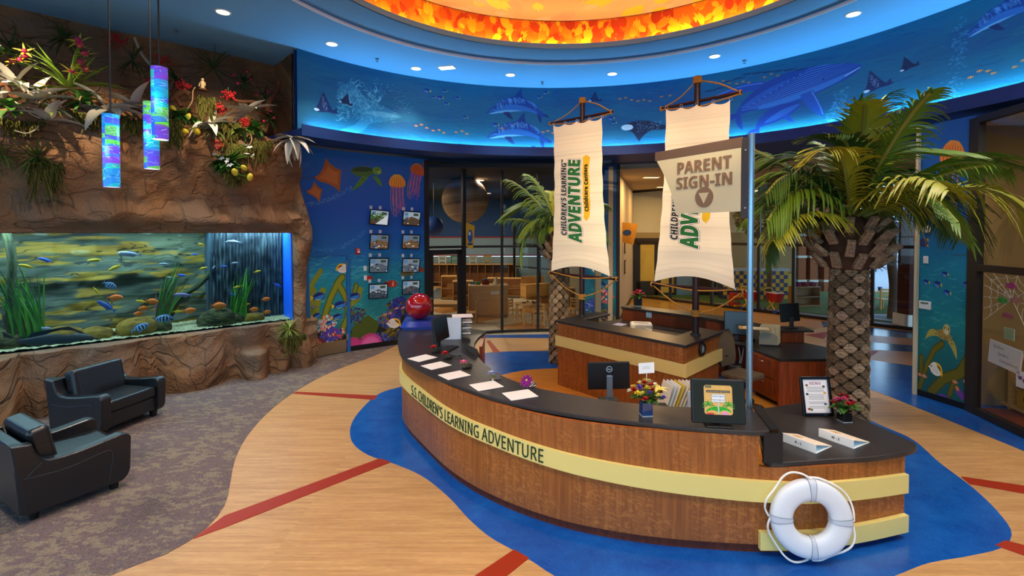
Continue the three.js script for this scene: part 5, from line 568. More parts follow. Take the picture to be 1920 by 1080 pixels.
// ------------------------------------------------------------------ rock wall with the aquarium
const AO = level(548, 600, 0.95).setY(0), AE = level(0, 665, 0.95).setY(0), AX = AO.clone().sub(AE).normalize(), AN = V3(-AX.z, 0, AX.x), AT = Math.atan2(-AX.z, AX.x);
const AQ = (x, y, n) => AO.clone().addScaledVector(AX, x).addScaledVector(AN, n).setY(y);
const aqPlane = (u, v, n) => upright(u, v, AO.clone().addScaledVector(AN, n), AE.clone().addScaledVector(AN, n));
const aqX = (u, n = 0) => aqPlane(u, 500, n).sub(AO).dot(AX);
const TB = 0.95, TT = 2.69, XL = -6.4;
{
  const noise = (x, y, s) => fbm(x * 1.1 + 20, y * 1.1 + 10, 5, 0, s) - 0.5, rid = (x, y, s) => { const w = fbm(x * 0.8, y * 0.8, 3, 0, s + 3) * 2; return 1 - Math.abs(vn(x * 1.6 + w, y * 1.6 - x * 0.5 + w, 0, 0, s) * 2 - 1); };
  const ruv = (q, s = 1) => { const d = V3(q[0], 0, q[2]).sub(AO).dot(AX); return [d * s, q[1] * s]; };
  const rock = (nu, nv, f) => { const g = sheet(nu, nv, (u, v) => AQ(...f(u, v)).toArray(), (u, v, q) => { const a = f(u, v); return [a[0], a[1] + a[2] * 0.8]; }); return g; };
  // lower boulders: [from px, to px, how far out at the foot, at the top, step height]
  const B = [[-420, -60, 0.5, 0.3], [-60, 32, 0.62, 0.4], [32, 128, 0.3, 0.18], [128, 262, 0.52, 0.24], [262, 294, 0.16, 0.08], [294, 424, 0.42, 0.22], [424, 446, 0.06, 0.04], [446, 505, 0.46, 0.12, 0.5], [505, 548, 0.24, 0.1], [548, 640, 0.1, 0.08]].map((b) => [aqX(b[0], 0.2), aqX(b[1], 0.2), ...b.slice(2)]);
  const out = (x, y) => { let n = 0, w = 0; for (const [a, b, n0, n1, st] of B) { const k = sstep(x, a - 0.09, a + 0.09) * (1 - sstep(x, b - 0.09, b + 0.09)), t = st ? 1 - sstep(y, st - 0.04, st + 0.06) : 1 - sstep(y, 0.1, 0.95), m = (x - a) / (b - a), dome = 0.35 + 0.65 * Math.sin(PI * clamp(m, 0, 1)); n += k * lerp(n1, n0, t) * dome; w += k; } return (w ? n / w : 0.1) + noise(x * 2, y * 2, 5) * 0.12 + (rid(x * 2, y * 2, 8) - 0.5) * 0.05; };
  const g = rock(240, 44, (u, v) => { const x = lerp(XL - 1.5, 0.46, u); if (v < 0.84) { const y = v / 0.84 * (TB - 0.03); return [x, y, out(x, y)]; } const t = (v - 0.84) / 0.16, n = out(x, TB - 0.03); return [x, TB - 0.03 + 0.028 * Math.sin(t * PI / 2), lerp(n, -0.02, t * t)]; });
  struct('wall_rock_lower', g, M.rock);
  // upper face with the planter ledge
  const upN = (x, y) => 0.12 + 0.3 * (rid(x * 0.55 + 3, y * 0.7, 2) - 0.4) + 0.1 * (rid(x * 1.3 + 1, y * 1.6 + x, 6) - 0.5) + noise(x * 1.4, y * 1.4, 9) * 0.36 + 0.16 * sstep(y, 2.7, 2.9) * (1 - sstep(y, 2.95, 3.25)), edgeY = (x) => 4.5 + 0.1 * noise(x * 3, 1, 4) * 2;
  const g2 = rock(220, 90, (u, v) => { const x = lerp(XL - 1.5, 0.12, u); if (v < 0.08) { const t = v / 0.08; return [x, TT + 0.02 * (1 - t), lerp(-0.12, upN(x, 2.7) * 0.9, t)]; } if (v < 0.8) { const t = (v - 0.08) / 0.72, y = lerp(TT, edgeY(x), t); return [x, y, upN(x, y) * (0.9 + 0.1 * t)]; } const t = (v - 0.8) / 0.2, n = upN(x, edgeY(x)); return [x, edgeY(x) + 0.06 * Math.sin(t * PI) + 0.05 * noise(x * 4, t * 4, 12), lerp(n, -0.98, t * t * 0.8 + t * 0.2)]; });
  struct('wall_rock_upper', g2, M.rock);
  // right column, floor to ceiling, and the planter recess behind
  const g3 = rock(26, 110, (u, v) => { const y = v * HC, bulge = 0.13 * Math.exp(-(((y - 2.55) / 0.55) ** 2)) - 0.1 * sstep(y, 3.0, 3.6), a = lerp(-0.3, PI + 0.5, u), hw = 0.13 + bulge * 0.6, low = 0.14 * (1 - sstep(y, 0.2, 0.9)), cx = 0.15 + bulge * 0.4; const rough = noise(y * 2 + u, u * 3, 6) * 0.1 + (rid(u * 2, y * 1.2, 4) - 0.5) * 0.05; return [cx - Math.cos(a) * (hw + rough * 0.5 + low), y, -0.12 + Math.sin(a) * (0.26 + bulge * 0.4 + rough + low * 0.6)]; });
  struct('wall_rock_column', g3, M.rock);
  struct('wall_rock_recess', rock(60, 24, (u, v) => { const x = lerp(XL - 2, 0.1, u), y = lerp(4.3, HC + 0.02, v); return [x, y, -0.95 + noise(x, y, 13) * 0.12]; }), M.rock);
  struct('wall_rock_return', rock(14, 24, (u, v) => { const y = lerp(4.3, HC + 0.02, v), n = lerp(-1.0, 0.05, u); return [0.02 + noise(n * 2, y, 14) * 0.06, y, n]; }), M.rock);
  struct('wall_rock_back', merge([box(9.4, 7, 0.1, -4.4, 3.4, -1.35)]).rotateY(AT).translate(AO.x, 0, AO.z), M.navy);
}
// tank
T.tank = dataTex(1024, 512, (u, v) => {
  const w = fbm(u * 8, v * 8, 4, 0, 3), st = vn(u * 5 + w * 1.5, v * 15 + w * 2, 0, 0, 5), c0 = mixc([22, 36, 34], [104, 112, 82], clamp(st * 0.7 + w * 0.5, 0, 1)), al = sstep(fbm(u * 9 + 5, v * 20 + 2, 4, 0, 17), 0.46, 0.6), wh = sstep(fbm(u * 11, v * 16 + 7, 4, 0, 23), 0.58, 0.68) * sstep(v, 0.7, 0.9);
  const cr = 1 - sstep(Math.abs(vn(u * 9 + w * 3, v * 26 + w * 4, 0, 0, 29) - 0.5), 0, 0.06); let c = mixc(c0, mixc([140, 92, 14], [188, 150, 22], w), al * 0.8); c = mixc(c, [190, 196, 180], wh * 0.7); return mixc(c, [14, 22, 22], cr * 0.75);
}); 
T.ribs = dataTex(256, 256, (u, v) => mixc([18, 34, 46], [84, 104, 110], clamp(vn(u * 40, v * 9, 40, 9, 3) * 1.1 - 0.1, 0, 1)));
T.tankB = dataTex(256, 256, (u, v) => clamp(fbm(u * 6, v * 14, 4, 6, 8), 0, 1), false);
{
  const w = -XL + 0.04;
  const tank = thing('aquarium', 'large built-in aquarium glowing in the brown rock wall', 'aquarium', AO.clone(), AT);
  part(tank, 'back_wall', sheet(120, 40, (u, v) => { const x = lerp(XL, -1.28, u), y = lerp(TB, TT, v), s = vn(x * 1.4, y * 4, 0, 0, 7); return [x, y, -1.05 + 0.26 * fbm(x * 1.6, y * 4, 3, 0, 5) + 0.1 * Math.round(s * 3) / 3]; }, (u, v) => [u * 0.995 + 0.002, v * 0.99 + 0.005]), std(0xffffff, 0.8, { map: T.tank, bumpMap: T.tankB, bumpScale: 0.03 }));
  part(tank, 'ribbed_panel', sheet(90, 30, (u, v) => { const x = lerp(-1.3, -0.02, u), y = lerp(TB, TT, v); return [x, y, -0.5 + 0.02 * Math.sin(x * 110 + 3 * vn(x * 20, y * 6)) + 0.03 * vn(x * 12, y * 12)]; }), std(0xffffff, 0.8, { map: T.ribs }));
  part(tank, 'panel_side', box(0.04, TT - TB, 0.6, -1.3, (TT + TB) / 2, -0.78), std(0x2c4450, 0.8)); part(tank, 'end_wall', box(0.03, TT - TB, 1.2, 0.0, (TT + TB) / 2, -0.6), std(0x2070ff, 0.4));
  part(tank, 'end_wall', box(0.03, TT - TB, 1.2, XL, (TT + TB) / 2, -0.6), std(0x2070ff, 0.4)); part(tank, 'floor_plate', box(w, 0.04, 1.2, XL / 2, TB - 0.02, -0.6), M.black);
  const gr = []; for (let i = 0; i < 0; i++) gr.push(0); part(tank, 'gravel', sheet(200, 30, (u, v) => { const x = lerp(XL, -0.02, u), z = lerp(-0.03, -1.1, v); return [x, TB + 0.012 + v * 0.05 + 0.02 * vn(x * 30, z * 30) + 0.014 * hsh(Math.floor(u * 200), Math.floor(v * 30)), z]; }, (u, v) => [u * 20, v * 4]), std(0xffffff, 0.7, { map: dataTex(128, 128, (u, v) => { const k = hsh(Math.floor(u * 40), Math.floor(v * 40), 2); return mixc([110, 104, 66], [226, 222, 176], k); }) }));
  part(tank, 'front_glass', new THREE.PlaneGeometry(w, TT - TB).translate(XL / 2, (TT + TB) / 2, -0.005), phy(0xb4dce4, 0.02, { transmission: 1, thickness: 0, ior: 1.4, specularIntensity: 0.25 })); part(tank, 'lid', box(w, 0.05, 1.3, XL / 2, TT + 0.14, -0.6), M.black);
  for (let i = 0; i < 5; i++) { const x = -0.6 - i * 1.25; part(tank, 'lamp_tube', cyl(0.02, 0.02, 1.05, 10).rotateZ(PI / 2).translate(x, TT + 0.09, -0.35), std(0xd8f0ff, 0.4, { emissive: 0xd0ecff, emissiveIntensity: 3 })); const l = new THREE.RectAreaLight(0xe4f2ff, TANKLIGHT, 1.05, 0.3); l.position.set(x, TT + 0.06, -0.35); l.rotation.x = -PI / 2; l.name = 'tank_lamp'; tank.add(l); }
}
{
  // stones in the tank
  const stone = (r, sx, sy, sz, s) => { const g = new THREE.IcosahedronGeometry(1, 4), p = g.attributes.position, v = V3(); for (let i = 0; i < p.count; i++) { v.fromBufferAttribute(p, i); const k = 0.78 + 0.4 * fbm(v.x * 1.6 + s, v.y * 1.6 + v.z * 1.3 + s * 3, 3, 0, s); p.setXYZ(i, v.x * k * sx * r, Math.max(v.y * k * sy * r, -0.35 * r * sy), v.z * k * sz * r); } g.computeVertexNormals(); return g; };
  T.moss = dataTex(128, 128, (u, v) => mixc([70, 54, 12], [176, 132, 34], clamp(fbm(u * 8, v * 8, 4, 8, 3) * 1.3 - 0.1, 0, 1))); T.tuft = dataTex(128, 128, (u, v) => mixc([30, 34, 14], [120, 112, 60], clamp(fbm(u * 20, v * 20, 3, 20, 3) * 1.6 - 0.3, 0, 1)));
  const moss = std(0xffffff, 0.9, { map: T.moss }), tuft = std(0xffffff, 0.95, { map: T.tuft });
  [[116, 626, 0.36, 1, 0.55, 0.5, moss, 'large flat amber stone behind the black catfish'], [181, 626, 0.25, 1, 0.6, 0.6, moss, 'rounded amber stone right of the catfish head'], [258, 617, 0.31, 1, 0.7, 0.6, moss, 'mossy brown stone behind the lowest striped fish'], [302, 615, 0.17, 1, 0.8, 0.7, tuft, 'small mossy stone at the foot of the middle water grass'], [409, 597, 0.36, 1, 0.7, 0.6, tuft, 'wide mossy stone below the right water grass'], [441, 598, 0.2, 1, 0.8, 0.7, tuft, 'round dark mossy stone right of the wide mossy stone'], [474, 596, 0.24, 1, 0.5, 0.5, moss, 'flat yellow stone nearest the blue tank end'], [14, 652, 0.22, 1, 0.9, 0.7, tuft, 'tufted mossy stone at the left corner of the tank']].forEach(([u, v, r, a, b, c, m, l], i) => { const p = aqPlane(u, v, -0.3); p.y = TB + 0.03 + 0.3 * r * b; single('tank_stone', l, 'stone', stone(r, a, b, c, i + 1), m, p, [0, AT, 0], 'tank stones'); });
  // water grass
  const blade = (L, bx, bz, w) => sheet(1, 10, (u, v) => { const k = w * (1 - v * v) * (u - 0.5); return [k + bx * v * v, L * v, bz * v * v + 0.02 * Math.sin(v * 5)]; });
  const grass = (l, u, v, n, hgt, dx, spread, mats) => { const p = aqPlane(u, v, -0.35); p.y = TB + 0.02; const o = thing('water_grass', l, 'water plant', p, AT, 'aquarium grasses'); for (let i = 0; i < n; i++) part(o, 'blade', blade(hgt * rr(0.55, 1), dx * rr(0.4, 1.2) + rr(-0.5, 0.5) * spread, rr(-0.15, 0.15), 0.03), mats[i % mats.length], [rr(-0.5, 0.5) * spread * 0.9, 0, rr(-0.12, 0.12)]); };
  const ga = std(0x3c8a1c, 0.6, DS), gb = std(0x5aa024, 0.6, DS), gc = std(0x2c6a1c, 0.6, DS), gd = std(0x6a3048, 0.6, DS);
  grass('tall green water grass at the left of the aquarium', 55, 640, 46, 1.35, -0.25, 0.36, [ga, gb, gc]); grass('green water grass with dark red blades in mid aquarium', 302, 606, 40, 1.3, 0.28, 0.22, [ga, gb, gc, gd]); grass('green water grass fanning out near the tank end', 446, 592, 34, 1.15, 0.2, 0.3, [ga, gc, gb]);
  const bark = std(0xb8e0b8, 0.85, { map: T.tuft });
  single('tank_branch', 'pale green branch curving up the left side of the aquarium', 'branch', tube([[12, 436, -0.5], [22, 480, -0.4], [18, 560, -0.35], [14, 600, -0.3], [34, 632, -0.3], [70, 645, -0.3]].map(([u, v, n]) => aqPlane(u, v, n)), 0.055, 50, 8), bark); single('tank_branch', 'green branch leaning across the right half of the aquarium', 'branch', tube([[408, 436, -0.62], [402, 480, -0.58], [398, 505, -0.56], [370, 536, -0.52], [335, 560, -0.5], [318, 600, -0.48]].map(([u, v, n]) => aqPlane(u, v, n)), 0.05, 50, 8), bark);
  // fish: every one its own thing
  const body = (h, t) => { const g = new THREE.SphereGeometry(0.5, 18, 12), p = g.attributes.position; for (let i = 0; i < p.count; i++) { const x = p.getX(i), k = 1 - 0.55 * sstep(x, 0.05, 0.5); p.setXYZ(i, x, p.getY(i) * h * k, p.getZ(i) * t * k); } g.computeVertexNormals(); return g; };
  const fin = (pts) => new THREE.ExtrudeGeometry(new THREE.Shape(pts.map((p) => V2(...p))), { depth: 0.012, bevelEnabled: false }).translate(0, 0, -0.006);
  const KG = { slim: [body(0.28, 0.16), fin([[0.42, 0], [0.62, 0.13], [0.57, 0], [0.62, -0.13]]), fin([[-0.25, 0.1], [0.0, 0.22], [0.35, 0.12], [0.38, 0.05], [-0.2, 0.05]]), fin([[0.0, -0.1], [0.2, -0.2], [0.35, -0.1], [0.3, -0.04]])], deep: [body(0.5, 0.24), fin([[0.4, 0], [0.62, 0.2], [0.56, 0], [0.62, -0.2]]), fin([[-0.25, 0.2], [0.0, 0.34], [0.36, 0.22], [0.4, 0.06], [-0.1, 0.1]]), fin([[-0.05, -0.2], [0.15, -0.34], [0.36, -0.18], [0.3, -0.06]])] };
  const eyeG = ball(0.025, 0, 0, 0, 8, 6), eyeM = std(0x050505, 0.2);
  T.stripe = dataTex(128, 16, (u) => (Math.sin(u * 90) > 0.1 ? [20, 28, 60] : [150, 190, 236]));
  const FM = { yellow: std(0xe0b818, 0.5), blue: std(0x3c6ad0, 0.5), silver: std(0xa8b4c4, 0.4), orange: std(0xff7a1c, 0.5), striped: std(0xffffff, 0.5, { map: T.stripe }), navy: std(0x3058a8, 0.5), black: std(0x10141c, 0.45), violet: std(0x8a80a8, 0.5) };
  const fish = (kind, col, u, v, len, turn, pitch, label, n = -0.28) => { const p = aqPlane(u, v, n), o = thing('fish', label, 'fish', p, AT, 'aquarium fish'), s = 0.84 * len * p.distanceTo(camera.position) / 900; o.scale.setScalar(s); o.rotation.set(0, AT + turn, 0); const b = new THREE.Group(); const [g0, g1, g2, g3] = KG[kind], r = [0, 0, pitch]; part(o, 'body', g0, FM[col], null, r); part(o, 'tail_fin', g1, FM[col], null, r); part(o, 'dorsal_fin', g2, FM[col], null, r); part(o, 'belly_fin', g3, FM[col], null, r); for (const z of [-1, 1]) part(o, 'eye', eyeG, eyeM, V3(-0.34, 0.04, z * (kind === 'deep' ? 0.085 : 0.058)).applyEuler(new THREE.Euler(0, 0, pitch))); };
  const Lf = PI;
  [[49, 499, 18, 0, -0.3, 'at the upper left beside the tall grass'], [177, 488, 19, 0, 0.1, 'high in the left half of the tank'], [215, 502, 20, 0, 0.5, 'slanting upwards left of the middle grass'], [180, 545, 13, Lf, 1.1, 'swimming steeply at mid depth on the left'], [264, 565, 15, 0, -0.3, 'above the group of orange fish'], [334, 584, 15, Lf, 0.05, 'low beside the middle grass'], [377, 458, 10, 0, -0.5, 'near the top beside the leaning branch'], [381, 503, 14, Lf, -0.2, 'just below the leaning branch bend'], [445, 538, 14, 0, 0.2, 'in front of the right grass'], [483, 509, 13, Lf, -0.2, 'on the ribbed panel at the right'], [462, 571, 13, Lf, -0.2, 'low behind the right grass tips'], [300, 600, 10, Lf, 0.9, 'tiny one over the small mossy stone']].forEach(([u, v, l, t, p, s]) => fish('slim', 'yellow', u, v, l, t, p, 'yellow fish ' + s));
  [[84, 487, 18, 0, -0.4, 'at the upper left'], [365, 477, 10, 0, -0.2, 'near the top by the branch'], [341, 516, 14, Lf, 0.2, 'right of the middle grass'], [420, 499, 11, Lf, 0.1, 'left of the right grass'], [436, 552, 10, Lf, 0.4, 'inside the right grass'], [521, 535, 16, Lf, 0.6, 'near the blue tank end']].forEach(([u, v, l, t, p, s]) => fish('slim', 'blue', u, v, l, t, p, 'small blue fish ' + s));
  [[241, 476, 30, 0, -0.12, 'long one near the water surface at centre'], [437, 454, 26, 0, -0.05, 'long one near the surface at the right'], [307, 495, 14, 0, -0.05, 'left of the middle grass tips'], [318, 520, 9, 0, -0.1, 'tiny one in front of the middle grass'], [401, 501, 8, 0, 0.9, 'tiny one on the leaning branch'], [440, 493, 12, Lf, 0, 'right of the leaning branch'], [83, 616, 18, Lf, 0.15, 'low behind the large amber stone']].forEach(([u, v, l, t, p, s]) => fish('slim', 'silver', u, v, l, t, p, 'silver fish, ' + s)); fish('slim', 'violet', 341, 553, 26, 0, -0.1, 'violet grey fish by the middle branch');
  [[217, 558, 20, Lf, 0.1, 'alone left of the middle grass'], [286, 565, 18, Lf, 0.3, 'touching the left side of the middle grass'], [269, 578, 15, 0, 0, 'upper of the close pair'], [260, 588, 15, 0, 0.1, 'lower of the close pair'], [356, 582, 19, Lf, 0, 'right of the middle grass'], [411, 573, 24, Lf, 0.1, 'largest, above the wide mossy stone'], [499, 561, 15, Lf, 0, 'highest of the three near the tank end'], [477, 580, 16, Lf, 0.1, 'leftmost of the three near the tank end'], [501, 585, 14, Lf, 0, 'lowest of the three near the tank end'], [416, 599, 17, 0, -0.2, 'in front of the wide mossy stone']].forEach(([u, v, l, t, p, s]) => fish('deep', 'orange', u, v, l, t, p, 'orange fish ' + s, -0.18));
  [[207, 535, 19, Lf, 0.6, 'in open water at mid depth'], [308, 597, 26, 0, 0.0, 'at the foot of the middle grass'], [264, 614, 25, Lf, -0.35, 'lowest, in front of the brown stone']].forEach(([u, v, l, t, p, s]) => fish('deep', 'striped', u, v, l, t, p, 'blue and black striped fish ' + s, -0.12)); fish('slim', 'navy', 198, 573, 28, 0, -0.7, 'dark blue fish diving left of the orange fish'); fish('slim', 'black', 122, 642, 118, Lf, 0.17, 'very large black catfish lying on the gravel', -0.2);
}
// ------------------------------------------------------------------ planter ledge above the aquarium
const leafStrip = (L, w, bend, fold = 0.25, n = 7, tip = 0.55) => sheet(2, n, (u, v) => { const a = u * 2 - 1, k = w * Math.pow(Math.sin(PI * Math.min(0.999, Math.pow(v, tip) * 0.98 + 0.02)), 0.8) * a * 0.5, x = L * (v - 0.12 * bend * v * v); return [x, -bend * L * v * v * 0.6 + Math.abs(a) * fold * w * Math.sin(PI * v), k]; });
const leafSets = { silver: [0.3, 0.9, 0.5].map((b, i) => leafStrip(0.42 + i * 0.05, 0.14, b, 0.2)), strap: [-0.1, 0.35, 0.8].map((b, i) => leafStrip(0.5 + i * 0.06, 0.055, b, 0.3, 8, 0.4)), broad: [0.3, 0.6].map((b) => leafStrip(0.16, 0.09, b, 0.15, 5)), fern: [0.5, 0.9].map((b) => leafStrip(0.26, 0.04, b, 0.1, 5)), palmy: [0.2, 0.7].map((b) => leafStrip(0.4, 0.03, b, 0.2, 6)) };
T.vein = dataTex(64, 128, (u, v) => { const a = Math.abs(u - 0.5) * 2; return mixc([168, 162, 148], [200, 196, 186], clamp(0.5 + 0.5 * Math.sin((v * 22 + a * 3) * PI) * 0.8 - (a < 0.08 ? 0.3 : 0), 0, 1)); });
const PM = { silver: std(0xffffff, 0.75, { map: T.vein, side: THREE.DoubleSide }), strap: std(0x6a8a1c, 0.5, DS), strapD: std(0x3c5a18, 0.55, DS), broad: std(0x3c6a24, 0.5, DS), fern: std(0x58702c, 0.6, DS), dark: std(0x24401c, 0.6, DS), moss: std(0x5c5a1c, 0.9, DS), wood: std(0xa87c4c, 0.85, { map: T.rock }), pale: std(0xb0a692, 0.85), red: std(0xb4161c, 0.5, DS), pink: std(0xc81c50, 0.5, DS), white: std(0xf4f2ea, 0.6, DS), yellow: std(0xd8c030, 0.55, DS), stem: std(0x5a7a20, 0.6), vine: std(0xa08058, 0.8) };
const ledge = (u, v, n = 0.05) => aqPlane(u, v, n);
function rosette(name, label, p, kind, mat, count, tilt = [0.1, 1.1], s = 1, group) {
  const o = thing(name, label, 'plant', p, 0, group); o.scale.setScalar(s * 1.25); const gs = leafSets[kind];
  for (let i = 0; i < count; i++) part(o, 'leaf', gs[i % gs.length], mat, null, null).rotation.set(0, i * 2.4 + rr(-0.3, 0.3), rr(...tilt), 'YZX');
  return o;
}
const petalG = leafStrip(0.05, 0.03, 0.4, 0.1, 3), starG = leafStrip(0.085, 0.018, 0.3, 0.1, 3), berryG = ball(0.017, 0, 0, 0, 8, 6);
const flowerG = merge([0, 1, 2, 3, 4].map((i) => petalG.clone().rotateZ(0.5).rotateY(i * 1.257))), orchidG = merge([0, 1, 2, 3, 4].map((i) => starG.clone().rotateZ(0.35).rotateY(i * 1.257)));
function bloom(o, name, base, tips, geo, mat, stemMat = PM.stem, extra) { tips.forEach((t) => { const q = V3(...t), m = V3(t[0] * 0.5, t[1] * 0.75, t[2] * 0.5); part(o, 'stem', tube([V3(...base), m, q], 0.006, 10, 5), stemMat); const f = part(o, name, geo, mat, q); f.rotation.set(rr(-0.5, 1.2), rr(0, 6), rr(-0.6, 0.6)); f.scale.setScalar(rr(0.85, 1.25)); if (extra) part(f, 'heart', ball(0.028, 0, 0.02, 0, 8, 6), extra); }); }
function cluster(label, p, r, n, mat, name = 'berry_cluster', geo = berryG, hang = 0.5) { const o = thing(name, label, 'flower', p, 0, 'red flower clusters'); const l = []; for (let i = 0; i < n; i++) { const t = rnd(); l.push(geo.clone().translate(rr(-1, 1) * r, -t * r * 2 * hang + rr(-0.4, 0.6) * r, rr(-1, 1) * r)); } part(o, 'berries', merge(l), mat); part(o, 'stem', tube([[0, r * 1.1, 0], [0, 0.3 * r, 0], [0.02, -r, 0]], 0.006, 8, 5), PM.stem); return o; }
function mossClump(label, p, w, h, n = 130, mat = PM.moss) { const l = []; for (let i = 0; i < n; i++) { const x = rr(-0.5, 0.5) * w, L = h * rr(0.2, 1) * (1.1 - 1.5 * Math.pow(Math.abs(x / w), 1.4) * 1.6), a = rr(-0.3, 0.3); l.push(sheet(1, 4, (u, v) => [x + a * L * v + (u - 0.5) * 0.014, 0.05 - L * v + 0.04 * Math.sin(v * 3), rr(-0.05, 0.05) + 0.12 * Math.sin(Math.min(1, v * 2.5) * PI / 2)])); } const m = single('hanging_moss', label, 'moss', merge(l), mat, p, [0, AT, 0], 'hanging moss'); return m; }
function vine(label, pts, r, mat, name = 'driftwood') { return single(name, label, 'branch', tube(pts.map(([u, v, n]) => ledge(u, v, n)), r, 40, 7), mat, null, null, name === 'driftwood' ? 'driftwood branches' : 'looping vines'); }
{
  const S = 'silver leaves';
  [[548, 258, 0.28, 0.95, 'large silver-leaved plant hanging past the rock column'], [200, 205, 0.12, 1.15, 'silver-leaved plant above the lowest pendant tube'], [250, 200, 0, 0.85, 'silver-leaved plant left of the paired pendant tubes'], [60, 190, 0.1, 1.1, 'silver-leaved plant below the left orchid'], [395, 232, 0.14, 0.8, 'drooping silver-leaved plant under the red spray'], [462, 212, 0.05, 0.9, 'upright silver-leaved plant right of the red flowers'], [30, 160, 0, 0.9, 'silver-leaved plant at the far left of the ledge'], [90, 226, 0.16, 0.8, 'small silver-leaved plant hanging over the left ledge']].forEach(([u, v, n, s, l], i) => { rosette('silver_plant', l, ledge(u, v, n + 0.12), 'silver', PM.silver, i ? 10 : 13, i ? [-0.4, 1.2] : [-1.2, 0.6], s, S); });
  const big = rosette('strap_orchid', 'yellow-green strap-leaved orchid with red and yellow sprays', ledge(130, 165, 0.15), 'strap', PM.strap, 22, [-0.5, 1.3], 1.05); bloom(big, 'flower', [0, 0, 0], [[-0.36, 0.3, 0.12], [-0.42, 0.22, 0.2], [-0.3, 0.34, 0.2], [-0.26, 0.2, 0.3], [0.22, 0.48, 0.1], [0.28, 0.4, 0.18], [0.32, 0.32, 0.14], [0.34, 0.2, 0.2], [0.38, 0.12, 0.22], [0.3, 0.08, 0.3]], orchidG.clone().scale(1.4, 1.4, 1.4), PM.yellow, PM.stem, PM.pink);
  const wh = rosette('white_orchid', 'white orchid with small leaves left of the strap orchid', ledge(70, 170, 0.22), 'fern', PM.fern, 18, [-0.6, 1.0], 0.9); bloom(wh, 'flower', [0, 0, 0], [[-0.2, 0.05, 0.2], [-0.12, 0.02, 0.26], [-0.04, 0.08, 0.24], [0.06, 0, 0.26], [0.16, -0.04, 0.24], [0.2, -0.1, 0.22]], flowerG, PM.white);
  const wl = rosette('white_orchid', 'pale white orchid at the far left edge of the ledge', ledge(8, 100, 0.1), 'broad', PM.dark, 10, [-0.4, 1.0], 1); bloom(wl, 'flower', [0, 0, 0], [[-0.1, 0.02, 0.2], [0.02, 0.04, 0.24], [0.1, 0, 0.2], [0.0, -0.12, 0.2]], flowerG.clone().scale(1.4, 1.4, 1.4), PM.white);
  const gb = rosette('gardenia_bush', 'leafy bush with white blossoms hanging on the rock face', ledge(425, 305, 0.3), 'broad', PM.broad, 44, [-0.9, 1.2], 1.6); bloom(gb, 'flower', [0, 0, 0], [[0.02, 0.02, 0.1], [0.07, 0.0, 0.1], [0.09, -0.04, 0.1], [-0.04, 0.05, 0.1], [0.2, 0.14, 0.06], [0.24, 0.12, 0.06], [0.22, 0.06, 0.08], [0.27, 0.05, 0.06]], flowerG.clone().scale(0.62, 0.62, 0.62), PM.white); bloom(gb, 'bell_flower', [0, 0, 0], [[0.14, -0.1, 0.12], [0.21, -0.06, 0.1], [0.26, -0.14, 0.1]], ball(0.026, 0, 0, 0, 10, 8).scale(0.8, 1.2, 0.8), PM.yellow);
  const yb = rosette('bell_plant', 'green plant with yellow cup flowers above the rock face', ledge(368, 226, 0.18), 'broad', PM.broad, 16, [-0.6, 0.9], 0.9); bloom(yb, 'bell_flower', [0, 0, 0], [[-0.28, 0.16, 0.1], [-0.02, 0.02, 0.16], [-0.06, -0.2, 0.18], [0.12, -0.2, 0.18]], ball(0.045, 0, 0, 0, 12, 8).scale(0.8, 1.25, 0.8), PM.yellow);
  rosette('fern_clump', 'green fern hanging from the rock face at the far left', ledge(68, 292, 0.3), 'palmy', PM.fern, 46, [-1.3, 0.8], 0.85); rosette('fern_clump', 'small fern at the left picture edge below the ledge', ledge(2, 288, 0.3), 'palmy', PM.fern, 24, [-1.2, 0.8], 0.7); rosette('fern_clump', 'olive grass tuft at the foot of the rock column', aqPlane(541, 617, 0.28), 'palmy', std(0x7a8a2c, 0.6, DS), 60, [-1.0, 1.1], 0.62);
  [[120, 75, -0.45, 1.1, 'dark fern high at the left of the recess'], [400, 130, -0.42, 1.1, 'dark fern against the recess back wall'], [460, 155, -0.4, 1, 'dark shrub with pink buds in the recess corner'], [500, 190, -0.3, 0.9, 'dark fern beside the recess end wall'], [330, 150, -0.4, 1, 'dark broad-leaved plant behind the right pendant tube'], [250, 115, -0.45, 0.9, 'dark broad-leaved plant behind the pendant cords'], [505, 225, -0.1, 0.8, 'dark shrub at the foot of the recess end wall'], [20, 90, -0.35, 1, 'dark shrub at the upper left corner']].forEach(([u, v, n, s, l], i) => { const o = rosette('recess_shrub', l, ledge(u, v, n), i % 2 ? 'palmy' : 'fern', PM.dark, 26, [-0.6, 1.3], s * 0.9, 'dark shrubs in the recess'); if ([2, 3, 6].includes(i)) bloom(o, 'bud', [0, 0, 0], [[-0.14, 0.1, 0.1], [0.08, 0.16, 0.1], [0.16, 0.02, 0.12], [-0.04, -0.06, 0.16]], ball(0.022, 0, 0, 0, 8, 6), PM.pink); });
  [[342, 157, 0.05, 0.1, 60, 'red cluster beside the highest pendant tube'], [428, 175, 0.1, 0.1, 60, 'red cluster right of the twisted branch'], [412, 200, 0.16, 0.1, 80, 'hanging red spray right of the cup flowers'], [462, 226, 0.2, 0.09, 60, 'round red cluster above the green leaf'], [416, 268, 0.26, 0.1, 60, 'red spray low on the rock face'], [499, 281, 0.26, 0.09, 60, 'red spray hanging right on the rock face'], [220, 71, -0.7, 0.12, 50, 'dim red flowers high behind the pendant cords'], [305, 110, -0.5, 0.1, 40, 'dim red flowers behind the highest pendant tube'], [268, 202, 0.1, 0.06, 30, 'red cluster just left of the middle pendant tube'], [282, 150, -0.2, 0.08, 40, 'red flowers between the pendant cords']].forEach(([u, v, n, r, k, l]) => cluster(l, ledge(u, v, n), r, k, PM.red));
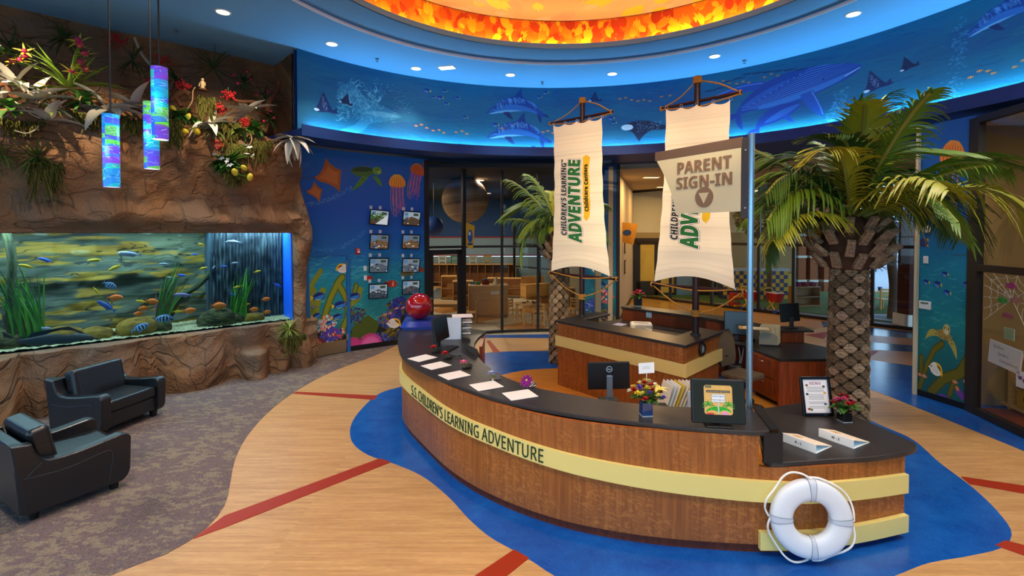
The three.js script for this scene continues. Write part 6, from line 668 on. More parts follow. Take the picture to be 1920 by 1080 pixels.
  [[170, 222, 0.22, 0.5, 0.3, 'olive moss hanging over the ledge left of the lowest tube'], [250, 232, 0.2, 0.35, 0.28, 'olive moss left of the paired tubes'], [325, 230, 0.2, 0.25, 0.5, 'olive moss right of the paired tubes'], [430, 238, 0.22, 0.3, 0.35, 'olive moss under the drooping silver plant'], [445, 275, 0.26, 0.5, 0.55, 'long olive moss above the white blossoms'], [490, 270, 0.26, 0.3, 0.5, 'olive moss near the rock column'], [30, 235, 0.2, 0.6, 0.28, 'olive moss at the far left of the ledge'], [86, 312, 0.3, 0.35, 0.65, 'long moss strands under the left fern'], [385, 190, 0.15, 0.25, 0.5, 'hanging green strands below the figurine'], [545, 634, 0.28, 0.5, 0.35, 'olive moss at the foot of the rock column'], [440, 330, 0.33, 0.5, 0.3, 'moss under the white blossoms']].forEach(([u, v, n, w, h, l]) => mossClump(l, ledge(u, v, n), w, h));
  vine('twisted pale driftwood branch right of the highest tube', [[318, 190, 0.1], [332, 178, 0.1], [345, 172, 0.12], [356, 178, 0.14]], 0.05, PM.wood); vine('short driftwood stump by the yellow cup flower', [[322, 168, 0.06], [330, 182, 0.1], [340, 200, 0.16]], 0.035, PM.wood); vine('pale driftwood limb leaning at the recess corner', [[500, 215, 0], [505, 190, -0.05], [520, 165, -0.1], [522, 150, -0.1]], 0.05, PM.wood); vine('thin pale branch in the dark recess behind the cords', [[285, 125, -0.4], [268, 105, -0.5], [258, 85, -0.6], [252, 70, -0.6]], 0.022, PM.pale); vine('long driftwood root along the left ledge', [[0, 160, 0.2], [12, 158, 0.24], [25, 182, 0.24], [60, 172, 0.26], [95, 170, 0.2], [130, 205, 0.22], [170, 214, 0.2], [210, 215, 0.15]], 0.03, PM.wood); vine('pale root hanging at the left ledge edge', [[0, 220, 0.3], [15, 214, 0.3], [22, 195, 0.28], [40, 200, 0.28], [68, 212, 0.3]], 0.02, PM.pale); vine('short pale root left of the silver column plant', [[430, 185, 0.05], [450, 190, 0.08], [480, 192, 0.05], [500, 205, 0.02]], 0.03, PM.wood);
  vine('looping tan vine above the lowest pendant tube', [[150, 200, 0.25], [152, 182, 0.3], [165, 175, 0.3], [182, 178, 0.3]], 0.012, PM.vine, 'looping_vine'); vine('looping tan vine left of the strap orchid', [[55, 190, 0.3], [75, 192, 0.34], [88, 175, 0.34], [84, 160, 0.3], [70, 156, 0.28]], 0.012, PM.vine, 'looping_vine'); vine('looping tan vine on the rock face below the green leaf', [[446, 270, 0.34], [460, 278, 0.38], [472, 262, 0.38], [466, 248, 0.34], [455, 246, 0.3]], 0.011, PM.vine, 'looping_vine'); vine('pale vine arching beside the cup flowers', [[350, 206, 0.22], [360, 190, 0.26], [362, 170, 0.24], [366, 164, 0.2]], 0.01, PM.vine, 'looping_vine'); vine('thin grey vine sagging below the left ledge', [[28, 245, 0.4], [50, 250, 0.42], [68, 242, 0.42], [72, 236, 0.4]], 0.008, PM.pale, 'looping_vine'); vine('long thin vine trailing to the left pendant', [[25, 188, 0.34], [40, 200, 0.36], [60, 215, 0.38], [76, 222, 0.36]], 0.008, PM.pale, 'looping_vine');
  [[18, 200, 0.3, 'green leafy plant at the left end of the ledge'], [100, 205, 0.3, 'green leafy plant below the strap orchid'], [155, 190, 0.25, 'green leafy plant right of the strap orchid'], [232, 222, 0.25, 'green leafy plant between the pendant tubes'], [340, 215, 0.25, 'green leafy plant right of the paired tubes'], [405, 245, 0.3, 'green leafy plant on the rock edge left of the red spray'], [480, 240, 0.3, 'green leafy plant near the rock column']].forEach(([u, v, n, l], i) => rosette('leafy_plant', l, ledge(u, v, n), i % 2 ? 'fern' : 'broad', i % 2 ? PM.fern : PM.broad, 22, [-0.8, 1.1], i % 2 ? 0.8 : 1.1, 'leafy ledge plants'));
  { const o = rosette('broad_leaf_plant', 'glossy round-leaved plant on the rock edge below the red cluster', ledge(450, 244, 0.3), 'broad', std(0x5a8a34, 0.4, DS), 9, [-0.8, 0.6], 1.2); const f = thing('figurine', 'tiny pale figurine perched on the planter ledge', 'figurine', ledge(380, 168, 0.2)); part(f, 'base', cyl(0.06, 0.07, 0.03, 12, 0, 0, 0), PM.wood); part(f, 'torso', lathe([[0.001, 0.015], [0.035, 0.02], [0.028, 0.08], [0.04, 0.13], [0.015, 0.155], [0.001, 0.155]], 12), std(0xd8b888, 0.6)); part(f, 'head', ball(0.024, 0, 0.175, 0, 10, 8), std(0xd8b888, 0.6)); part(f, 'arms', tube([[-0.05, 0.05, 0.02], [-0.04, 0.12, 0], [0.04, 0.12, 0], [0.05, 0.05, 0.02]], 0.01, 12, 6), std(0xd8b888, 0.6)); }
}
// ------------------------------------------------------------------ three glass tube pendants
{
  const glassTex = (s) => canvasTex(128, 512, (x, w, h) => { const cs = ['#2078c8', '#18a0b0', '#5040c0', '#58c828', '#2858d8', '#7038b0', '#20b890']; x.fillStyle = cs[s % 5]; x.fillRect(0, 0, w, h); for (let i = 0; i < 9; i++) { const y = (i + 0.3 * rnd()) / 8 * h; x.globalAlpha = 0.75; for (let k = 0; k < 6; k++) ell(x, cs[(i + s + (k > 3 ? 1 : 0)) % 7], rr(0, w), y + rr(-24, 24), rr(30, 60), rr(18, 36), rr(-0.3, 0.3)); } x.globalAlpha = 0.7; for (let i = 0; i < 160; i++) { x.strokeStyle = ['#e8ffff', '#a0f0e0', '#c8e8ff', '#101c60'][i % 4]; x.lineWidth = rr(0.6, 2); const a = rr(0, w), b = rr(0, h); x.beginPath(); x.moveTo(a, b); x.quadraticCurveTo(a + rr(-20, 20), b + rr(-16, 16), a + rr(-26, 26), b + rr(-20, 20)); x.stroke(); } });
  [[209.5, 215, 351, 5.2, 0, 'lowest glowing tube pendant of blue, violet and green glass'], [285, 192, 317, 5.5, 2, 'middle glowing tube pendant, half hidden by its neighbour'], [300.5, 127, 262, 5.1, 4, 'highest glowing tube pendant of coloured glass']].forEach(([u, v0, v1, d, s, label]) => {
    const a = deep(u, v0, d), b = deep(u, v1, d), o = thing('tube_pendant', label, 'pendant lamp', b, 0, 'glass tube pendants'), h = a.y - b.y, R = 0.075, t = glassTex(s);
    part(o, 'glass_tube', new THREE.CylinderGeometry(R, R, h, 32, 1, true).translate(0, h / 2, 0), std(0xffffff, 0.25, { map: t, side: THREE.DoubleSide, emissive: 0xffffff, emissiveMap: t, emissiveIntensity: 1.15 })); part(o, 'end_cap', cyl(R * 0.98, R * 0.98, 0.008, 24, 0, h - 0.01, 0), M.steel); part(o, 'bottom_lens', cyl(R * 0.96, R * 0.96, 0.006, 24, 0, 0.006, 0), std(0xffffff, 0.5, { emissive: 0xfff0d8, emissiveIntensity: 1.5 })); part(o, 'cord', bar(V3(0, h, 0), V3(0, HC - b.y, 0), 0.008, 6), M.black); part(o, 'canopy', cyl(0.06, 0.06, 0.03, 20, 0, HC - b.y - 0.015, 0), M.steel);
    const l = new THREE.PointLight(0x60a0ff, 0.8); l.position.set(0, h / 2, R + 0.05); l.shadow.radius = 4; l.name = 'pendant_glow'; o.add(l); const k = new THREE.SpotLight(0xfff0d8, 3, 0, 0.6, 0.6, 2); k.position.set(0, -0.01, 0); k.target.position.set(0, -2, 0); k.name = 'pendant_spot'; o.add(k, k.target);
  });
}
// accent spotlights in the ceiling that pick out the planter and the sails
[[[-6.9, -4.3], [60, 175], 190, 'ceiling spotlight aimed at the left of the planter'], [[-3.3, -6.2], [430, 225], 90, 'ceiling spotlight aimed at the right of the planter'], [[-0.6, -1.6], [1090, 370], 230, 'ceiling spotlight aimed at the left sail'], [[1.6, -1.2], [1310, 360], 170, 'ceiling spotlight aimed at the right sail']].forEach(([[x, z], [u, v], power, label]) => { const o = thing('accent_spotlight', label, 'spotlight', [x, HC, z], 0, 'ceiling spotlights'), t = (u > 900 ? deep(u, v, u > 1200 ? 7.2 : 8.8) : ledge(u, v, 0.1)).sub(o.position); part(o, 'canopy', cyl(0.06, 0.06, 0.03, 20, 0, -0.015, 0), M.white); const d = t.clone().normalize(); part(o, 'housing', bar(V3(0, -0.05, 0), V3(0, -0.05, 0).addScaledVector(d, 0.16), 0.05, 16), M.white); part(o, 'lens', bar(V3(0, -0.05, 0).addScaledVector(d, 0.155), V3(0, -0.05, 0).addScaledVector(d, 0.165), 0.045, 16), std(0xffffff, 0.4, { emissive: 0xffe8c0, emissiveIntensity: 2 })); const s = new THREE.SpotLight(0xffe4b8, power, 0, 0.3, 0.8, 2); s.position.copy(V3(0, -0.05, 0).addScaledVector(d, 0.19)); s.target.position.copy(t); s.shadow.radius = 2; s.name = 'accent_lamp'; o.add(s, s.target); });
// ------------------------------------------------------------------ curved reception desk
const pl = (list, h = 0) => list.map(([u, v]) => xz(level(u, v, h)));
const arcLen = (p) => { const l = [0]; for (let i = 1; i < p.length; i++) l.push(l[i - 1] + Math.hypot(p[i][0] - p[i - 1][0], p[i][1] - p[i - 1][1])); return l; };
const along = (p, s) => { const l = arcLen(p); let i = 1; while (i < p.length - 1 && l[i] < s) i++; const t = (s - l[i - 1]) / (l[i] - l[i - 1]), dx = p[i][0] - p[i - 1][0], dz = p[i][1] - p[i - 1][1]; return { x: lerp(p[i - 1][0], p[i][0], t), z: lerp(p[i - 1][1], p[i][1], t), a: Math.atan2(-dz, dx) }; };
const nearestS = (p, u, v, h) => { const q = level(u, v, h), l = arcLen(p); let b = 0, bd = 1e9; const mn = p.reduce((m, c, i) => c[0] / -c[1] < p[m][0] / -p[m][1] ? i : m, 0); p.forEach((c, i) => { if (i < mn) return; const d = Math.hypot(c[0] / -c[1] - (u - 960) / FOCAL); if (d < bd) { bd = d; b = i; } }); return l[b]; };
const shift = (path, d) => path.map((p, i) => { const a = path[Math.max(0, i - 1)], b = path[Math.min(path.length - 1, i + 1)], l = Math.hypot(b[0] - a[0], b[1] - a[1]); return [p[0] - (b[1] - a[1]) / l * d, p[1] + (b[0] - a[0]) / l * d]; });
const seq = (ks, t) => { for (let i = 1; i < ks.length; i++) if (t <= ks[i][0]) return lerp(ks[i - 1][1], ks[i][1], (t - ks[i - 1][0]) / (ks[i][0] - ks[i - 1][0])); return ks[ks.length - 1][1]; };
const CT = 1.05, LC = 0.78;
{
  const hull = spline2([[-1.5, -8.15], [-1.6, -7.3], [-1.52, -6.7], ...pl([[800, 850], [860, 905], [940, 950], [1050, 990], [1150, 1012], [1250, 1026], [1350, 1034], [1428, 1038], [1520, 1036], [1610, 1022], [1690, 1004]])], 150);
  const L = arcLen(hull), tot = L[L.length - 1], sStep = nearestS(hull, 1428), iStep = L.findIndex((s) => s >= sStep);
  const desk = thing('reception_desk', 'long curved wooden reception desk shaped like a ship hull', 'reception desk');
  const hi = hull.slice(0, iStep + 1), lo = hull.slice(iStep);
  part(desk, 'hull_panel', wallStrip(shift(hi, 0.02), 0.09, CT - 0.04, 0.05), M.veneer); part(desk, 'low_hull_panel', wallStrip(shift(lo, 0.02), 0.09, LC - 0.04, 0.05), M.veneer);
  part(desk, 'plinth', wallStrip(shift(hull, -0.015), 0, 0.1, 0.04), std(0xa87850, 0.5, { map: T.veneer }));
  const e = hull[hull.length - 1]; part(desk, 'end_panel', wallStrip([[e[0], e[1]], [e[0] + 0.12, e[1] - 0.8]], 0, LC - 0.04, 0.04), M.veneer); const st = hull[iStep]; part(desk, 'step_panel', wallStrip([[st[0] - 0.05, st[1] - 0.05], [st[0] - 0.07, st[1] - 0.5]], LC, CT - 0.04, 0.04), M.veneer);
  part(desk, 'inner_panel', wallStrip([...shift(hi.slice(40), -0.46)].reverse(), 0.05, CT - 0.04, 0.03), M.redwood);
  const q = level(911, 622, CT); part(desk, 'wing_end_panel', box(0.04, CT - 0.04, 0.75, q.x - 0.03, (CT - 0.04) / 2, q.z + 0.5), M.redwood);
  const bt = [[0, 0.79], [0.2, 0.785], [0.5, 0.765], [0.78, 0.65], [1, 0.575]], bb = [[0, 0.62], [0.2, 0.61], [0.5, 0.605], [0.78, 0.475], [1, 0.41]];
  part(desk, 'upper_band', wallStrip(shift(hull.slice(10), 0.055), (t) => seq(bb, lerp(0.06, 1, t)), (t) => seq(bt, lerp(0.06, 1, t)), 0.035), M.band); part(desk, 'lower_band', wallStrip(shift(lo, 0.06), 0.065, 0.215, 0.04), M.band);
  // raised lettering on the band, letter by letter
  const txt = "S.S. CHILDREN'S LEARNING ADVENTURE", s0 = nearestS(hull, 778), s1 = nearestS(hull, 1030), size = 0.125, adv = (c) => (FONTR.data.glyphs[c] ?? FONTR.data.glyphs['?']).ha / FONTR.data.resolution * size, W = [...txt].reduce((s, c) => s + adv(c), 0), k = (s1 - s0) / W, lm = std(0x14341c, 0.5); let s = s0;
  const bandPath = shift(hull, 0.056), bl = arcLen(bandPath), scaleS = bl[bl.length - 1] / tot;
  for (const c of txt) { const w = adv(c) * k; if (c !== ' ') { const g = new TextGeometry(c, { font: FONTR, size, depth: 0.006, curveSegments: 4, bevelEnabled: false }); g.scale(k, 1, 1).translate(-adv(c) * k / 2, 0, 0); const m = (s + w / 2), p = along(bandPath, m * scaleS), t = m / tot; part(desk, 'letter', g, lm, [p.x, seq(bb, t) + 0.022, p.z], [0, p.a, 0]); } s += w; }
  // worktops
  const outer = spline2(pl([[748, 626], [746, 634], [747, 650], [754, 668], [776, 686], [822, 708], [880, 731], [942, 750], [1060, 774], [1140, 785], [1296, 801], [1440, 808], [1447, 803]], CT), 90), inner = spline2(pl([[1408, 766], [1252, 761], [1140, 750], [1060, 737], [1000, 725], [950, 708], [913, 685], [896, 666], [890, 648], [897, 634], [913, 621]], CT), 70);
  const top = single('desk_countertop', 'dark grey curved countertop on the tall part of the reception desk', 'countertop', slab([...outer, ...inner, ...pl([[880, 614], [856, 598], [856, 589], [800, 590], [764, 602]], CT)], CT - 0.04, CT, 0.008), M.lamin);
  const low = spline2(pl([[1430, 852], [1431, 860], [1444, 867], [1490, 866], [1546, 862], [1640, 856], [1708, 844], [1719, 836], [1714, 829], [1693, 820], [1618, 786], [1560, 765], [1500, 755]], LC), 70);
  single('low_countertop', 'dark grey lower countertop at the right end of the desk', 'countertop', slab([...low, ...pl([[1412, 768]], LC)], LC - 0.045, LC, 0.008), M.lamin);
  { const a = level(1446, 806, CT), b = level(1412, 766, CT), o = thing('steel_divider', 'black metal upright divider at the step of the desk', 'divider', [0, 0, 0]); part(o, 'plate', wallStrip([[a.x + 0.07, a.z + 0.0], [b.x + 0.09, b.z - 0.04]].map((p) => p), LC, CT + 0.01, 0.012), M.black); part(o, 'front_face', box(0.16, CT - LC - 0.02, 0.02, a.x + 0.005, (CT + LC) / 2 - 0.01, a.z + 0.015), M.black); part(o, 'top_plate', slab([[a.x - 0.01, a.z], [a.x + 0.07, a.z], [b.x + 0.09, b.z - 0.04], [b.x + 0.01, b.z - 0.04]], CT + 0.001, CT + 0.012), M.black); }
}
// blue pedestal with the red ball
{
  const p = level(757, 728), P = [-1.62, -8.35], o = thing('blue_pedestal', 'blue painted pedestal at the left end of the desk', 'pedestal', [P[0], 0, P[1]], 0.12); const bm = std(0x1438a0, 0.35); part(o, 'shaft', rbox(0.54, 1.1, 0.5, 0.01, 0, 0.55, 0), bm); part(o, 'top_slab', new THREE.CylinderGeometry(0.36, 0.43, 0.09, 4).rotateY(PI / 4).scale(1, 1, 0.92).translate(0, 1.145, 0), bm);
  const b = thing('red_ball', 'glossy red decorative ball on the blue pedestal', 'ball', [P[0], 1.19 + 0.225, P[1]]); const rm = phy(0xa80818, 0.12, { clearcoat: 1, clearcoatRoughness: 0.05 }); part(b, 'sphere', new THREE.SphereGeometry(0.23, 48, 32), rm);
}
// things on the desk
const paperM = M.paper, onTop = (u, v, h = CT) => level(u, v, h);
{
  const flowers = [['red flower pen', 0xd01018, 'leftmost'], ['red flower pen', 0xc81420, 'second'], ['pink blossom pen', 0xe05aa0, 'third'], ['blue and white flower pen', 0x8aa0e0, 'fourth'], ['magenta flower pen', 0x9a1488, 'rightmost']];
  [[792, 672, 0.85, 814, 664], [818, 686, 0.75, 836, 676], [852, 704, 0.65, 872, 694], [912, 724, 0.5, 926, 716], [975, 741, 0.42, 992, 730]].forEach(([u, v, turn, fu, fv], i) => {
    const p = onTop(u, v), o = thing('sign_in_sheet', flowers[i][2] + ' white sign-in sheet along the desk, under the ' + flowers[i][0], 'paper', p, turn, 'sign-in sheets'); part(o, 'sheet', rbox(0.3, 0.006, 0.24, 0.002, 0, 0.004, 0), paperM); part(o, 'board', rbox(0.31, 0.003, 0.25, 0.001, 0, 0.0015, 0), M.dark);
    const f = onTop(fu, fv).add(V3(0, 0, -0.06)), h = thing('flower_pen', flowers[i][0] + ' in a clip, ' + flowers[i][2] + ' of the five on the desk', 'flower pen', f, turn, 'flower pens'); const fm = std(flowers[i][1], 0.55, DS); part(h, 'clip', merge([rbox(0.12, 0.02, 0.045, 0.006, 0.02, 0.01, 0), tube([[0.02, 0.02, -0.02], [0.06, 0.05, -0.02], [0.09, 0.02, -0.02]], 0.005, 10, 5), tube([[0.02, 0.02, 0.02], [0.06, 0.05, 0.02], [0.09, 0.02, 0.02]], 0.005, 10, 5)]), i > 2 ? M.chrome : M.black); part(h, 'stem', bar(V3(0.03, 0.02, 0), V3(-0.04, 0.07, 0.02), 0.006), PM.stem);
    const pet = leafStrip(i === 4 ? 0.085 : 0.06, i === 4 ? 0.032 : 0.045, 0.3, 0.15, 4); for (let k = 0; k < (i === 4 ? 12 : 8); k++) { const m = part(h, 'petal', pet, fm, [-0.045, 0.085, 0.025]); m.rotation.set(0, k * 2.4, 0.25 + 0.5 * (k % 2), 'YZX'); if (i === 4) m.rotation.set(PI / 2 + 0.2 * (k % 2), k * 0.52, 0.2, 'XYZ'); } part(h, 'heart', ball(0.016, -0.045, 0.095, 0.025, 10, 8), std(i < 2 ? 0x601010 : 0xe0c060, 0.6));
  });
  // monitor and keyboard at the left, paper tray, glasses
  const screen = (name, label, p, turn, w, h, tilt, opts = {}) => { const o = thing(name, label, 'monitor', p, turn); part(o, 'base', rbox(0.22, 0.014, 0.17, 0.006, 0, 0.007, 0), M.black); part(o, 'stand', rbox(0.06, opts.sh ?? 0.22, 0.03, 0.008, 0, (opts.sh ?? 0.22) / 2, -0.03), opts.stand ?? M.black); const f = part(o, 'housing', rbox(w, h, 0.045, 0.012, 0, 0, 0), M.black, [0, (opts.lift ?? 0.1) + h / 2, 0], [tilt, 0, 0]); part(f, 'screen', new THREE.PlaneGeometry(w - 0.03, h - 0.03).translate(0, 0, 0.0235), opts.screen ?? std(0x06080a, 0.15)); if (opts.lit) { const l = new THREE.RectAreaLight(0xd8f0d8, opts.lit, w - 0.04, h - 0.04); l.position.z = 0.03; l.rotation.y = PI; l.name = 'screen_light'; f.add(l); } return o; };
  screen('computer_monitor', 'slim black monitor seen edge-on at the left of the desk', onTop(826, 651), 1.25, 0.42, 0.34, -0.15); 
  { const o = thing('keyboard', 'black keyboard beside the left monitor', 'keyboard', onTop(842, 655), 1.2); part(o, 'body', rbox(0.36, 0.018, 0.13, 0.006, 0, 0.009, 0), M.black); const kg = rbox(0.02, 0.008, 0.018, 0.002), kl = []; for (let i = 0; i < 14; i++) for (let j = 0; j < 4; j++) kl.push(kg.clone().translate(-0.158 + i * 0.0243, 0.022, -0.045 + j * 0.027)); part(o, 'keys', merge(kl), std(0x2a2c30, 0.5)).userData.kind = 'stuff'; }
  { const o = thing('file_tray', 'white file tray with papers beside the left monitor', 'file tray', onTop(846, 634), 0.15); part(o, 'front_panel', rbox(0.3, 0.34, 0.012, 0.004, 0, 0.17, 0.1), std(0xdfe6ec, 0.4)); part(o, 'divider', box(0.012, 0.32, 0.3, 0.16, 0.16, -0.05), M.black); for (let i = 0; i < 4; i++) part(o, 'paper_stack', rbox(0.32, 0.012, 0.28, 0.003, 0.14 + i * 0.012, 0.08 + i * 0.085, -0.06), paperM); part(o, 'shelf', merge([0, 1, 2].map((i) => box(0.34, 0.006, 0.3, 0.14, 0.07 + i * 0.085, -0.06))), M.black); }
  { const o = thing('eyeglasses', 'folded dark eyeglasses lying on the desk', 'eyeglasses', onTop(857, 670), 0.2); for (const s of [-1, 1]) { part(o, 'rim', new THREE.TorusGeometry(0.028, 0.004, 6, 20).rotateX(1.2).translate(s * 0.034, 0.02, 0), M.black); part(o, 'temple', bar(V3(s * 0.06, 0.022, 0), V3(-s * 0.05, 0.008, -0.05), 0.003, 5), M.black); } }
  // monitor back with round emblem
  { const o = screen('computer_monitor', 'black monitor seen from behind with a round silver emblem', level(1141, 740, 0.78).setY(0.72), PI + 0.06, 0.5, 0.32, 0.05, { lift: 0.13, sh: 0.3, stand: std(0x8fb0c8, 0.3, { metalness: 0.6 }) }); const em = part(o, 'emblem', new THREE.TorusGeometry(0.033, 0.003, 8, 32).rotateY(PI).translate(0, 0.37, -0.028), std(0xc8e4f4, 0.3)); const tg = new TextGeometry('DELL', { font: FONT, size: 0.015, depth: 0.002, curveSegments: 3 }); tg.computeBoundingBox(); tg.translate(-tg.boundingBox.max.x / 2, -0.0075, 0).rotateY(PI).translate(0, 0.37, -0.028); part(o, 'lettering', tg, std(0xc8e4f4, 0.3)); part(o, 'rear_stand', rbox(0.07, 0.26, 0.02, 0.006, 0, 0.17, -0.045), std(0x8fb0c8, 0.3, { metalness: 0.6 })); }
  // bouquet in blue glass vase with a card
  const bouquet = (name, label, p, H, W, glass, cols, n, R) => { const o = thing(name, label, 'flowers', p, 0.1); part(o, 'vase', rbox(W, H, W, 0.008, 0, H / 2, 0), glass); part(o, 'vase_foot', rbox(W * 1.02, H * 0.12, W * 1.02, 0.004, 0, H * 0.06, 0), phy(0xe8f4f8, 0.05, { transmission: 0.6, thickness: 0.02 })); for (let i = 0; i < n; i++) { const a = i * 2.4, r = R * Math.sqrt((i + 0.5) / n), y = H + 0.05 + R * 0.75 * (1 - (r / R) ** 2) + rr(-0.015, 0.02), m = cols[i % cols.length]; part(o, 'flower', flowerRuff, m, [Math.cos(a) * r, y, Math.sin(a) * r]).rotation.set(rr(-0.5, 0.5), a, rr(-0.5, 0.5)); part(o, 'stem', bar(V3(0, H, 0), V3(Math.cos(a) * r, y, Math.sin(a) * r), 0.003, 5), PM.stem); } for (let i = 0; i < 14; i++) part(o, 'leaf', leafSets.broad[i % 2], PM.broad, [0, H + 0.02, 0]).rotation.set(0, i * 1.9, rr(-0.1, 0.7), 'YZX'); return o; };
  const ruff = leafStrip(0.036, 0.034, 0.2, 0.3, 3), flowerRuff = merge([...Array(12)].map((_, i) => ruff.clone().rotateZ(0.25 + (i % 3) * 0.4).rotateY(i * 2.4)));
  const fr = std(0xb01018, 0.6, DS), fy = std(0xe8cc30, 0.6, DS), fw = std(0xf0ead0, 0.6, DS), fp = std(0xe0508a, 0.6, DS), fl = std(0xf0e070, 0.6, DS), fv = std(0x6a50b0, 0.6, DS);
  const bq = bouquet('flower_bouquet', 'bouquet of yellow lilies and red carnations in a blue glass vase', onTop(1211, 779), 0.13, 0.095, phy(0x1c3c70, 0.08, { clearcoat: 1 }), [fl, fr, fy, fr, fl, fw, fy, fr, fw, fv], 30, 0.15); for (let k = 0; k < 6; k++) part(bq, 'lily_petal', leafStrip(0.11, 0.05, 0.5, 0.2, 6), fl, [0.08, 0.24, 0.06]).rotation.set(0, k * 1.05, 0.5, 'YZX'); part(bq, 'card_stick', bar(V3(0.005, 0.12, 0), V3(0.005, 0.4, 0), 0.003), M.white); T.card = canvasTex(128, 80, (x) => { x.fillStyle = '#f2f4f6'; x.fillRect(0, 0, 128, 80); x.strokeStyle = '#a8c0b8'; x.lineWidth = 2; for (let i = 0; i < 3; i++) { x.beginPath(); x.moveTo(30, 28 + i * 9); for (let k = 0; k < 8; k++) x.lineTo(30 + k * 9, 28 + i * 9 + (k % 2 ? -3 : 2)); x.stroke(); } }); part(bq, 'card', box(0.145, 0.095, 0.004, 0.02, 0.43, 0), std(0xffffff, 0.7, { map: T.card }), null, [0, 0, 0.04]).geometry = new THREE.BoxGeometry(0.145, 0.095, 0.004).translate(0.02, 0.43, 0);
  const b2 = bouquet('flower_bouquet', 'small bouquet of red and pink carnations in a dark glass vase', onTop(1583, 790, LC), 0.12, 0.1, phy(0x0c1010, 0.05, { clearcoat: 1 }), [fr, fp, fr, std(0x701040, 0.6, DS), fp, fr], 14, 0.1);
  const b3 = bouquet('flower_bouquet', 'red flowers in a dark vase on the rear counter', level(1196, 574, 1.05), 0.16, 0.12, M.black, [std(0xd81830, 0.6, DS), fp], 10, 0.1); b3.scale.setScalar(1.2);
  // file holder, kiosk screen
  { const o = thing('file_sorter', 'clear rack of leaning cream folders beside the bouquet', 'file rack', level(1272, 765, 0.78).setY(0.72), 0.1); for (let i = 0; i < 9; i++) part(o, 'folder', rbox(0.012, 0.3, 0.24, 0.003), std([0xe8dcc0, 0xd8e4f0, 0xf0ead8, 0xd8c040, 0xe0d8c8][i % 5], 0.7), [-0.16 + i * 0.04, 0.2, 0], [0, 0, -0.28 - 0.03 * i]); part(o, 'tray', rbox(0.5, 0.05, 0.26, 0.008, 0.02, 0.025, 0), std(0xb8c8d4, 0.3)); part(o, 'end_plate', rbox(0.2, 0.26, 0.012, 0.004, 0.14, 0.16, 0.13), std(0xc4ccd4, 0.3)); }
  { const o = thing('notepad', 'cream notepad lying left of the folder rack', 'notepad', level(1236, 757, 0.9).setY(0.72)); part(o, 'pad', rbox(0.16, 0.16, 0.12, 0.004, 0, 0.08, 0), std(0xe8e0b8, 0.7)); part(o, 'cover', rbox(0.165, 0.01, 0.125, 0.003, 0, 0.165, 0), M.dark); }
  T.kiosk = canvasTex(512, 420, (x, w, h) => { x.fillStyle = '#06180f'; x.fillRect(0, 0, w, h); x.fillStyle = '#e8b868'; x.beginPath(); x.roundRect(110, 46, 290, 300, 26); x.fill(); for (let i = 0; i < 90; i++) { x.fillStyle = ['rgba(220,140,60,0.35)', 'rgba(250,220,150,0.4)'][i % 2]; x.fillRect(rr(112, 380), rr(50, 330), rr(8, 30), rr(4, 12)); } x.fillStyle = '#103828'; x.fillRect(124, 52, 62, 22); x.fillStyle = '#e8f0e0'; x.font = 'bold 9px sans-serif'; x.fillText('ADVENTURE', 127, 67); x.fillStyle = '#20140c'; x.fillRect(134, 98, 244, 24); x.fillStyle = '#f0e8d8'; x.font = 'bold 15px sans-serif'; x.fillText('Parent & Guardian Sign-In Station', 140, 115, 232); for (let s = 0; s < 2; s++) for (let i = 0; i < 9; i++) { const bx = s ? 360 : 150, a = -PI / 2 + (i - 4) * 0.5; x.strokeStyle = ['#2c9a2c', '#1c7a20', '#48b838'][i % 3]; x.lineWidth = 9; x.beginPath(); x.moveTo(bx, 250); x.quadraticCurveTo(bx + Math.cos(a) * 40, 250 + Math.sin(a) * 60, bx + Math.cos(a) * 62, 262 + Math.sin(a) * 40); x.stroke(); } for (let i = 0; i < 12; i++) { x.strokeStyle = ['#20a020', '#38c038'][i % 2]; x.lineWidth = 12; const a = PI + i * PI / 11; x.beginPath(); x.moveTo(256, 320); x.quadraticCurveTo(256 + Math.cos(a) * 60, 270 + Math.sin(a) * 30, 256 + Math.cos(a) * 128, 318 + Math.sin(a) * 40); x.stroke(); } x.fillStyle = '#f4f6f8'; x.fillRect(186, 136, 140, 84); x.strokeStyle = '#2860a0'; x.lineWidth = 3; x.strokeRect(188, 138, 136, 80); x.fillStyle = '#204880'; x.font = 'bold 17px sans-serif'; x.fillText('Touch to Sign In', 194, 165, 124); x.fillText('Touch to Sign Out', 194, 202, 124); x.fillStyle = '#d0d4d8'; x.fillRect(248, 222, 14, 110); ell(x, '#e04838', 170, 338, 44, 10); ell(x, '#f0a0c0', 320, 332, 40, 20); x.fillStyle = '#06180f'; x.fillRect(100, 346, 310, 30); });
  screen('kiosk_screen', 'sign-in touch screen showing a jungle page on the desk', onTop(1345, 796), -0.12, 0.44, 0.37, -0.16, { lift: 0.02, sh: 0.16, screen: std(0x020202, 0.75, { emissive: 0xffffff, emissiveMap: T.kiosk, emissiveIntensity: 1.3 }), lit: 0.35 });
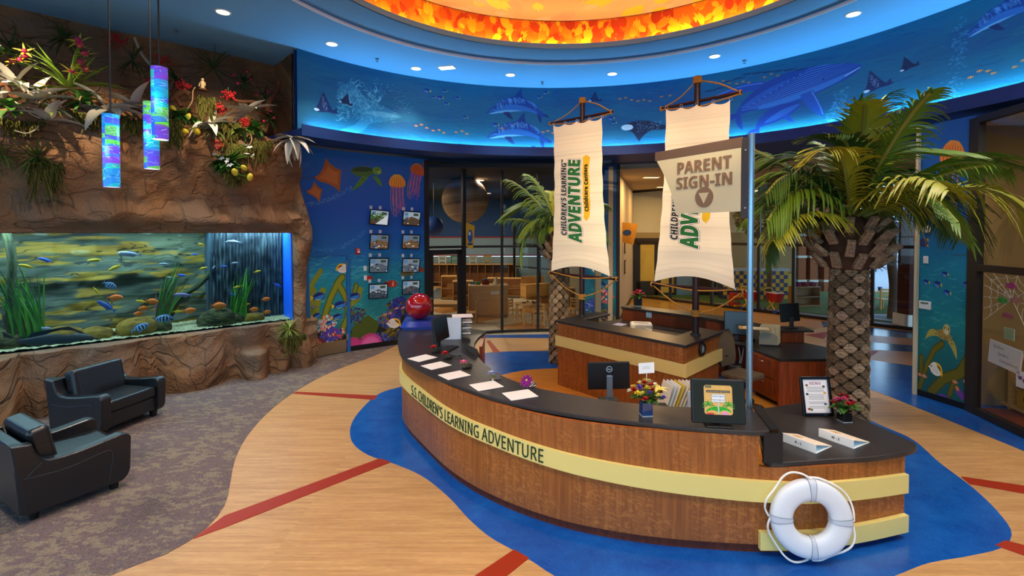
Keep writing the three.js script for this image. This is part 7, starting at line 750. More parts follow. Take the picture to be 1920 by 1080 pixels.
  // framed flyer
  T.flyer = canvasTex(256, 340, (x, w, h) => { x.fillStyle = '#f2ece8'; x.fillRect(0, 0, w, h); x.strokeStyle = '#d8c0d0'; x.lineWidth = 6; x.strokeRect(6, 6, w - 12, h - 12); x.textAlign = 'center'; x.fillStyle = '#8a1c5a'; x.font = 'bold 40px serif'; x.fillText('NEWS', 128, 56); x.fillStyle = '#504860'; for (let i = 0; i < 15; i++) { const l = 150 + 40 * hsh(i, 2); if ([4, 9, 12].includes(i)) continue; x.fillRect(128 - l / 2, 78 + i * 15, l, 3.5); } for (const [a, b, c] of [[40, 60, '#7a5a2c'], [216, 74, '#4a3c2c'], [36, 150, '#303840'], [220, 140, '#d8a040'], [214, 250, '#405a8a'], [40, 300, '#a83c28'], [64, 308, '#5a7a3c']]) ell(x, c, a, b, 15, 12); });
  { const p = onTop(1530, 778, LC), o = thing('flyer_frame', 'black framed printed flyer standing on the lower counter', 'picture frame', p, -0.05); const f = part(o, 'frame', merge([rbox(0.3, 0.03, 0.025, 0.006, 0, 0.185, 0), rbox(0.3, 0.03, 0.025, 0.006, 0, -0.185, 0), rbox(0.03, 0.4, 0.025, 0.006, -0.14, 0, 0), rbox(0.03, 0.4, 0.025, 0.006, 0.14, 0, 0), box(0.28, 0.38, 0.008, 0, 0, -0.008)]), M.blackGloss, [0, 0.2, 0], [-0.2, 0, 0.02]); part(f, 'print', new THREE.PlaneGeometry(0.25, 0.34).translate(0, 0, 0.0), std(0xffffff, 0.5, { map: T.flyer })); part(o, 'easel_back', box(0.1, 0.3, 0.01, 0, 0.14, -0.11), M.black, null, [0.25, 0, 0]); }
  // binders
  [[1512, 832, 0.55, 'A - L', 'white ring binder marked A to L, nearer the divider'], [1582, 824, 0.5, 'M - Z', 'white ring binder marked M to Z, nearer the flyer']].forEach(([u, v, turn, tx, label]) => { const o = thing('ring_binder', label, 'binder', onTop(u, v, LC), turn, 'ring binders'); const W = 0.27, D = 0.3; part(o, 'cover', slab([[-W / 2, -D / 2], [W / 2, -D / 2], [W / 2, D / 2], [-W / 2, D / 2]], 0, 0.004), M.paper); const tp = part(o, 'top_cover', rbox(W + 0.005, 0.005, D, 0.002, 0, 0, 0), std(0xefe2cc, 0.5), [0, 0.04, 0], [0, 0, -0.26]); part(o, 'spine', rbox(0.006, 0.078, D, 0.002, -W / 2, 0.039, 0), M.paper); part(o, 'pages', new THREE.ExtrudeGeometry(new THREE.Shape([V2(-W / 2 + 0.02, 0.005), V2(W / 2 - 0.02, 0.005), V2(-W / 2 + 0.02, 0.06)]), { depth: D - 0.03, bevelEnabled: false }).translate(0, 0, -D / 2 + 0.015), std(0xa8c8d8, 0.7)); part(o, 'rings', merge([-0.1, 0, 0.1].map((z) => new THREE.TorusGeometry(0.02, 0.003, 5, 14).translate(-W / 2 + 0.03, 0.03, z))), M.chrome); const g = new TextGeometry(tx, { font: FONT, size: 0.022, depth: 0.001, curveSegments: 3 }); g.computeBoundingBox(); g.translate(-g.boundingBox.max.x / 2, 0, 0).rotateY(-PI / 2).rotateX(0).translate(-W / 2 - 0.004, 0.03, 0); part(o, 'spine_lettering', g, M.dark); part(o, 'cover_print', box(0.09, 0.002, 0.06, -0.03, 0.0035, -0.06), std(0xc0a070, 0.7), [0, 0.04, 0], [0, 0, -0.26]); });
}
// life ring hung on the bow
{
  const p = deep(1520, 972, 3.86), o = thing('life_ring', 'white life ring with grab rope hung on the desk front', 'life ring', p, -0.08); o.rotation.x = -0.05; const wm = std(0xdfe4ea, 0.45); const prof = []; for (let i = 0; i <= 24; i++) { const a = i / 24 * 2 * PI; prof.push(V2(0.232 + 0.086 * Math.sign(Math.cos(a)) * Math.pow(Math.abs(Math.cos(a)), 0.75), 0.055 * Math.sign(Math.sin(a)) * Math.pow(Math.abs(Math.sin(a)), 0.75))); } part(o, 'ring', new THREE.LatheGeometry(prof, 64).rotateX(PI / 2), wm);
  for (let k = 0; k < 4; k++) { const a = k * PI / 2 + 0.0; part(o, 'strap', new THREE.LatheGeometry(prof.map((q) => V2(0.232 + (q.x - 0.232) * 1.045, q.y * 1.07)), 6, -0.09, 0.18).rotateX(PI / 2).rotateZ(a), std(0xc4ccd8, 0.55, DS)); part(o, 'strap_seam', new THREE.LatheGeometry(prof.map((q) => V2(0.232 + (q.x - 0.232) * 1.06, q.y * 1.09)), 1, 0.085, 0.012).rotateX(PI / 2).rotateZ(a), std(0x6a7688, 0.6, DS)); part(o, 'strap_seam', new THREE.LatheGeometry(prof.map((q) => V2(0.232 + (q.x - 0.232) * 1.06, q.y * 1.09)), 1, -0.097, 0.012).rotateX(PI / 2).rotateZ(a), std(0x6a7688, 0.6, DS)); }
  for (let k = 0; k < 4; k++) { const a0 = k * PI / 2, pts = []; for (let i = 0; i <= 8; i++) { const t = i / 8, a = a0 + t * PI / 2, r = 0.325 + [0.02, 0.075, 0.05, 0.03][k] * Math.sin(PI * t) * (1 + 0.5 * Math.sin(t * 7 + k)); pts.push([Math.cos(a) * r, Math.sin(a) * r, 0.015 * Math.cos(t * 9)]); } part(o, 'grab_rope', tube(pts, 0.0085, 40, 6), M.white); }
}
// ------------------------------------------------------------------ square island desk behind the curved one
const IH = 1.15;
{
  const A = level(1041, 600, IH), B = level(1286, 648, IH), Cc = level(1355, 622, IH), D = level(1113, 584, IH), D2 = level(1144, 588, IH), ci = level(1269, 629, IH), ai = level(1095, 599, IH), bi = level(1312, 614, IH);
  const o = thing('island_desk', 'square wooden island desk with a cream band and raised top', 'desk'); const ins = (p, q, d) => p.clone().lerp(q, d / p.distanceTo(q));
  const mid = A.clone().add(B).add(Cc).add(D2).multiplyScalar(0.25), pin = [D, A, B, Cc].map((p) => xz(ins(p, mid, 0.05)));
  part(o, 'left_panel', wallStrip([pin[0], pin[1]], 0, IH - 0.04, 0.1), M.veneer); part(o, 'front_panel', wallStrip([pin[1], pin[2]], 0, IH - 0.04, 0.1), M.veneer); part(o, 'right_panel', wallStrip([pin[2], pin[3]], 0, IH - 0.04, 0.1), M.veneer);
  const bp = [D, A, B, Cc].map((p) => xz(ins(p, mid, 0.0))); part(o, 'cream_band', merge([wallStrip([bp[0], bp[1]], 0.7, 0.88, 0.05), wallStrip([bp[1], bp[2]], 0.7, 0.88, 0.05), wallStrip([bp[2], bp[3]], 0.7, 0.88, 0.05)]), M.band);
  single('island_countertop', 'dark grey top running round three sides of the island desk', 'countertop', slab([D, A, B, Cc, bi, ci, ai, D2].map(xz), IH - 0.04, IH, 0.008), M.lamin);
  const wt = single('island_worktop', 'dark low worktop inside the island desk', 'countertop', slab([xz(ins(ai, mid, 0.02)), xz(ins(ci, mid, 0.05)), xz(level(1345, 640, 0.75)), xz(level(1345, 622, 0.75)), xz(level(1165, 598, 0.75)), xz(level(1120, 604, 0.75))], 0.71, 0.75, 0.006), M.lamin);
  // clock on the right panel
  const c = upright(1314.5, 654, V3(pin[2][0], 0, pin[2][1]), V3(pin[3][0], 0, pin[3][1])), ca = Math.atan2(-(pin[3][1] - pin[2][1]), pin[3][0] - pin[2][0]), k = thing('wall_clock', 'small round black clock on the island desk end', 'clock', c, ca); part(k, 'rim', new THREE.TorusGeometry(0.083, 0.022, 10, 32).translate(0, 0, 0.02), M.black); part(k, 'dial', cyl(0.08, 0.08, 0.012, 32).rotateX(PI / 2).translate(0, 0, 0.012), std(0xb8bcc0, 0.4)); part(k, 'hand', bar(V3(0, 0, 0.02), V3(0.02, 0.045, 0.02), 0.004), M.black); part(k, 'hand', bar(V3(0, 0, 0.021), V3(-0.015, -0.055, 0.021), 0.003), M.black);
  // white telephone base and papers inside
  { const p = level(1202, 622, 0.75), q = thing('desk_printer', 'white rounded machine on the island worktop', 'printer', p, -0.2); part(q, 'body', rbox(0.42, 0.18, 0.3, 0.04, 0, 0.09, 0, 4), std(0xeae4d0, 0.5)); part(q, 'slot', box(0.28, 0.01, 0.02, 0, 0.182, 0.05), M.dark); const r = thing('paper_stack', 'loose lilac papers left on the island worktop', 'papers', level(1156, 610, 0.75), 0.5); for (let i = 0; i < 3; i++) part(r, 'sheet', rbox(0.3, 0.004, 0.22, 0.001, i * 0.03, 0.003 + i * 0.005, i * 0.02), std(0xb4aec8, 0.7), null, [0, i * 0.2, 0]); }
  // rear counter
  const r0 = level(1164, 575, 1.05), r1 = level(1345, 598, 1.05), r2 = level(1402, 612, 1.05), rp = [r0, r1, r2].map(xz), rc = thing('rear_counter', 'long low rear counter with a dark top behind the island', 'counter'); part(rc, 'front_panel', wallStrip(shift(rp, -0.06), 0, 1.01, 0.06), std(0xb89890, 0.4, { map: T.veneer })); part(rc, 'top_board', slab([...rp, ...shift(rp, -0.42).reverse()], 1.01, 1.05, 0.006), M.lamin); const pt = upright(1217, 590, V3(shift(rp, -0.06)[0][0], 0, shift(rp, -0.06)[0][1]), V3(shift(rp, -0.06)[1][0], 0, shift(rp, -0.06)[1][1]));
  const ol = thing('outlet_plate', 'pale blue double outlet plate on the rear counter', 'outlet', pt, Math.atan2(-(r1.z - r0.z), r1.x - r0.x)); part(ol, 'plate', rbox(0.13, 0.13, 0.012, 0.004, 0, 0, 0.007), std(0x8ab8d0, 0.4)); for (const s of [-1, 1]) part(ol, 'socket', rbox(0.035, 0.07, 0.008, 0.004, s * 0.03, 0, 0.014), std(0xa8ccdc, 0.4));
  // right-hand desk with drawers
  const rd = [[1349, 626], [1412, 654], [1462, 673], [1557, 673], [1557, 652], [1512, 643], [1440, 622], [1400, 612]].map(([u, v]) => level(u, v, 0.75)); single('side_worktop', 'dark grey angled worktop left of the right palm', 'countertop', slab(rd.map(xz), 0.71, 0.75, 0.006), M.lamin);
  const a = level(1411, 660, 0.71), b = level(1450, 675, 0.71), cab = thing('drawer_cabinet', 'reddish wooden two-drawer cabinet under the side worktop', 'cabinet'); const ab = Math.atan2(-(b.z - a.z), b.x - a.x), w = a.distanceTo(b); cab.position.set(a.x, 0, a.z); cab.rotation.y = ab; part(cab, 'body', box(w + 0.12, 0.64, 0.5, w / 2 + 0.06, 0.39, -0.27), M.redwood); part(cab, 'plinth', box(w, 0.08, 0.44, w / 2, 0.04, -0.28), M.black); for (const [y, h] of [[0.55, 0.29], [0.23, 0.3]]) { const dr = part(cab, 'drawer', rbox(w - 0.02, h, 0.025, 0.004, w / 2, y, -0.01), M.redwood); part(dr, 'handle', tube([[w / 2 - 0.06, y + 0.09, 0.005], [w / 2 - 0.055, y + 0.09, 0.035], [w / 2 + 0.055, y + 0.09, 0.035], [w / 2 + 0.06, y + 0.09, 0.005]], 0.005, 20, 6), M.chrome); }
  const e0 = level(1464, 679, 0.71), e1 = level(1556, 679, 0.71), sp = thing('side_cabinet', 'reddish wooden end panel of the side desk beside the palm', 'cabinet'); part(sp, 'panel', wallStrip([xz(e0), xz(e1)], 0, 0.71, 0.04), M.redwood); part(sp, 'corner_post', rbox(0.05, 0.71, 0.05, 0.004, e0.x, 0.355, e0.z - 0.02), M.redwood);
  // raised ledge with monitor, file sorter, second monitor, keyboard, document holder
  const lp = level(1486, 641, 0.75), lg = thing('raised_ledge', 'small wooden ledge with dark top carrying a monitor', 'shelf', lp, -0.1); part(lg, 'box_panel', box(0.36, 0.19, 0.3, 0, 0.095, -0.12), M.redwood); part(lg, 'top_board', rbox(0.6, 0.035, 0.4, 0.006, 0.02, 0.207, -0.12), M.lamin);
  const scr = (label, p, turn, w2, h2, tilt) => { const m = thing('computer_monitor', label, 'monitor', p, turn); part(m, 'base', rbox(0.22, 0.014, 0.17, 0.006, 0, 0.007, 0), M.black); part(m, 'stand', rbox(0.09, 0.2, 0.03, 0.01, 0, 0.1, -0.04), std(0x3a3632, 0.5)); const f = part(m, 'housing', rbox(w2, h2, 0.05, 0.015), M.black, [0, 0.12 + h2 / 2, 0], [tilt, 0, 0]); part(f, 'screen', new THREE.PlaneGeometry(w2 - 0.03, h2 - 0.03).translate(0, 0, 0.026), std(0x0a1218, 0.15)); };
  scr('black monitor turned away on the raised ledge by the palm', V3(lp.x, 0.75 + 0.225, lp.z - 0.1), PI + 0.35, 0.44, 0.33, 0.12); scr('black monitor on the worktop behind the sign pole', level(1381, 640, 0.75), -0.35, 0.42, 0.42, -0.1);
  { const q = thing('keyboard', 'black keyboard in front of the monitor behind the sign pole', 'keyboard', level(1378, 640, 0.75).add(V3(-0.05, 0, 0.22)), -0.5); part(q, 'body', rbox(0.42, 0.02, 0.15, 0.008, 0, 0.01, 0), M.black); const kg = rbox(0.022, 0.008, 0.02, 0.002), kl = []; for (let i = 0; i < 15; i++) for (let j = 0; j < 4; j++) kl.push(kg.clone().translate(-0.18 + i * 0.026, 0.024, -0.05 + j * 0.03)); part(q, 'keys', merge(kl), std(0x2a2c30, 0.5)).userData.kind = 'stuff'; const mo = thing('computer_mouse', 'black mouse right of the keyboard behind the pole', 'mouse', level(1412, 640, 0.75)); part(mo, 'shell', ball(0.05, 0, 0, 0, 16, 10).scale(0.7, 0.45, 1.1).translate(0, 0.022, 0), M.black); part(mo, 'wheel', cyl(0.008, 0.008, 0.008, 10).rotateZ(PI / 2).translate(0, 0.046, -0.02), M.steel); }
  { const q = thing('file_sorter', 'cream rack of upright folders on the side worktop', 'file rack', level(1440, 645, 0.75), -0.35); part(q, 'front_plate', new THREE.ExtrudeGeometry(new THREE.Shape([V2(-0.16, 0), V2(0.12, 0), V2(0.12, 0.16), V2(0.06, 0.21), V2(-0.1, 0.21), V2(-0.16, 0.16)]), { depth: 0.012, bevelEnabled: false }).translate(0, 0.01, 0.14), std(0xa89c84, 0.5)); for (let i = 0; i < 7; i++) part(q, 'folder', rbox(0.29, 0.3 + 0.01 * (i % 3), 0.012, 0.003), std([0xe0cc9c, 0xd8c48c, 0xe8d8b0][i % 3], 0.7), [i * 0.012, 0.165, 0.1 - i * 0.045], [-0.1, 0, 0]); part(q, 'tray', rbox(0.34, 0.02, 0.38, 0.004, 0.02, 0.01, -0.02), M.dark); }
  { const q = thing('document_holder', 'white page on a small stand left of the rear monitor', 'document', level(1354, 624, 0.75), -0.3); part(q, 'page', rbox(0.2, 0.27, 0.004, 0.001), M.paper, [0, 0.16, 0], [-0.15, 0, 0.05]); part(q, 'stand', rbox(0.1, 0.06, 0.08, 0.01, 0, 0.03, -0.02), std(0x5a3c28, 0.5)); const r = thing('clipboard', 'tan clipboard lying on the rear counter', 'clipboard', level(1430, 611, 1.0).setY(0.975), -0.4); part(r, 'board', rbox(0.5, 0.008, 0.28, 0.003, 0, 0.004, 0), std(0xb88a40, 0.6)); part(r, 'sheet', rbox(0.4, 0.003, 0.24, 0.001, 0.02, 0.01, 0), std(0xd8c8a0, 0.7)); r.position.copy(level(1415, 616, 1.05)); }
  // office chairs
  const chair = (label, p, turn, col) => { const q = thing('office_chair', label, 'chair', p, turn, 'office chairs'); const m = std(col, 0.85, { bumpMap: T.weave, bumpScale: 0.003 }); part(q, 'seat', rbox(0.48, 0.09, 0.46, 0.04, 0, 0.5, 0, 4), m); part(q, 'backrest', sheet(10, 10, (u, v) => { const x = (u - 0.5) * 0.46 * (1 - 0.25 * Math.pow(Math.abs(v - 0.5) * 2, 3)); return [x, 0.6 + v * 0.52, -0.24 + 0.35 * x * x - 0.08 * v]; }), std(col, 0.85, { side: THREE.DoubleSide, bumpMap: T.weave, bumpScale: 0.003 })); part(q, 'back_shell', sheet(10, 10, (u, v) => { const x = (u - 0.5) * 0.5 * (1 - 0.25 * Math.pow(Math.abs(v - 0.5) * 2, 3)); return [x, 0.58 + v * 0.56, -0.27 + 0.35 * x * x - 0.08 * v]; }), std(0x4a443c, 0.6, DS)); part(q, 'post', merge([cyl(0.03, 0.03, 0.38, 12, 0, 0.27, 0), box(0.06, 0.3, 0.02, 0, 0.6, -0.27)]), M.black); for (let i = 0; i < 5; i++) { const a2 = i * 1.2566; part(q, 'base_arm', bar(V3(0, 0.1, 0), V3(Math.cos(a2) * 0.28, 0.07, Math.sin(a2) * 0.28), 0.018), M.black); part(q, 'caster', ball(0.035, Math.cos(a2) * 0.28, 0.04, Math.sin(a2) * 0.28, 10, 8), M.black); } };
  chair('grey office chair tucked at the left wing of the desk', [-0.28, 0.005, -6.75], PI / 2 + 0.5, 0x6a6058); chair('tan office chair at the side desk behind the sign pole', [3.55, 0.005, -7.35], 0.6, 0x6a5a44);
  { const q = thing('computer_cables', 'tangle of dark cables under the side worktop', 'cables', [0, 0, 0]); for (let i = 0; i < 5; i++) { const p = level(1385 + i * 5, 650, 0.7); part(q, 'cable', tube([p, p.clone().add(V3(rr(-0.1, 0.1), -0.25, 0.05)), p.clone().add(V3(rr(-0.2, 0.2), -0.5, rr(-0.1, 0.1))), p.clone().add(V3(rr(-0.2, 0.2), -0.66, rr(-0.1, 0.1)))], 0.008, 20, 5), i % 2 ? M.black : std(0x8a98a8, 0.5)); } const pc = thing('computer_tower', 'black computer tower under the side worktop', 'computer', level(1385, 660, 0.7).setY(0.005).add(V3(0.1, 0, -0.35)), -0.4); part(pc, 'case', rbox(0.2, 0.42, 0.42, 0.01, 0, 0.21, 0), M.black); part(pc, 'front_bezel', rbox(0.19, 0.4, 0.02, 0.005, 0, 0.21, 0.215), M.dark); }
}
// ------------------------------------------------------------------ masts with printed sails
const ropeM = std(0xc48a34, 0.8, { bumpMap: T.fine, bumpScale: 0.004 });
T.sail = canvasTex(512, 1536, (x, w, h) => {
  x.fillStyle = '#f4ead0'; x.fillRect(0, 0, w, h); for (let i = 0; i < 60; i++) { x.fillStyle = i % 2 ? 'rgba(190,176,140,0.12)' : 'rgba(250,244,226,0.14)'; x.fillRect(0, hsh(i, 1) * h, w, 4 + 14 * hsh(i, 2)); }
  const line = (txt, cx, y0, y1, size, fill, stroke, sw, skew = 0, font = 'bold') => { x.save(); x.translate(cx, y0); x.rotate(-PI / 2); x.transform(1, 0, skew, 1, 0, 0); x.font = font + ' ' + size + 'px sans-serif'; const m = x.measureText(txt).width; x.scale((y0 - y1) / m, 1); x.lineJoin = 'round'; for (const [c, l] of [['#1a1a18', sw ? sw + 6 : 0], [stroke, sw]]) if (l) { x.strokeStyle = c; x.lineWidth = l; x.strokeText(txt, 0, 0); } x.fillStyle = fill; x.strokeStyle = fill; x.lineWidth = 4; x.strokeText(txt, 0, 0); x.fillText(txt, 0, 0); x.restore(); };
  const Y = (y) => (y - 90) * 1.6, X = (v) => (v - 5) * 1.652;
  x.fillStyle = '#e8bc1c'; path(x, [[X(203), Y(320)], [X(222), Y(308)], [X(245), Y(322)], [X(240), Y(400)], [X(244), Y(600)], [X(238), Y(690)], [X(222), Y(718)], [X(206), Y(700)], [X(204), Y(560)]]); x.fill();
  line("CHILDREN'S LEARNING", X(94), Y(812), Y(345), 78, '#141412', '#f8f6ee', 13, -0.12); line('ADVENTURE', X(184), Y(855), Y(332), 172, '#1c7030', '#f8f6ee', 26, -0.12); x.fillStyle = '#141412'; line('ADVENTURE', X(184), Y(855), Y(332), 172, '#1c7030', '#123818', 5, -0.12); line('Childcare Centers', X(232), Y(660), Y(366), 46, '#1a1a14', '#e8bc1c', 0, 0); line('TM', X(66), Y(340), Y(320), 18, '#1a1a14', '#e6dcc0', 0, 0);
});
function ship(label, foot, topY, sp, lowY, names) {
  // sp: {tl, tr, bl, br} ends of the spars in space
  const o = thing('sail_mast', label, 'mast', [foot.x, IH, foot.z]); const L = (v) => v.clone().sub(o.position);
  part(o, 'pole', cyl(0.045, 0.05, topY - IH, 16, 0, (topY - IH) / 2, 0), M.mastWood); part(o, 'foot_collar', cyl(0.07, 0.075, 0.03, 20, 0, 0.015, 0), M.dark); for (const y of [topY - IH - 0.1, lowY - IH - 0.42]) part(o, 'rope_lashing', merge([0, 1, 2, 3, 4].map((i) => new THREE.TorusGeometry(0.055, 0.011, 6, 18).rotateX(PI / 2).translate(0, y + i * 0.02, 0))), ropeM);
  const { tl, tr, bl, br } = sp, ex = (a, b, k) => a.clone().lerp(b, k), fwd = V3(-(tr.z - tl.z), 0, tr.x - tl.x).normalize();
  part(o, 'upper_spar', bar(L(ex(tl, tr, -0.06)), L(ex(tl, tr, 1.06)), 0.026, 10), M.mastWood); part(o, 'lower_spar', bar(L(ex(bl, br, -0.03)), L(ex(bl, br, 1.03)), 0.024, 10), M.mastWood);
  const mt = V3(0, topY - IH - 0.06, 0), a = L(ex(tl, tr, -0.05)), b = L(ex(tl, tr, 1.05)); const sag = (p, q, d) => { const m = p.clone().lerp(q, 0.5); m.y -= d; return tube([p, m, q], 0.011, 24, 6); };
  part(o, 'rope', sag(mt, a, 0.05), ropeM); part(o, 'rope', sag(mt, b, -0.04), ropeM); part(o, 'rope', sag(a.clone().add(V3(0, -0.02, 0.02)), b.clone().add(V3(0, -0.02, 0.02)), 0.06), ropeM); const lm = V3(0, lowY - IH - 0.38, 0.05), c = L(ex(bl, br, -0.02)), d = L(ex(bl, br, 1.02)); part(o, 'rope', sag(c, lm, 0.06), ropeM); part(o, 'rope', sag(d, lm, 0.06), ropeM); part(o, 'rope', sag(c.clone().add(V3(0, 0.03, 0.03)), d.clone().add(V3(0, 0.03, 0.03)), 0.07), ropeM); for (const q of [a, b, c, d]) part(o, 'rope_wrap', new THREE.TorusGeometry(0.032, 0.012, 6, 14).rotateY(0.8).translate(q.x, q.y, q.z), ropeM);
  const st = thing('sail', names, 'sail', [0, 0, 0]); const S = sp.sail; // corner points of the cloth
  part(st, 'cloth', sheet(30, 60, (u, v) => { const lx = S.bl.clone().lerp(S.tl, v), rx = S.br.clone().lerp(S.tr, v), mid = lx.clone().lerp(rx, 0.5), k = 0.07 * Math.sin(PI * v) * (v < 0.9 ? 1 : 1); lx.lerp(mid, k * 1.1); rx.lerp(mid, k * 1.4); const p = lx.lerp(rx, u); p.y -= 0.045 * Math.abs(Math.sin(u * PI * 4)) ** 0.7 * sstep(v, 0.93, 1) - 0.13 * Math.sin(PI * u) * (1 - sstep(v, 0, 0.25)); return p.addScaledVector(fwd, 0.06 + 0.05 * Math.sin(PI * v) * Math.sin(PI * u) + 0.008 * Math.sin(v * 40)).toArray(); }), std(0xffffff, 0.8, { map: T.sail, side: THREE.DoubleSide }));
  for (let i = 0; i <= 4; i++) { const p = S.tl.clone().lerp(S.tr, i / 4).addScaledVector(fwd, 0.05); part(st, 'tie', new THREE.TorusGeometry(0.022, 0.004, 6, 14).translate(p.x, p.y + 0.02, p.z), M.steel); } for (const p of [S.bl, S.br]) { const q = p.clone().addScaledVector(fwd, 0.05); part(st, 'grommet', ball(0.022, q.x, q.y, q.z, 10, 8), M.steel); }
}
{
  const plane = (a, b) => (u, v) => upright(u, v, a, b);
  const fL = level(1091, 593, IH), fR = level(1304, 628, IH), dir = V3(0.66, 0, 0.75);
  const pL = plane(fL, fL.clone().add(dir)), pR = plane(fR, fR.clone().add(dir));
  ship('dark wooden mast with roped spars at the rear corner of the island', fL, pL(1088, 184).y, { tl: pL(1036, 231), tr: pL(1141, 211), bl: pL(1033, 512), br: pL(1154, 523), sail: { tl: pL(1042, 236), tr: pL(1133, 221), bl: pL(1038, 508), br: pL(1148, 518) } }, pL(1093, 518).y, 'cream printed sail hanging on the left, rear mast');
  ship('dark wooden mast with roped spars at the near corner of the island', fR, pR(1312, 142).y, { tl: pR(1246, 203), tr: pR(1381, 175), bl: pR(1225, 533), br: pR(1390, 546), sail: { tl: pR(1253, 206), tr: pR(1373, 189), bl: pR(1231, 527), br: pR(1382, 542) } }, pR(1305, 540).y, 'cream printed sail on the right mast, partly behind the sign');
}
// ------------------------------------------------------------------ parent sign-in sign on a steel pole
{
  const a = V3(1.65, 0, -5.5), b = V3(2.215, 0, -4.6), pl2 = (u, v) => upright(u, v, a, b), L = (p) => { const d = p.clone().sub(b), ux = b.clone().sub(a).normalize(); return [d.dot(ux), p.y]; }, an = Math.atan2(-(b.z - a.z), b.x - a.x);
  const o = thing('sign_post', 'cream parent sign-in sign on a tall steel pole', 'sign', [b.x, 0, b.z], an), c = [[1231, 300], [1391, 273], [1391, 393], [1268, 404], [1253, 350]].map(([u, v]) => L(pl2(u, v))), x0 = c[0][0], x1 = c[1][0], y1 = c[0][1], yt = Math.max(c[0][1], c[1][1]), yb = (c[2][1] + c[3][1]) / 2;
  const sh = new THREE.Shape(); sh.moveTo(x0, yt); sh.lineTo(x1, yt); sh.lineTo(x1, yb); sh.lineTo(c[3][0], yb); sh.quadraticCurveTo(lerp(x0, c[3][0], 0.85), lerp(yb, yt, 0.45), x0, yt);
  part(o, 'panel', new THREE.ExtrudeGeometry(sh, { depth: 0.012, bevelEnabled: false }), std(0xf0e6b8, 0.5)); part(o, 'top_bar', rbox(x1 - x0 + 0.02, 0.1, 0.02, 0.004, (x0 + x1) / 2, yt + 0.03, 0.006), std(0x8a7058, 0.4, { metalness: 0.3 }));
  const tm = std(0x9a7a5c, 0.5), text = (t, size, cx, y) => { const g = new TextGeometry(t, { font: FONT, size, depth: 0.012, curveSegments: 5 }); g.computeBoundingBox(); const w = g.boundingBox.max.x; g.translate(-w / 2, 0, 0); return part(o, 'lettering', g, tm, [cx, y, 0.012]); }; const cx = (x0 + x1) / 2 + 0.1; text('PARENT', 0.125, cx, yb + (yt - yb) * 0.68); text('SIGN-IN', 0.125, cx, yb + (yt - yb) * 0.42); part(o, 'disc', cyl(0.105, 0.105, 0.01, 36).rotateX(PI / 2), tm, [cx + 0.02, yb + 0.16, 0.016]); part(o, 'arrow', new THREE.ExtrudeGeometry(new THREE.Shape([V2(-0.06, 0.045), V2(0.06, 0.045), V2(0, -0.065)]), { depth: 0.006, bevelEnabled: false }), std(0xe8dfb0, 0.5), [cx + 0.02, yb + 0.16, 0.02]);
  part(o, 'side_plate', rbox(0.075, yt - yb + 0.14, 0.03, 0.004, 0.02, (yt + yb) / 2 + 0.0, 0.0), std(0x5a5450, 0.4, { metalness: 0.5 })); for (const y of [yt - 0.05, yb + 0.03]) part(o, 'screw', ball(0.012, 0.03, y, 0.018, 8, 6), M.chrome); part(o, 'pole', cyl(0.028, 0.028, yt + 0.1, 18, 0.075, (yt + 0.1) / 2, 0), std(0x9cc0d4, 0.25, { metalness: 0.8 })); part(o, 'foot', cyl(0.12, 0.13, 0.02, 24, 0.075, 0.015, 0), M.steel);
}
// ------------------------------------------------------------------ palms
const barkT = dataTex(128, 128, (u, v) => mixc([96, 80, 64], [214, 194, 164], clamp(fbm(u * 8, v * 8, 4, 8, 3) * 1.3 - 0.15, 0, 1)));
const palmM = { scale: [std(0xfff4e4, 0.9, { map: barkT }), std(0xe0d0b8, 0.9, { map: barkT }), std(0xb0a490, 0.9, { map: barkT })], core: std(0xb0a08c, 0.95, { map: barkT }), boot: std(0xece4d8, 0.9, { map: barkT }), fibre: std(0x4a3020, 0.95), leafA: std(0x9a9c24, 0.5, DS), leafB: std(0x5c7c1e, 0.5, DS), leafC: std(0x3a5a1a, 0.55, DS), rib: std(0x8a8a34, 0.6) };
function frondGeo(L, droop, lift, lw, n, curl) {                     // in local space: leaves the origin along +x, up is +y
  const pt = (t) => V3(L * (t - 0.18 * droop * t * t), L * (lift * t - droop * t * t * t * 0.75), 0.1 * L * curl * t * t), ls = [], ribs = [];
  for (let i = 0; i < n; i++) { const t = 0.14 + 0.86 * (i / (n - 1)), p = pt(t), q = pt(Math.min(1, t + 0.02)).sub(pt(t - 0.02)).normalize(), len = lw * (0.35 + 0.9 * Math.sin(PI * Math.min(1, 0.16 + t * 0.82))) * rr(0.88, 1.1);
    for (const s of [-1, 1]) { const side = V3(0, 0, s), w0 = 0.023, fwd = q.clone().multiplyScalar(0.55 + 0.5 * t).add(side.clone().multiplyScalar(0.85)).add(V3(0, 0.28, 0)).normalize(), wv = V3().crossVectors(fwd, V3(0, 1, 0)).normalize(), hang = rr(0.35, 0.9);
      ls.push(sheet(1, 5, (u, v) => { const c = p.clone().addScaledVector(fwd, len * v * (1 - 0.15 * v)); c.y -= hang * len * v * v; return c.addScaledVector(wv, (u - 0.5) * w0 * Math.pow(1 - v * v, 0.7)).add(V3(0, (u > 0.5 ? 1 : 0) * 0.006, 0)); })); } }
  const cv = curve(Array.from({ length: 8 }, (_, i) => pt(i / 7))); return [merge(ls), new THREE.TubeGeometry(cv, 20, 0.014, 5)];
}
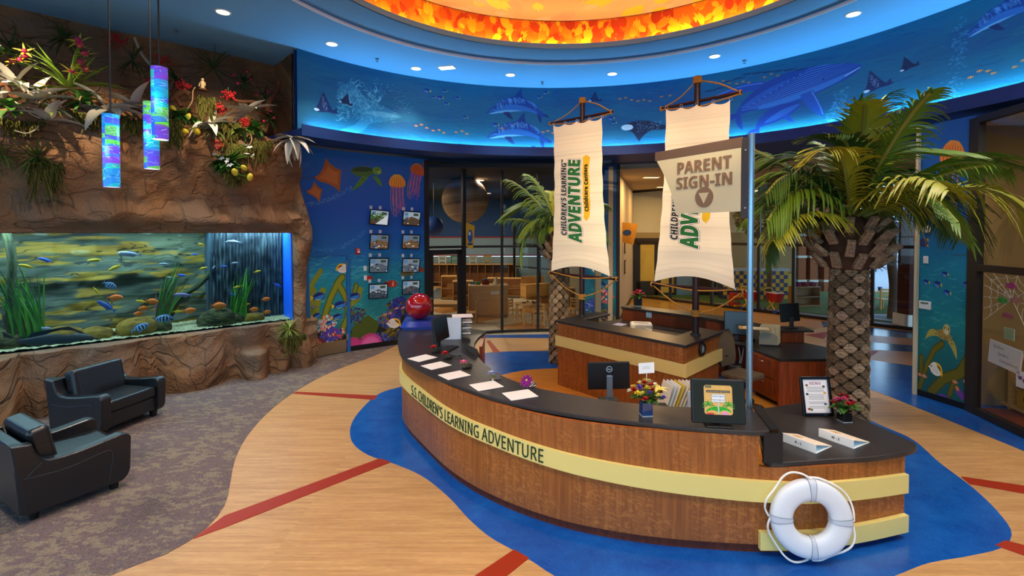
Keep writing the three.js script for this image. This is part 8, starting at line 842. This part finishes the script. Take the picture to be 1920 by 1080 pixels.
function palm(label, base, trunkH, R, fronds, sc) {
  const o = thing('potted_palm', label, 'palm tree', base, 0.4, 'artificial palms'); o.name = numbered('palm_tree'); const N = 7, rows = Math.round(trunkH / 0.088), sg = new THREE.CylinderGeometry(0.62, 1, 1, 4, 1).rotateY(PI / 4).rotateX(PI / 2);
  part(o, 'trunk_core', lathe([[R * 0.84, 0], [R * 0.78, trunkH * 0.3], [R * 0.74, trunkH], [0.001, trunkH]], 24), palmM.core);
  const sh = new THREE.Shape([V2(-0.5, 0), V2(-0.18, 0.42), V2(0.18, 0.42), V2(0.5, 0), V2(0.15, -0.42), V2(-0.15, -0.42)]), g0 = new THREE.ExtrudeGeometry(sh, { depth: 0.2, bevelEnabled: true, bevelSize: 0.05, bevelThickness: 0.1, bevelSegments: 1 });
  const step = trunkH / rows; for (let j = 0; j < rows; j++) for (let i = 0; i < N; i++) { const a = (i + (j % 2) * 0.5) / N * 2 * PI, y = (j + 0.5) * step, r = R * (0.97 - 0.1 * y / trunkH), wd = 2 * PI * r / N; const m = part(o, 'bark_scale', g0, palmM.scale[Math.floor(rnd() * 3)], [Math.sin(a) * r * 0.97, y, Math.cos(a) * r * 0.97], [rr(-0.32, -0.18), a, 0]); m.rotation.order = 'YXZ'; m.scale.set(wd * 0.78, step * 1.55, R * 0.5); }
  const hb = new THREE.ExtrudeGeometry(new THREE.Shape([V2(-0.5, 0), V2(-0.42, 1), V2(0.42, 1), V2(0.5, 0)]), { depth: 0.55, bevelEnabled: true, bevelSize: 0.08, bevelThickness: 0.08, bevelSegments: 1 }); const CH = 0.85 * sc;
  part(o, 'fibre_head', lathe([[R * 0.8, trunkH - 0.06], [R * 1.45, trunkH + 0.12 * sc], [R * 1.6, trunkH + 0.35 * sc], [R * 1.25, trunkH + 0.7 * sc], [R * 0.6, trunkH + CH], [0.001, trunkH + CH + 0.05]], 24), palmM.fibre);
  for (let j = 0; j < 4; j++) for (let i = 0; i < 9; i++) { const a = (i + (j % 2) * 0.5 + rr(-0.12, 0.12)) / 9 * 2 * PI, y = trunkH + (0.06 + j * 0.19) * sc, r = R * [1.3, 1.6, 1.6, 1.2][j]; const m = part(o, 'cut_boot', hb, palmM.boot, [Math.sin(a) * r, y, Math.cos(a) * r], null); m.rotation.order = 'YXZ'; m.rotation.set(rr(0.6, 0.95), a, rr(-0.15, 0.15)); m.scale.set(0.11 * sc, 0.25 * sc, 0.11 * sc); }
  const fib = []; for (let i = 0; i < 160; i++) { const a = rr(0, 6.283), y = trunkH + rr(0, 0.75) * sc, r = R * 1.45, l = rr(0.06, 0.2) * sc; fib.push(bar(V3(Math.sin(a) * r, y, Math.cos(a) * r), V3(Math.sin(a + rr(-0.3, 0.3)) * (r + l), y + rr(-0.1, 0.1), Math.cos(a) * (r + l)), 0.004, 3)); } part(o, 'fibres', merge(fib), palmM.fibre).userData.kind = 'stuff';
  const G = [frondGeo(1, 0.5, 0.55, 0.34, 30, 0.4), frondGeo(1, 0.8, 0.6, 0.36, 30, -0.5), frondGeo(1, 0.95, 0.45, 0.34, 28, 0.2), frondGeo(1, 0.3, 0.75, 0.3, 28, -0.3)], mats = [palmM.leafA, palmM.leafB, palmM.leafB, palmM.leafC];
  fronds.forEach(([az, el, L, k], i) => { const f = part(o, 'frond', G[k ?? i % 4][0], mats[(i * 7) % 4], [0, trunkH + CH * 0.9, 0]); f.rotation.set(rr(-0.25, 0.25), az - o.rotation.y, el, 'YZX'); f.scale.setScalar(L); part(f, 'rachis', G[k ?? i % 4][1], palmM.rib); });
  return o;
}
{
  const many = (n, L0, L1, s) => Array.from({ length: n }, (_, i) => [i * 2.39996 + s, [0.95, 0.55, 0.28, 0.02, -0.28][i % 5] + rr(-0.12, 0.12), rr(L0, L1)]);
  const pr = level(1588, 792), prH = 2.35; palm('large artificial palm in front of the courtyard window', pr, 2.2, 0.235, [...many(30, 1.35, 1.85, 0.3), [0.3, 0.55, 2.1, 3], [-0.1, 0.15, 2.3, 0], [-0.5, -0.1, 2.3, 1], [0.1, -0.1, 2.2, 1], [PI + 0.3, 0.0, 1.8, 1], [PI - 0.4, 0.3, 1.7, 1]], 0.86);
  palm('smaller artificial palm behind the left sail', level(1048, 679), 2.15, 0.19, many(28, 1.15, 1.5, 1.1).map(([a, e, l]) => [a, e, l * (1 - 0.55 * Math.max(0, -Math.sin(a)))]), 0.75);
}
// ------------------------------------------------------------------ black leather armchairs
{
  const leather = phy(0x10151b, 0.34, { bumpMap: T.fine, bumpScale: 0.0015, clearcoat: 0.25, clearcoatRoughness: 0.35 }), stitch = std(0x2c3844, 0.7), W = 0.94, D = 0.82, AW = 0.13;
  const build = (label, pos, turn) => {
    const o = thing('armchair', label, 'armchair', pos, turn, 'leather armchairs');
    const side = new THREE.Shape(); side.moveTo(-D / 2 + 0.03, 0.1); side.lineTo(D / 2 - 0.07, 0.1); side.quadraticCurveTo(D / 2 - 0.01, 0.12, D / 2, 0.2); side.lineTo(D / 2 + 0.01, 0.52); side.quadraticCurveTo(D / 2 - 0.02, 0.57, D / 2 - 0.08, 0.56); side.bezierCurveTo(0.1, 0.53, -0.08, 0.5, -D / 2 + 0.18, 0.53); side.quadraticCurveTo(-D / 2 + 0.1, 0.56, -D / 2 + 0.06, 0.72); side.lineTo(-D / 2 - 0.05, 0.74); side.closePath();
    const ag = new THREE.ExtrudeGeometry(side, { depth: AW - 0.04, bevelEnabled: true, bevelSize: 0.018, bevelThickness: 0.02, bevelSegments: 3, curveSegments: 10 }).rotateY(-PI / 2);
    for (const s of [-1, 1]) { const arm = part(o, 'arm', ag.clone().translate(s > 0 ? W / 2 - 0.02 : -W / 2 + AW - 0.02, 0, 0), leather); const x = s * (W / 2 + 0.001); part(arm, 'stitching', tube([[x, 0.43, -D / 2 + 0.03], [x, 0.41, -0.1], [x, 0.45, D / 2 - 0.16], [x, 0.42, D / 2 - 0.14], [x, 0.14, D / 2 - 0.17]], 0.0028, 30, 5), stitch); part(arm, 'stitching', tube([[x, 0.43, -D / 2 + 0.02], [x, 0.54, -D / 2 + 0.14]], 0.0028, 4, 5), stitch); }
    part(o, 'back_frame', rbox(W - 0.02, 0.64, 0.1, 0.02, 0, 0.42, 0), leather, [0, 0, -D / 2 + 0.04], [-0.06, 0, 0]); part(o, 'base', rbox(W - 2 * AW + 0.04, 0.2, D - 0.1, 0.02, 0, 0.21, 0.02), leather); part(o, 'seat_cushion', rbox(W - 2 * AW - 0.01, 0.15, D - 0.14, 0.035, 0, 0.385, 0.065, 5), leather);
    const bc = part(o, 'back_cushion', rbox(W - 2 * AW + 0.02, 0.44, 0.17, 0.05, 0, 0, 0, 5), leather, [0, 0.62, -D / 2 + 0.19], [-0.2, 0, 0]); for (const s of [-1, 1]) part(bc, 'piping', tube([[s * 0.27, -0.19, 0.082], [s * 0.28, 0.0, 0.086], [s * 0.27, 0.19, 0.08]], 0.004, 14, 5), stitch); part(o, 'seat_seam', tube([[-0.27, 0.445, D / 2 - 0.006], [0, 0.45, D / 2 - 0.002], [0.27, 0.445, D / 2 - 0.006]], 0.0028, 10, 5), stitch);
    for (const s of [-1, 1]) for (const q of [-1, 1]) part(o, 'foot', new THREE.CylinderGeometry(0.055, 0.04, 0.1, 4).rotateY(PI / 4).translate(s * (W / 2 - 0.1), 0.05, q * (D / 2 - 0.1)), M.black); for (const s of [-1, 1]) part(o, 'back_seam', tube([[s * 0.3, 0.12, -D / 2 - 0.012], [s * 0.31, 0.4, -D / 2 - 0.014], [s * 0.32, 0.7, -D / 2 - 0.034]], 0.0028, 10, 5), stitch);
  };
  build('black leather armchair beside the aquarium rock base', [-5.64, 0.004, -6.69], 80 * D2R); build('black leather armchair nearest the camera, seen from behind', [-4.68, 0.004, -4.93], 150 * D2R);
}
renderer.render(scene, camera);
